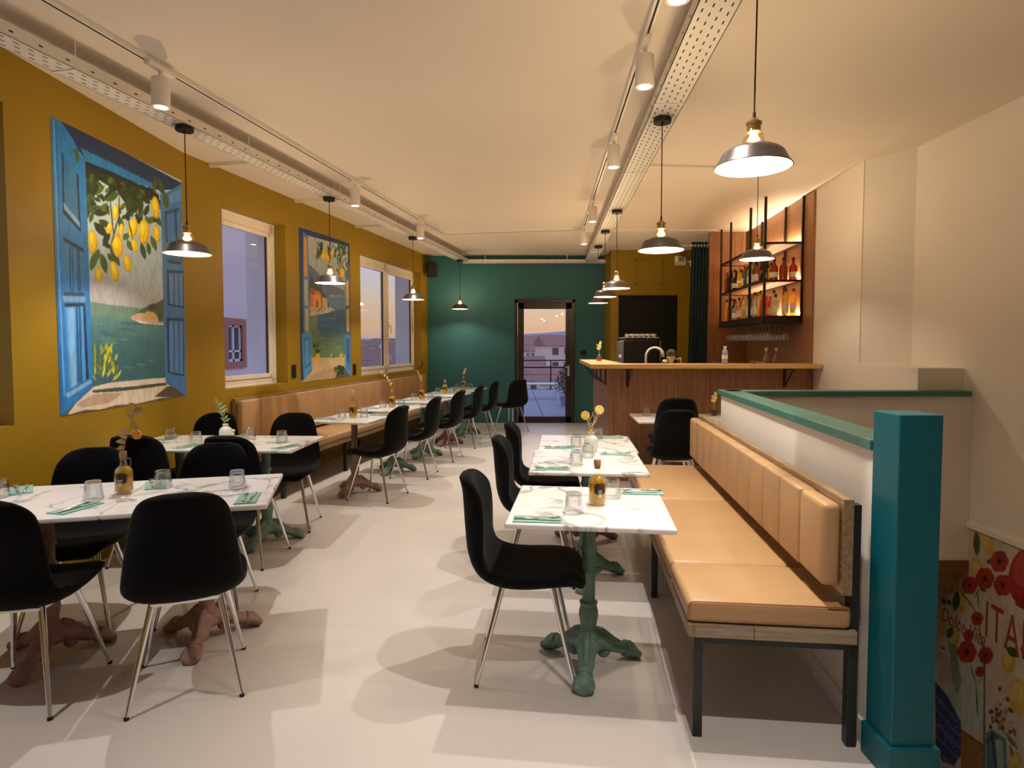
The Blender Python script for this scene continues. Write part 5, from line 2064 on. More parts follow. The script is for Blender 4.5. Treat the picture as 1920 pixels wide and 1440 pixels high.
# paint shapes of the two wall murals and the stair poster, in thousandths of their width and height
MURAL_A = [
('V',[(0,(52,100,116)),(0.25,(60,110,124)),(0.33,(84,130,136)),(0.388,(100,142,140)),(0.396,(172,182,194)),(0.44,(186,192,202)),(0.55,(170,196,218)),(1,(180,208,228))]),
('P',(104,140,130),(193,399,337,394,543,389,780,384,778,349,504,348,191,351)),
('L',(51,98,125),(242,291,338,288,-1,-3)),
('L',(96,146,140),(211,320,324,319,-1,-3)),
('L',(96,146,140),(526,163,615,157,-1,-3)),
('L',(51,98,125),(270,282,330,280,-1,-2)),
('L',(96,146,140),(204,141,328,131,-1,-3)),
('L',(96,146,140),(272,169,359,163,-1,-3)),
('L',(51,98,125),(460,328,613,326,-1,-3)),
('L',(96,146,140),(399,306,462,305,-1,-3)),
('L',(96,146,140),(322,342,466,341,-1,-3)),
('L',(96,146,140),(406,155,516,147,-1,-2)),
('L',(82,132,130),(263,249,349,245,-1,-3)),
('L',(45,90,118),(395,328,591,325,-1,-3)),
('L',(82,132,130),(254,191,387,183,-1,-3)),
('L',(96,146,140),(281,253,410,248,0,-3)),
('L',(51,98,125),(382,305,516,301,-1,-3)),
('L',(51,98,125),(233,148,287,144,-1,-3)),
('L',(82,132,130),(447,285,628,280,-1,-3)),
('L',(82,132,130),(271,270,377,267,-1,-3)),
('L',(96,146,140),(233,264,402,258,-1,-3)),
('L',(96,146,140),(624,176,687,172,-1,-3)),
('L',(82,132,130),(261,273,392,268,-1,-3)),
('L',(51,98,125),(277,279,382,275,-1,-3)),
('L',(82,132,130),(455,291,531,289,0,-3)),
('L',(96,146,140),(388,264,490,261,-1,-3)),
('L',(51,98,125),(433,120,549,110,-1,-2)),
('L',(82,132,130),(283,250,337,248,-1,-3)),
('P',(206,172,150),(490,354,560,372,636,373,779,374,777,338,693,330,577,336,504,343)),
('P',(84,96,74),(542,369,599,392,654,411,709,418,783,441,778,359,695,366,608,376)),
('P',(202,166,104),(608,372,637,384,696,380,720,367,715,349,606,346)),
('P',(60,78,52),(654,409,699,419,722,400,676,379,637,390)),
('P',(70,84,60),(720,372,780,393,777,344,735,341)),
('P',(226,226,220),(504,345,586,339,693,330,776,335,776,328,577,330)),
('P',(44,42,30),(195,895,366,894,571,894,766,892,774,850,606,856,494,791,412,836,286,851,227,727,195,682)),
('L',(60,92,44),(235,865,275,793,-32,-12)),
('L',(34,50,32),(271,848,222,766,-28,-1)),
('L',(60,92,44),(216,797,241,730,-26,-8)),
('L',(34,50,32),(241,721,358,750,3,-15)),
('L',(46,74,38),(277,703,355,690,-14,-13)),
('L',(34,50,32),(247,690,329,649,-22,-13)),
('L',(78,108,48),(359,767,295,739,-10,9)),
('L',(34,50,32),(414,879,361,809,-30,1)),
('L',(60,92,44),(428,830,313,783,-13,14)),
('L',(38,58,34),(480,849,565,777,-42,-18)),
('L',(46,74,38),(505,837,527,752,-36,-9)),
('L',(46,74,38),(590,889,602,765,-30,-7)),
('L',(34,50,32),(353,674,302,608,-20,2)),
('L',(38,58,34),(304,633,350,606,-16,-8)),
('L',(78,108,48),(256,587,215,509,-23,1)),
('L',(60,92,44),(289,582,320,511,-24,-6)),
('L',(78,108,48),(272,596,246,545,-21,1)),
('L',(60,92,44),(333,587,379,559,-16,-8)),
('L',(60,92,44),(423,744,453,688,-20,-6)),
('L',(78,108,48),(452,653,497,686,18,-6)),
('L',(78,108,48),(486,658,520,618,-20,-7)),
('L',(78,108,48),(523,672,566,633,-19,-8)),
('L',(46,74,38),(595,664,630,595,-22,-6)),
('L',(60,92,44),(654,671,670,618,-20,-4)),
('L',(78,108,48),(684,704,732,644,-23,-7)),
('L',(78,108,48),(658,756,740,787,12,-10)),
('L',(60,92,44),(720,803,780,756,-23,-9)),
('L',(78,108,48),(740,967,725,889,-24,-5)),
('L',(60,92,44),(770,955,809,896,-24,-9)),
('L',(78,108,48),(820,917,849,854,-30,-8)),
('L',(60,92,44),(458,914,527,898,-17,-13)),
('L',(46,74,38),(350,890,412,853,-20,-11)),
('L',(46,74,38),(499,888,570,867,-24,-16)),
('L',(38,58,34),(626,860,682,834,-22,-12)),
('L',(38,58,34),(229,768,264,733,-19,-9)),
('L',(60,92,44),(350,623,420,546,-21,-7)),
('L',(38,58,34),(477,789,427,766,-5,4)),
('L',(46,74,38),(718,853,798,865,-2,-9)),
('L',(60,92,44),(262,845,321,825,-9,-7)),
('L',(34,50,32),(551,793,489,746,-10,3)),
('L',(78,108,48),(636,803,597,767,-11,2)),
('L',(34,50,32),(741,788,715,763,-12,1)),
('L',(78,108,48),(743,838,801,838,-8,-10)),
('L',(60,92,44),(602,779,610,758,-12,-3)),
('L',(60,92,44),(689,924,726,886,-18,-7)),
('L',(34,50,32),(690,910,655,874,-18,1)),
('L',(34,50,32),(451,824,493,829,-3,-6)),
('L',(46,74,38),(501,873,507,853,-19,-5)),
('L',(46,74,38),(483,910,530,879,-19,-10)),
('L',(78,108,48),(444,873,509,881,-3,-10)),
('L',(38,58,34),(416,888,493,882,-8,-9)),
('L',(60,92,44),(427,770,433,749,-17,-4)),
('L',(38,58,34),(719,868,786,851,-17,-11)),
('L',(34,50,32),(302,860,248,848,-1,10)),
('L',(46,74,38),(221,845,195,822,-10,3)),
('L',(38,58,34),(588,849,643,846,-8,-8)),
('L',(34,50,32),(614,770,549,729,-15,5)),
('L',(34,50,32),(486,768,500,732,-19,-6)),
('L',(38,58,34),(529,848,588,823,-17,-10)),
('L',(34,50,32),(382,829,320,792,-7,3)),
('L',(34,50,32),(703,884,638,855,-10,7)),
('L',(38,58,34),(251,780,295,772,-8,-7)),
('L',(46,74,38),(366,889,462,904,-4,-10)),
('L',(78,108,48),(639,778,685,751,-17,-8)),
('L',(60,92,44),(764,943,878,940,-10,-10)),
('L',(38,58,34),(562,804,488,758,-13,5)),
('L',(60,92,44),(569,782,572,745,-14,-3)),
('L',(78,108,48),(327,838,261,789,-10,3)),
('L',(38,58,34),(747,899,662,867,-5,5)),
('L',(78,108,48),(486,803,437,773,-10,5)),
('L',(38,58,34),(294,871,386,883,-3,-9)),
('L',(78,108,48),(370,879,366,852,-19,-4)),
('L',(46,74,38),(628,910,632,879,-13,-4)),
('L',(38,58,34),(631,823,525,788,-3,5)),
('L',(46,74,38),(331,775,355,732,-10,-4)),
('L',(60,92,44),(241,729,218,682,-14,-1)),
('L',(34,50,32),(549,768,615,748,-11,-8)),
('L',(60,92,44),(214,742,245,721,-14,-7)),
('L',(38,58,34),(461,897,507,865,-14,-7)),
('L',(46,74,38),(488,865,445,841,-8,4)),
('L',(60,92,44),(226,744,314,754,-2,-6)),
('L',(46,74,38),(270,788,319,795,-2,-8)),
('L',(78,108,48),(593,898,642,860,-14,-6)),
('L',(38,58,34),(298,804,320,776,-12,-5)),
('L',(60,92,44),(545,777,507,757,-8,4)),
('L',(38,58,34),(673,831,631,775,-20,0)),
('L',(46,74,38),(257,841,239,817,-13,0)),
('L',(46,74,38),(477,755,447,732,-12,3)),
('L',(46,74,38),(490,818,488,791,-14,-3)),
('L',(34,50,32),(525,896,497,855,-18,-1)),
('L',(46,74,38),(252,842,236,792,-9,-1)),
('L',(38,58,34),(580,892,578,846,-20,-4)),
('L',(78,108,48),(361,833,329,814,-8,5)),
('L',(38,58,34),(246,799,181,785,0,9)),
('L',(78,108,48),(582,856,602,840,-20,-9)),
('L',(78,108,48),(346,776,285,744,-7,5)),
('E',(206,163,11),(232,616,32,6,2,-43)),
('E',(236,207,22),(229,618,27,5,1,-37)),
('E',(246,233,67),(225,625,12,2,1,-19)),
('E',(206,163,11),(408,624,41,8,6,-44)),
('E',(236,207,22),(404,625,32,6,5,-38)),
('E',(246,233,67),(398,633,15,3,3,-20)),
('E',(206,163,11),(532,713,39,4,-14,-41)),
('E',(236,207,22),(528,715,32,3,-12,-36)),
('E',(246,233,67),(523,722,15,1,-7,-19)),
('E',(206,163,11),(623,709,48,7,-3,-53)),
('E',(236,207,22),(618,711,39,6,-3,-46)),
('E',(246,233,67),(612,720,19,3,-2,-24)),
('E',(206,163,11),(734,829,35,8,9,-47)),
('E',(236,207,22),(730,831,29,6,7,-41)),
('E',(246,233,67),(726,840,13,3,4,-21)),
('E',(206,163,11),(738,719,31,6,10,-36)),
('E',(236,207,22),(735,720,26,6,8,-31)),
('E',(246,233,67),(731,727,12,3,5,-17)),
('E',(206,163,11),(379,523,31,6,14,-39)),
('E',(236,207,22),(376,525,25,5,12,-34)),
('E',(246,233,67),(372,533,12,3,6,-18)),
('E',(206,163,11),(481,565,32,6,11,-35)),
('E',(236,207,22),(478,567,25,5,10,-30)),
('E',(246,233,67),(474,574,12,3,5,-16)),
('E',(206,163,11),(270,501,24,4,2,-30)),
('E',(236,207,22),(268,502,20,3,2,-25)),
('E',(246,233,67),(265,507,9,2,1,-14)),
('E',(206,163,11),(437,690,21,3,-6,-26)),
('E',(236,207,22),(435,692,17,2,-6,-22)),
('E',(246,233,67),(432,696,8,1,-3,-12)),
('E',(206,163,11),(401,753,21,2,-10,-32)),
('E',(236,207,22),(398,754,17,2,-8,-28)),
('E',(246,233,67),(395,760,8,1,-5,-15)),
('E',(206,163,11),(354,684,23,0,-13,-24)),
('E',(236,207,22),(352,685,19,1,-11,-21)),
('E',(246,233,67),(348,689,8,0,-6,-11)),
('E',(206,163,11),(543,644,25,6,9,-29)),
('E',(236,207,22),(540,645,21,5,8,-25)),
('E',(246,233,67),(537,650,10,2,4,-13)),
('P',(222,196,24),(371,895,417,929,455,949,458,914,415,893)),
('L',(62,58,34),(361,809,384,644,-5,-1)),
('L',(62,58,34),(429,839,428,684,-5,-1)),
('L',(62,58,34),(590,889,585,744,-6,-1)),
('L',(62,58,34),(432,754,350,606,-5,0)),
('L',(62,58,34),(492,746,532,664,-5,-1)),
('L',(96,116,44),(314,182,280,218,7,2)),
('L',(96,116,44),(310,138,326,177,8,-1)),
('L',(150,163,41),(229,109,202,135,7,2)),
('L',(206,202,48),(364,181,383,208,8,-2)),
('L',(206,202,48),(320,208,300,246,8,1)),
('L',(96,116,44),(254,122,299,145,5,-3)),
('L',(150,163,41),(351,146,379,171,7,-3)),
('L',(150,163,41),(355,128,389,171,8,-2)),
('L',(70,92,40),(258,148,284,187,8,-2)),
('L',(206,202,48),(345,103,373,128,7,-2)),
('L',(206,202,48),(363,106,414,146,7,-2)),
('L',(224,224,72),(322,181,344,229,8,-1)),
('L',(70,92,40),(237,189,240,214,8,-1)),
('L',(206,202,48),(294,175,292,208,8,0)),
('L',(150,163,41),(337,205,318,230,8,2)),
('L',(224,224,72),(272,119,293,167,7,-1)),
('L',(96,116,44),(272,135,252,184,8,1)),
('L',(96,116,44),(246,155,220,176,6,3)),
('L',(206,202,48),(344,131,350,180,8,-1)),
('L',(224,224,72),(363,122,340,169,8,1)),
('L',(224,224,72),(313,172,335,193,7,-2)),
('L',(206,202,48),(222,129,222,171,7,-1)),
('L',(150,163,41),(268,147,238,170,7,2)),
('L',(70,92,40),(368,151,385,178,9,-2)),
('L',(150,163,41),(272,207,267,247,8,0)),
('L',(96,116,44),(343,194,320,217,8,2)),
('L',(96,116,44),(252,133,248,170,8,0)),
('L',(96,116,44),(359,119,372,159,9,-1)),
('L',(96,116,44),(259,175,268,211,8,-1)),
('L',(206,202,48),(303,119,337,153,7,-2)),
('L',(150,163,41),(353,145,329,196,8,1)),
('L',(206,202,48),(312,203,351,249,8,-2)),
('L',(150,163,41),(329,203,305,249,8,2)),
('L',(150,163,41),(261,203,298,238,7,-3)),
('L',(150,163,48),(224,152,226,251,8,-1)),
('L',(200,196,48),(276,151,329,238,9,-2)),
('P',(226,216,200),(210,89,321,98,527,99,785,97,796,70,985,3,716,3,484,-1,222,0,40,1,96,39)),
('P',(74,78,72),(198,77,320,77,525,74,679,75,787,75,796,63,619,61,384,61,204,67)),
('P',(196,168,146),(211,63,418,54,317,22,136,18,95,32)),
('P',(92,78,62),(804,58,893,47,997,4,801,9,676,20,739,39)),
('P',(106,92,74),(53,1,150,10,253,1,365,10,521,1,716,9,985,7,985,-2,716,-1,364,0,150,-2)),
('P',(30,56,98),(3,1010,1005,989,1005,962,767,909,200,898,167,923,47,909,18,949)),
('P',(38,127,200),(175,939,368,936,573,931,717,927,726,906,572,899,366,902,200,899)),
('P',(19,39,59),(200,899,366,902,572,899,726,900,735,881,571,881,366,884,202,877)),
('P',(39,125,205),(3,1010,52,1003,128,956,167,919,200,897,204,699,204,460,205,92,-1,-1)),
('P',(24,109,193),(3,1010,34,1004,34,746,29,371,25,13,-1,-1)),
('P',(91,164,227),(13,998,23,994,26,521,31,67,21,68,14,520)),
('P',(47,119,180),(58,892,155,839,158,645,60,699)),
('P',(20,54,91),(58,896,67,891,65,714,152,656,155,640,53,690)),
('P',(20,54,91),(142,844,155,839,160,644,147,647)),
('P',(125,174,223),(58,728,153,675,156,654,62,705)),
('P',(57,131,196),(51,599,168,576,167,429,49,424)),
('P',(22,50,84),(47,610,171,584,171,571,51,596)),
('P',(38,84,125),(41,421,168,427,170,418,45,408)),
('P',(28,78,127),(84,584,91,583,87,426,80,426)),
('P',(28,78,127),(100,587,107,585,103,427,97,427)),
('P',(28,78,127),(130,590,136,589,133,429,126,429)),
('P',(28,78,127),(141,592,148,590,145,430,137,430)),
('P',(121,166,214),(35,409,173,414,172,394,36,390)),
('P',(68,152,225),(46,378,169,386,171,122,56,87)),
('P',(22,50,84),(44,383,166,391,167,379,46,372)),
('P',(19,47,79),(157,385,171,386,179,120,162,116)),
('P',(123,182,239),(61,369,102,371,99,102,67,94)),
('P',(28,82,134),(112,375,123,375,122,109,108,106)),
('P',(28,82,134),(129,376,140,376,139,108,125,105)),
('P',(133,180,232),(37,75,192,117,199,104,46,59)),
('P',(68,125,196),(777,894,853,918,1005,989,997,2,784,79,781,408,785,660)),
('P',(91,147,216),(863,906,1001,968,1008,913,872,868)),
('P',(47,82,118),(816,827,963,869,966,857,838,817,840,696,823,692)),
('P',(41,78,118),(916,847,939,853,940,720,922,715)),
('P',(66,107,159),(811,628,1002,650,1000,613,835,602)),
('P',(38,64,95),(836,618,972,622,966,609,848,605)),
('P',(38,70,111),(822,572,999,586,993,410,824,416)),
('P',(83,139,207),(846,560,988,571,982,420,847,425)),
('P',(43,82,129),(888,566,900,567,898,419,887,419)),
('P',(43,82,129),(936,571,948,572,947,422,935,422)),
('P',(38,70,111),(811,362,986,365,975,94,807,115)),
('P',(83,139,207),(834,349,976,351,964,104,830,122)),
('P',(43,82,129),(876,353,888,353,881,112,869,113)),
('P',(43,82,129),(925,354,936,354,929,110,918,110)),
('L',(70,92,44),(740,967,725,889,-21,-4)),
('L',(70,92,44),(119,915,160,925,0,-7)),
('L',(70,92,44),(147,930,154,878,-11,-4)),
('L',(70,92,44),(820,908,848,844,-29,-9)),
('L',(70,92,44),(770,964,799,913,-17,-5))]
MURAL_B = [
('V',[(0,(206,182,136)),(0.16,(206,182,136)),(0.17,(84,122,110)),(0.28,(86,124,116)),(0.36,(62,104,122)),(0.5,(92,130,138)),(0.545,(150,156,140)),(0.56,(108,130,142)),(0.66,(150,164,170)),(1,(186,192,190))]),
('P',(91,109,141),(157,772,277,748,425,687,611,663,868,641,866,591,148,553)),
('P',(168,160,110),(527,592,822,604,806,578,608,578)),
('P',(93,133,166),(148,545,866,601,862,483,144,457)),
('P',(66,107,143),(192,459,862,503,856,335,260,336)),
('P',(106,134,98),(179,441,339,437,298,363,359,301,596,284,793,236,849,147,204,157)),
('L',(74,115,136),(536,233,664,231,-1,-3)),
('L',(74,115,136),(676,366,794,366,-1,-4)),
('L',(57,98,132),(382,275,555,274,-1,-4)),
('L',(96,132,112),(246,320,305,319,-1,-4)),
('L',(116,144,130),(624,437,708,437,-1,-4)),
('L',(74,115,136),(638,390,827,392,-1,-4)),
('L',(57,98,132),(742,447,801,446,-2,-4)),
('L',(57,98,132),(473,297,535,296,-2,-4)),
('L',(74,115,136),(551,269,677,267,-1,-4)),
('L',(116,144,130),(569,426,685,428,-1,-4)),
('L',(57,98,132),(671,174,803,171,-1,-4)),
('L',(74,115,136),(555,407,691,408,-1,-3)),
('L',(57,98,132),(522,441,582,441,-1,-4)),
('L',(57,98,132),(487,325,582,324,-1,-4)),
('L',(96,132,112),(721,406,832,406,-1,-4)),
('L',(96,132,112),(331,269,404,268,-1,-4)),
('L',(116,144,130),(736,284,798,282,-1,-4)),
('L',(96,132,112),(338,280,464,278,-1,-4)),
('L',(57,98,132),(709,403,790,403,-1,-4)),
('L',(57,98,132),(651,248,784,246,-1,-4)),
('L',(74,115,136),(339,206,412,204,-1,-4)),
('L',(116,144,130),(657,222,761,220,-1,-4)),
('L',(74,115,136),(301,410,480,413,-1,-4)),
('L',(116,144,130),(479,429,661,432,-1,-4)),
('L',(96,132,112),(323,371,499,373,-1,-4)),
('L',(96,132,112),(402,268,581,266,-1,-4)),
('L',(74,115,136),(358,414,514,416,-1,-4)),
('L',(116,144,130),(302,328,402,327,-1,-4)),
('L',(57,98,132),(425,239,553,237,-1,-4)),
('L',(74,115,136),(383,344,525,344,-1,-4)),
('P',(64,84,56),(165,677,226,690,273,649,372,629,499,572,551,509,170,493)),
('L',(48,66,46),(282,569,286,686,22,2)),
('L',(48,66,46),(369,556,374,674,26,2)),
('L',(48,66,46),(216,566,222,716,24,2)),
('P',(206,116,54),(187,621,271,609,383,598,392,484,181,485)),
('P',(230,150,84),(245,576,383,584,386,484,246,482)),
('P',(160,74,38),(187,621,283,610,257,577,185,582)),
('P',(110,60,36),(293,539,323,540,321,485,291,484)),
('P',(204,178,120),(408,567,499,563,523,489,404,483)),
('P',(196,188,166),(170,493,418,490,578,506,660,485,522,466,339,446,179,432)),
('E',(120,104,84),(320,466,20,1,-1,-5)),
('E',(226,220,200),(416,483,21,1,0,-6)),
('E',(160,140,112),(416,471,21,1,0,-5)),
('E',(120,104,84),(340,477,20,1,0,-6)),
('E',(120,104,84),(396,490,20,1,0,-6)),
('E',(120,104,84),(220,472,19,1,-1,-5)),
('E',(226,220,200),(487,487,21,1,-1,-6)),
('E',(226,220,200),(457,467,21,1,0,-6)),
('E',(226,220,200),(483,468,21,0,-1,-5)),
('E',(120,104,84),(595,478,22,1,0,-6)),
('E',(160,140,112),(358,480,20,1,0,-6)),
('E',(160,140,112),(272,483,20,1,0,-6)),
('E',(120,104,84),(355,481,20,1,-1,-6)),
('E',(160,140,112),(194,460,19,1,0,-5)),
('E',(160,140,112),(464,490,21,1,0,-6)),
('E',(160,140,112),(376,481,21,1,0,-6)),
('L',(92,106,52),(454,907,471,856,-13,-2)),
('L',(66,88,46),(892,965,871,927,-15,-1)),
('L',(92,106,52),(835,827,868,778,-15,-2)),
('L',(32,48,34),(559,892,565,848,-14,-2)),
('L',(32,48,34),(543,879,514,838,-13,0)),
('L',(92,106,52),(744,958,748,907,-15,-2)),
('L',(66,88,46),(408,950,387,922,-12,0)),
('L',(66,88,46),(581,955,581,932,-14,-2)),
('L',(92,106,52),(956,942,961,908,-16,-2)),
('L',(32,48,34),(941,863,919,812,-15,-1)),
('L',(66,88,46),(336,855,350,822,-12,-2)),
('L',(44,66,40),(891,994,918,943,-15,-3)),
('L',(44,66,40),(914,894,885,854,-15,-1)),
('L',(92,106,52),(853,810,831,771,-15,-1)),
('L',(32,48,34),(527,939,554,897,-13,-3)),
('L',(66,88,46),(412,938,424,892,-13,-2)),
('L',(44,66,40),(443,894,445,865,-13,-2)),
('L',(44,66,40),(342,894,325,849,-12,-1)),
('L',(92,106,52),(591,963,572,929,-14,-1)),
('L',(92,106,52),(678,905,684,855,-14,-2)),
('L',(66,88,46),(553,880,526,838,-13,0)),
('L',(92,106,52),(566,873,599,846,-13,-3)),
('L',(92,106,52),(850,873,837,833,-15,-1)),
('L',(32,48,34),(644,894,616,852,-14,0)),
('L',(92,106,52),(744,790,757,736,-15,-2)),
('L',(66,88,46),(465,897,455,854,-13,-1)),
('L',(66,88,46),(873,967,863,931,-15,-1)),
('L',(92,106,52),(811,932,785,896,-14,-1)),
('L',(44,66,40),(527,885,528,844,-14,-2)),
('L',(92,106,52),(427,943,420,918,-13,-1)),
('L',(66,88,46),(775,907,745,879,-14,1)),
('L',(92,106,52),(448,883,449,831,-14,-1)),
('L',(66,88,46),(438,942,405,896,-13,-1)),
('L',(66,88,46),(535,872,569,829,-13,-3)),
('L',(44,66,40),(794,961,760,905,-14,-1)),
('L',(44,66,40),(958,889,968,833,-15,-2)),
('L',(32,48,34),(890,971,869,943,-15,0)),
('L',(44,66,40),(402,909,382,876,-13,0)),
('L',(92,106,52),(818,909,811,859,-15,-2)),
('L',(66,88,46),(469,890,451,850,-13,-1)),
('L',(66,88,46),(431,910,415,869,-13,-1)),
('L',(32,48,34),(877,949,839,904,-14,0)),
('L',(32,48,34),(810,969,817,937,-14,-2)),
('L',(92,106,52),(947,819,946,784,-15,-1)),
('L',(66,88,46),(786,796,816,747,-14,-3)),
('L',(66,88,46),(401,903,368,857,-12,0)),
('L',(66,88,46),(680,897,646,858,-13,0)),
('L',(44,66,40),(482,887,470,838,-13,-1)),
('L',(92,106,52),(833,851,806,807,-14,-1)),
('L',(92,106,52),(561,882,569,828,-13,-2)),
('L',(92,106,52),(584,874,560,841,-13,0)),
('L',(66,88,46),(835,967,841,925,-15,-2)),
('L',(44,66,40),(424,862,390,814,-12,-1)),
('L',(66,88,46),(763,973,772,941,-15,-2)),
('L',(66,88,46),(831,982,839,954,-15,-2)),
('L',(32,48,34),(721,794,706,763,-14,-1)),
('L',(32,48,34),(406,902,437,851,-13,-2)),
('L',(32,48,34),(531,911,551,876,-13,-3)),
('L',(92,106,52),(776,850,799,826,-14,-3)),
('L',(92,106,52),(793,873,776,819,-15,-1)),
('L',(32,48,34),(333,904,331,873,-12,-2)),
('L',(32,48,34),(719,942,686,900,-14,0)),
('L',(44,66,40),(387,891,362,848,-13,-1)),
('L',(92,106,52),(355,872,358,822,-13,-2)),
('L',(44,66,40),(391,874,373,844,-13,0)),
('L',(44,66,40),(753,976,745,922,-14,-1)),
('L',(92,106,52),(920,788,914,755,-15,-1)),
('L',(32,48,34),(901,849,941,819,-14,-3)),
('L',(92,106,52),(405,877,391,847,-13,-1)),
('L',(92,106,52),(363,865,328,832,-11,1)),
('L',(92,106,52),(367,885,367,851,-13,-2)),
('L',(44,66,40),(327,866,303,816,-12,-1)),
('L',(66,88,46),(382,902,347,851,-13,-1)),
('L',(92,106,52),(597,939,578,892,-14,-1)),
('L',(66,88,46),(576,879,569,842,-13,-2)),
('L',(92,106,52),(638,955,657,925,-14,-3)),
('L',(44,66,40),(404,865,426,826,-12,-2)),
('L',(32,48,34),(465,884,496,852,-12,-3)),
('L',(44,66,40),(772,906,792,864,-14,-2)),
('L',(92,106,52),(918,938,893,906,-15,0)),
('L',(66,88,46),(433,873,421,836,-13,-1)),
('L',(92,106,52),(747,972,766,941,-15,-3)),
('L',(92,106,52),(380,940,349,898,-13,0)),
('L',(66,88,46),(734,894,722,846,-15,-1)),
('L',(32,48,34),(880,1002,917,965,-15,-3)),
('L',(44,66,40),(724,849,741,811,-15,-2)),
('L',(44,66,40),(746,866,774,841,-14,-3)),
('L',(66,88,46),(426,856,422,802,-13,-1)),
('L',(92,106,52),(907,989,875,956,-14,1)),
('L',(32,48,34),(378,911,394,866,-13,-2)),
('L',(92,106,52),(339,940,338,907,-12,-2)),
('L',(92,106,52),(531,865,565,821,-13,-3)),
('L',(92,106,52),(898,795,896,737,-15,-1)),
('L',(44,66,40),(853,823,827,773,-15,-1)),
('L',(44,66,40),(846,994,847,954,-15,-2)),
('L',(92,106,52),(776,829,776,775,-15,-1)),
('L',(66,88,46),(516,874,539,836,-13,-2)),
('L',(44,66,40),(845,938,844,886,-15,-2)),
('L',(44,66,40),(756,778,780,752,-14,-3)),
('L',(44,66,40),(396,939,381,898,-13,-1)),
('L',(66,88,46),(411,888,414,837,-12,-2)),
('L',(44,66,40),(390,926,402,898,-13,-2)),
('L',(44,66,40),(566,932,564,886,-14,-1)),
('L',(66,88,46),(880,947,905,903,-15,-3)),
('L',(66,88,46),(925,996,884,946,-15,0)),
('L',(32,48,34),(344,872,357,842,-12,-2)),
('L',(66,88,46),(525,915,556,881,-13,-3)),
('L',(44,66,40),(865,949,877,893,-15,-2)),
('L',(44,66,40),(878,810,879,757,-15,-2)),
('L',(44,66,40),(422,949,419,895,-13,-2)),
('L',(44,66,40),(681,923,674,882,-14,-1)),
('L',(92,106,52),(693,944,691,916,-14,-2)),
('L',(66,88,46),(930,855,904,823,-15,0)),
('L',(66,88,46),(873,965,838,920,-15,-1)),
('L',(32,48,34),(781,880,789,834,-15,-2)),
('L',(66,88,46),(752,989,756,943,-14,-2)),
('L',(66,88,46),(457,899,449,849,-13,-1)),
('L',(92,106,52),(339,858,305,804,-12,0)),
('L',(32,48,34),(508,893,482,867,-12,1)),
('L',(44,66,40),(631,881,603,846,-13,0)),
('E',(206,159,16),(437,843,41,4,-1,-33)),
('E',(232,200,35),(432,846,31,4,-1,-27)),
('E',(206,159,16),(498,858,37,4,-2,-32)),
('E',(232,200,35),(492,861,27,3,-1,-25)),
('E',(206,159,16),(620,880,33,3,-2,-30)),
('E',(232,200,35),(614,882,25,3,-1,-24)),
('E',(206,159,16),(537,844,27,3,-1,-23)),
('E',(232,200,35),(532,846,20,2,-1,-18)),
('E',(206,159,16),(843,766,47,4,-2,-35)),
('E',(232,200,35),(837,769,35,3,-1,-29)),
('E',(206,159,16),(799,772,29,3,-1,-24)),
('E',(232,200,35),(793,775,21,2,-1,-19)),
('E',(206,159,16),(454,882,31,4,-1,-19)),
('E',(232,200,35),(449,884,23,3,-1,-15)),
('P',(206,182,136),(204,153,849,149,873,-7,10,5)),
('P',(190,164,120),(56,20,401,71,847,88,873,-7,10,5)),
('L',(92,106,52),(313,215,269,246,13,3)),
('L',(44,66,40),(296,220,319,249,15,-1)),
('L',(32,48,34),(264,228,262,255,15,1)),
('L',(92,106,52),(222,225,214,246,14,1)),
('L',(32,48,34),(316,192,368,214,12,-3)),
('L',(66,88,46),(327,229,305,266,15,2)),
('L',(66,88,46),(313,239,336,260,14,-2)),
('L',(32,48,34),(303,168,268,197,14,2)),
('L',(44,66,40),(280,153,275,176,15,1)),
('L',(66,88,46),(235,214,280,248,14,-2)),
('L',(66,88,46),(301,149,310,188,15,-1)),
('L',(44,66,40),(237,215,249,249,15,-1)),
('L',(32,48,34),(306,182,312,213,15,-1)),
('L',(32,48,34),(286,193,270,220,14,1)),
('E',(226,174,24),(307,155,50,-1,-2,-29)),
('L',(206,207,64),(564,152,581,185,13,-1)),
('L',(206,207,64),(746,149,765,183,15,-1)),
('L',(206,207,64),(790,148,809,182,14,-1)),
('P',(92,92,92),(846,78,996,-7,627,0)),
('L',(46,66,46),(846,73,665,87,3,6)),
('L',(46,66,46),(845,34,624,86,9,5)),
('L',(46,66,46),(844,20,705,62,11,4)),
('L',(46,66,46),(846,63,787,64,0,6)),
('L',(46,66,46),(846,69,615,64,-3,5)),
('L',(46,66,46),(845,39,741,79,13,4)),
('L',(46,66,46),(846,74,601,72,-2,6)),
('L',(46,66,46),(846,78,697,91,4,5)),
('L',(46,66,46),(846,64,720,96,10,5)),
('L',(46,66,46),(846,74,747,28,-15,3)),
('L',(46,66,46),(844,27,598,59,5,6)),
('L',(46,66,46),(846,66,652,23,-11,5)),
('L',(46,66,46),(845,45,669,71,6,6)),
('L',(46,66,46),(846,60,623,78,3,5)),
('L',(46,66,46),(845,29,733,25,-3,6)),
('L',(46,66,46),(846,58,643,12,-11,5)),
('P',(34,60,98),(1,994,1003,1005,995,973,165,956,95,960,8,937)),
('P',(34,60,98),(1,994,77,971,70,454,56,20,-1,5)),
('P',(34,60,98),(957,1005,1003,1005,996,-5,950,15)),
('P',(81,131,177),(77,971,165,952,163,633,191,326,195,68,51,10)),
('P',(206,150,70),(90,943,145,936,144,684,84,688)),
('P',(170,176,170),(83,667,148,667,146,501,85,498)),
('P',(196,176,110),(89,477,145,483,153,330,92,325)),
('P',(79,148,212),(27,311,192,330,196,77,51,13)),
('P',(53,115,175),(58,281,171,295,173,113,68,81)),
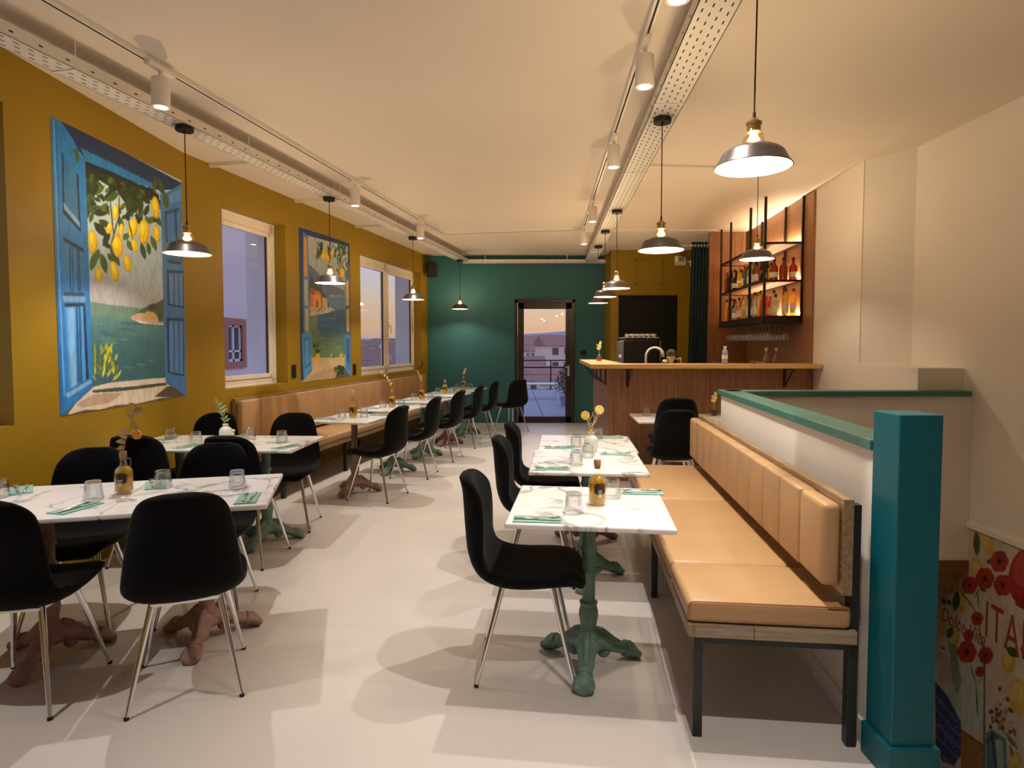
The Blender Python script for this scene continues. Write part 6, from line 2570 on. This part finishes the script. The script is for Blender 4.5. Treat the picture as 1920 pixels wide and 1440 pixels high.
('P',(87,156,218),(76,270,156,281,159,126,83,101)),
('P',(66,107,152),(897,780,984,827,984,327,886,325)),
('P',(206,176,120),(906,702,968,736,967,537,906,534)),
('P',(200,170,110),(904,504,972,512,971,337,904,341)),
('P',(68,137,202),(870,315,984,327,996,-2,870,68)),
('P',(45,96,152),(896,286,964,288,969,95,896,125))]
MURAL_C = [
('V',[(0,(175,160,141)),(0.4,(182,170,152)),(1,(185,173,155))]),
('P',(168,175,164),(85,471,273,581,446,640,467,349,297,256,95,331)),
('P',(152,160,147),(185,478,295,465,304,345,214,279)),
('P',(175,147,134),(95,488,169,505,201,458,192,392,136,372,102,399)),
('P',(122,124,104),(180,552,248,561,297,435,261,385,216,438,205,497)),
('E',(182,152,68),(439,975,41,16,39,-41)),
('E',(193,170,101),(429,984,25,10,24,-25)),
('E',(182,152,68),(381,866,42,15,25,-35)),
('E',(193,170,101),(371,872,25,9,15,-21)),
('E',(182,152,68),(192,766,62,11,-12,-40)),
('E',(193,170,101),(179,771,38,7,-7,-24)),
('E',(182,152,68),(278,730,33,11,17,-41)),
('E',(193,170,101),(271,737,20,7,10,-25)),
('E',(182,152,68),(239,595,29,10,9,-34)),
('E',(193,170,101),(232,601,18,6,5,-21)),
('E',(182,152,68),(613,619,42,14,3,-35)),
('E',(193,170,101),(604,623,26,9,2,-22)),
('E',(182,152,68),(678,531,60,25,14,-55)),
('E',(193,170,101),(664,538,37,15,9,-33)),
('E',(182,152,68),(120,592,28,9,3,-38)),
('E',(193,170,101),(114,598,17,5,2,-23)),
('E',(182,152,68),(87,640,29,8,2,-32)),
('E',(193,170,101),(81,645,18,5,2,-19)),
('E',(182,152,68),(672,320,41,18,2,-32)),
('E',(193,170,101),(663,323,24,11,2,-20)),
('L',(59,75,37),(365,996,377,910,-24,-6)),
('L',(59,75,37),(240,757,226,676,-29,-6)),
('L',(59,75,37),(210,618,179,562,-26,-4)),
('L',(59,75,37),(126,699,149,680,-18,-8)),
('L',(59,75,37),(168,707,191,688,-16,-7)),
('L',(59,75,37),(593,663,674,655,-16,-16)),
('L',(59,75,37),(125,516,161,518,-5,-6)),
('L',(59,75,37),(404,804,457,809,-4,-6)),
('L',(59,75,37),(449,914,474,905,-12,-8)),
('L',(68,72,49),(232,773,391,718,-5,-3)),
('L',(68,72,49),(391,718,463,564,-5,-2)),
('L',(68,72,49),(355,528,403,473,-5,-2)),
('L',(68,72,49),(403,473,420,365,-5,-2)),
('L',(68,72,49),(363,764,409,811,4,0)),
('L',(68,72,49),(402,739,386,794,5,2)),
('L',(68,72,49),(443,516,415,477,-3,-1)),
('E',(144,44,32),(555,932,35,8,2,-20)),
('E',(141,41,32),(543,915,35,8,2,-20)),
('E',(154,47,32),(517,909,36,9,2,-21)),
('E',(155,41,32),(503,920,37,8,2,-20)),
('E',(149,48,32),(516,937,36,8,2,-20)),
('E',(131,41,32),(541,943,35,7,2,-20)),
('E',(49,19,18),(529,926,13,3,1,-9)),
('E',(138,45,32),(464,854,38,9,2,-21)),
('E',(138,45,32),(451,837,38,10,2,-21)),
('E',(150,46,32),(424,830,38,10,2,-21)),
('E',(147,44,32),(409,841,39,10,2,-21)),
('E',(149,40,32),(422,858,39,9,2,-21)),
('E',(153,51,32),(450,865,38,9,2,-21)),
('E',(49,19,18),(437,847,14,4,1,-9)),
('E',(142,41,32),(582,860,34,9,2,-20)),
('E',(145,52,32),(571,844,35,9,2,-20)),
('E',(144,38,32),(545,837,35,9,1,-20)),
('E',(150,43,32),(531,848,36,9,2,-20)),
('E',(140,45,32),(543,865,35,9,2,-20)),
('E',(143,48,32),(569,871,34,9,2,-20)),
('E',(49,19,18),(557,854,12,3,1,-9)),
('E',(132,47,32),(354,804,34,9,2,-18)),
('E',(141,46,32),(342,788,34,9,1,-18)),
('E',(132,51,32),(317,782,34,9,2,-18)),
('E',(141,44,32),(304,791,34,9,1,-19)),
('E',(143,43,32),(316,807,34,8,1,-18)),
('E',(146,36,32),(341,813,34,8,1,-18)),
('E',(49,19,18),(329,797,12,3,1,-8)),
('E',(144,37,32),(358,571,42,13,2,-22)),
('E',(147,36,32),(344,551,42,13,1,-22)),
('E',(153,45,32),(313,541,42,14,2,-22)),
('E',(147,41,32),(296,552,43,13,2,-22)),
('E',(136,50,32),(311,572,42,13,2,-23)),
('E',(142,45,32),(342,581,42,13,2,-22)),
('E',(49,19,18),(327,561,15,4,1,-9)),
('E',(144,47,32),(411,703,25,7,1,-14)),
('E',(136,43,32),(403,691,25,7,1,-13)),
('E',(142,41,32),(384,686,26,7,1,-14)),
('E',(154,50,32),(374,693,26,7,1,-14)),
('E',(131,41,32),(383,705,26,7,1,-14)),
('E',(148,45,32),(402,710,25,7,1,-14)),
('E',(49,19,18),(393,698,9,3,1,-6)),
('E',(138,42,32),(483,599,30,10,1,-17)),
('E',(154,37,32),(473,585,30,10,1,-17)),
('E',(133,37,32),(451,577,30,10,1,-16)),
('E',(153,36,32),(439,585,31,10,1,-17)),
('E',(132,45,32),(450,600,30,10,2,-17)),
('E',(141,50,32),(472,607,30,10,2,-17)),
('E',(49,19,18),(461,592,10,4,1,-8)),
('E',(153,41,32),(353,627,23,7,1,-13)),
('E',(149,45,32),(345,616,23,7,1,-13)),
('E',(134,51,32),(328,611,23,8,1,-13)),
('E',(137,41,32),(319,616,24,8,1,-13)),
('E',(150,50,32),(327,628,23,7,1,-13)),
('E',(132,41,32),(344,633,23,7,1,-13)),
('E',(49,19,18),(336,622,8,3,1,-6)),
('E',(148,41,32),(438,529,19,7,1,-11)),
('E',(151,50,32),(432,520,20,7,1,-11)),
('E',(154,48,32),(418,515,19,7,1,-11)),
('E',(152,50,32),(410,520,19,7,1,-11)),
('E',(137,39,32),(417,529,19,7,1,-11)),
('E',(146,42,32),(431,534,19,7,1,-11)),
('E',(49,19,18),(424,524,7,3,0,-5)),
('E',(150,39,41),(685,913,96,18,-10,-90)),
('E',(168,68,65),(679,933,60,10,-7,-55)),
('P',(129,27,29),(623,838,706,838,708,812,646,811)),
('P',(141,32,36),(677,684,734,734,739,671,699,664)),
('P',(52,57,101),(85,373,194,354,301,301,309,187,260,122,171,101,111,115)),
('P',(122,127,155),(93,324,295,292,295,289,93,319)),
('P',(122,127,155),(96,273,298,250,298,246,97,268)),
('P',(122,127,155),(100,222,301,208,301,204,101,217)),
('P',(122,127,155),(104,171,304,166,304,162,104,167)),
('P',(122,127,155),(108,120,307,124,307,120,108,116)),
('L',(114,119,152),(208,273,215,269,-4,-2)),
('L',(114,119,152),(214,245,223,241,-4,-3)),
('L',(114,119,152),(182,200,190,195,-4,-3)),
('L',(114,119,152),(164,231,174,226,-4,-3)),
('L',(114,119,152),(229,304,245,301,-3,-3)),
('L',(114,119,152),(181,243,191,242,-3,-3)),
('L',(114,119,152),(203,206,212,200,-4,-2)),
('L',(114,119,152),(233,224,247,221,-3,-3)),
('L',(114,119,152),(272,155,281,151,-3,-2)),
('L',(114,119,152),(112,306,126,300,-4,-3)),
('L',(114,119,152),(175,186,182,183,-4,-3)),
('L',(114,119,152),(172,174,179,171,-4,-2)),
('L',(114,119,152),(215,216,229,213,-3,-3)),
('L',(114,119,152),(182,199,188,190,-4,-2)),
('L',(114,119,152),(248,192,262,193,-2,-3)),
('L',(114,119,152),(145,226,154,224,-4,-3)),
('L',(114,119,152),(221,288,234,285,-4,-3)),
('L',(114,119,152),(120,180,134,180,-3,-3)),
('L',(114,119,152),(233,225,247,219,-4,-2)),
('L',(114,119,152),(117,227,128,220,-4,-3)),
('L',(114,119,152),(156,297,168,294,-4,-3)),
('L',(114,119,152),(108,285,114,282,-4,-2)),
('L',(114,119,152),(136,312,145,306,-4,-2)),
('L',(114,119,152),(231,291,237,287,-3,-3)),
('L',(114,119,152),(130,273,145,273,-3,-2)),
('L',(114,119,152),(184,224,197,222,-4,-3)),
('L',(114,119,152),(123,244,139,240,-3,-3)),
('L',(114,119,152),(216,195,229,191,-3,-2)),
('L',(114,119,152),(157,310,172,306,-4,-3)),
('L',(114,119,152),(129,224,144,222,-3,-3)),
('L',(114,119,152),(126,225,142,220,-4,-3)),
('L',(114,119,152),(178,209,190,205,-4,-3)),
('L',(114,119,152),(233,201,239,197,-4,-2)),
('L',(114,119,152),(242,249,249,244,-4,-3)),
('L',(114,119,152),(247,291,257,287,-4,-2)),
('L',(114,119,152),(266,273,282,268,-4,-3)),
('L',(114,119,152),(180,282,197,280,-3,-2)),
('L',(114,119,152),(130,292,136,289,-4,-3)),
('L',(114,119,152),(228,304,242,303,-3,-3)),
('L',(114,119,152),(281,166,289,163,-3,-2)),
('P',(137,98,54),(303,274,466,289,472,203,313,132)),
('P',(106,70,36),(302,277,466,290,466,280,303,266)),
('P',(119,82,44),(309,248,466,271,466,268,309,245)),
('P',(119,82,44),(310,224,468,248,468,246,311,221)),
('P',(119,82,44),(312,200,469,225,469,223,312,197)),
('P',(119,82,44),(314,176,471,203,471,200,314,173)),
('P',(119,82,44),(316,152,473,180,473,177,316,149)),
('P',(185,175,152),(306,349,461,340,461,334,307,343)),
('P',(73,70,57),(436,637,461,563,485,209,473,204,452,519)),
('P',(78,109,118),(483,337,525,363,615,368,628,267,492,206)),
('P',(144,155,144),(540,343,594,354,610,259,560,236)),
('P',(47,75,86),(512,357,540,354,569,240,549,231)),
('E',(70,49,32),(512,368,11,5,1,-7)),
('E',(98,65,37),(548,440,11,5,1,-7)),
('E',(139,104,72),(590,426,11,5,1,-7)),
('E',(139,104,72),(570,411,11,5,1,-6)),
('E',(139,104,72),(579,446,11,4,1,-7)),
('E',(70,49,32),(614,499,11,4,1,-7)),
('E',(139,104,72),(579,400,11,4,1,-7)),
('E',(98,65,37),(567,406,11,4,1,-6)),
('E',(167,144,114),(552,425,11,5,1,-7)),
('E',(70,49,32),(519,422,12,4,1,-7)),
('E',(167,144,114),(622,466,11,4,1,-6)),
('E',(167,144,114),(567,426,10,4,1,-7)),
('E',(167,144,114),(579,426,11,4,1,-7)),
('E',(139,104,72),(571,466,11,4,1,-6)),
('E',(139,104,72),(572,387,11,5,0,-7)),
('E',(70,49,32),(556,426,11,5,1,-7)),
('E',(98,65,37),(595,426,11,4,1,-7)),
('E',(167,144,114),(622,386,11,4,1,-7)),
('E',(139,104,72),(575,410,11,4,1,-7)),
('E',(167,144,114),(593,407,11,4,1,-7)),
('E',(167,144,114),(589,487,11,4,1,-7)),
('E',(98,65,37),(570,436,11,5,1,-7)),
('E',(98,65,37),(557,349,11,5,1,-6)),
('E',(98,65,37),(638,402,11,4,1,-6)),
('E',(167,144,114),(605,446,11,4,1,-7)),
('E',(70,49,32),(640,470,11,4,1,-6)),
('E',(70,49,32),(583,420,11,5,1,-7)),
('E',(139,104,72),(546,411,11,4,1,-6)),
('E',(98,65,37),(494,310,11,5,1,-7)),
('E',(167,144,114),(642,433,11,4,1,-6)),
('E',(70,49,32),(506,416,12,5,1,-7)),
('E',(139,104,72),(604,455,11,4,1,-7)),
('E',(70,49,32),(520,332,12,5,1,-7)),
('E',(139,104,72),(547,424,11,5,1,-7)),
('E',(167,144,114),(601,464,11,4,1,-6)),
('E',(70,49,32),(527,394,11,5,1,-7)),
('E',(167,144,114),(546,411,12,4,1,-6)),
('E',(70,49,32),(592,396,11,4,1,-7)),
('E',(139,104,72),(588,417,11,4,1,-7)),
('E',(167,144,114),(573,421,11,5,1,-7)),
('E',(98,65,37),(523,403,11,4,1,-6)),
('E',(70,49,32),(562,514,10,4,0,-7)),
('E',(98,65,37),(626,471,11,4,1,-6)),
('E',(167,144,114),(535,401,11,4,1,-7)),
('E',(70,49,32),(546,402,11,4,1,-6)),
('E',(98,65,37),(514,420,12,4,1,-7)),
('L',(90,95,68),(569,389,689,377,-3,-3)),
('L',(90,95,68),(614,379,690,366,-8,-7)),
('L',(90,95,68),(654,423,672,397,-10,-5)),
('L',(90,95,68),(637,360,661,326,-9,-5)),
('L',(73,73,54),(570,372,530,460,4,2))]

# ------------------------------------------------------------------ painted murals: brush shapes laid over each other
def rasterise(ops, w, h, seed=1):
    SS = 2
    W2, H2 = w * SS, h * SS
    img = np.zeros((H2, W2, 3))
    yy = (np.arange(H2) + 0.5) / H2
    xx = (np.arange(W2) + 0.5) / W2
    for op in ops:
        if op[0] == 'V':
            ps = [p_ for p_, _ in op[1]]
            for ch in range(3):
                img[:, :, ch] = np.interp(yy, ps, [c[ch] for _, c in op[1]])[:, None]
        else:
            q = np.array(op[2]) / 1000.0
            if op[0] == 'P':
                pts = q.reshape(-1, 2)
            elif op[0] == 'E':
                an = np.arange(18) * (2 * PI / 18)
                pts = np.stack([q[0] + q[2] * np.cos(an) + q[4] * np.sin(an), q[1] + q[3] * np.cos(an) + q[5] * np.sin(an)], 1)
            else:
                tt = np.linspace(0, 1, 9)
                ww = np.abs(np.sin(PI * tt)) ** 0.8
                cx_, cy_ = q[0] + (q[2] - q[0]) * tt, q[1] + (q[3] - q[1]) * tt
                pts = np.concatenate([np.stack([cx_ + q[4] * ww, cy_ + q[5] * ww], 1), np.stack([cx_ - q[4] * ww, cy_ - q[5] * ww], 1)[::-1]])
            x0, y0 = pts.min(0)
            x1, y1 = pts.max(0)
            i0, i1 = max(0, int(y0 * H2)), min(H2, int(y1 * H2) + 2)
            j0, j1 = max(0, int(x0 * W2)), min(W2, int(x1 * W2) + 2)
            if i1 <= i0 or j1 <= j0:
                continue
            X, Y = np.meshgrid(xx[j0:j1], yy[i0:i1])
            ins = np.zeros(X.shape, bool)
            n = len(pts)
            for k in range(n):
                ax, ay = pts[k]
                bx_, by_ = pts[(k + 1) % n]
                if ay == by_:
                    continue
                c = ((ay > Y) != (by_ > Y)) & (X < (bx_ - ax) * (Y - ay) / (by_ - ay) + ax)
                ins ^= c
            img[i0:i1, j0:j1][ins] = op[1]
    img = img.reshape(h, SS, w, SS, 3).mean((1, 3))
    rs = np.random.RandomState(seed)
    nz = rs.rand(h // 8 + 2, w // 3 + 2)
    gy, gx = np.linspace(0, h // 8, h), np.linspace(0, w // 3, w)
    iy, ix = gy.astype(int), gx.astype(int)
    fy, fx = (gy - iy)[:, None], (gx - ix)[None, :]
    sm = (nz[iy][:, ix] * (1 - fy) * (1 - fx) + nz[iy + 1][:, ix] * fy * (1 - fx) + nz[iy][:, ix + 1] * (1 - fy) * fx + nz[iy + 1][:, ix + 1] * fy * fx)
    img *= (0.93 + 0.14 * sm)[:, :, None]
    return np.clip(img, 0, 255) / 255.0

def painting(name, ops, w, h, size, Mx, label, cat, seed):
    img = rasterise(ops, w, h, seed)
    lin_ = np.where(img <= 0.04045, img / 12.92, ((img + 0.055) / 1.055) ** 2.4)
    X, Y = np.meshgrid(np.linspace(0, size[0], w), np.linspace(0, size[1], h))
    V = np.stack([X.ravel(), Y.ravel(), np.zeros(w * h)], 1)
    idx = np.arange(w * h).reshape(h, w)
    F = np.stack([idx[:-1, :-1], idx[:-1, 1:], idx[1:, 1:], idx[1:, :-1]], -1).reshape(-1, 4)
    # back and rim so that the paint layer has a body
    nb = w * h
    B = np.array([(0, 0, -0.003), (size[0], 0, -0.003), (size[0], size[1], -0.003), (0, size[1], -0.003)])
    rim = [tuple([nb, nb + 3, nb + 2, nb + 1])]
    rim.append(tuple([nb, nb + 1] + list(idx[0, ::-1])))
    rim.append(tuple([nb + 1, nb + 2] + list(idx[::-1, -1])))
    rim.append(tuple([nb + 2, nb + 3] + list(idx[-1, :])))
    rim.append(tuple([nb + 3, nb] + list(idx[:, 0])))
    me = bpy.data.meshes.new(name)
    me.from_pydata(np.concatenate([V, B]).tolist(), [], F.tolist() + [tuple(int(q) for q in r_) for r_ in rim])
    at = me.color_attributes.new('paint', 'FLOAT_COLOR', 'POINT')
    c = np.ones((nb + 4, 4))
    c[:nb, :3] = lin_.reshape(-1, 3)
    c[nb:, :3] = 0.3
    at.data.foreach_set('color', c.ravel())
    me.materials.append(MATS['mural_paint'])
    o = bpy.data.objects.new(name, me)
    COL.objects.link(o)
    o.matrix_world = Mx
    return tag(o, label, cat)
def frame_matrix(o, ex, ey):
    ex, ey = Vector(ex).normalized(), Vector(ey).normalized()
    ez = ex.cross(ey)
    return Matrix(((ex.x, ey.x, ez.x, o[0]), (ex.y, ey.y, ez.y, o[1]), (ex.z, ey.z, ez.z, o[2]), (0, 0, 0, 1)))
painting('wall_mural', MURAL_A, 260, 320, (1.458, 1.838), frame_matrix((-2.8165, 3.745, 1.032), (0, 1, 0), (0, 0, 1)),
         'large painted mural of blue shutters opening on lemons and a bay', 'mural', 3)
o2 = M_SW @ Vector((0.0035, 1.806, 1.038))
painting('wall_mural', MURAL_B, 150, 250, (1.26, 1.80), frame_matrix(o2, (uL.x, uL.y, 0), (0, 0, 1)),
         'narrower painted mural of a doorway, orange villa and lake between the windows', 'mural', 5)
po = painting('stair_poster', MURAL_C, 170, 270, (1.3, 2.13), frame_matrix((3.3765, 4.80, -2.0), (0, -1, 0), (0, 0, 1)),
              'printed wall poster with poppies, lemons and red lettering down the stairwell', 'poster', 7)
ident = Matrix.Identity(4)
lettering('Dolce Vita', 0.105, 'letter_red', po, Matrix.Translation((0.15, 1.315, 0.0012)), shear=0.25, sx=0.98, sy=1.55, label='red script lettering')
lettering('ITALIA', 0.30, 'letter_red', po, Matrix.Translation((0.575, 1.40, 0.0012)), sx=0.62, sy=1.25, space=1.1, label='tall red capital lettering')
mb = MB()
mb.box(3.36, 3.381, -1.7, 5.10, 0.13, 0.17)
o = obj('trim_5', mb, 'white_paint')
o['kind'] = 'structure'
o['label'] = 'white dado trim above the stair poster'
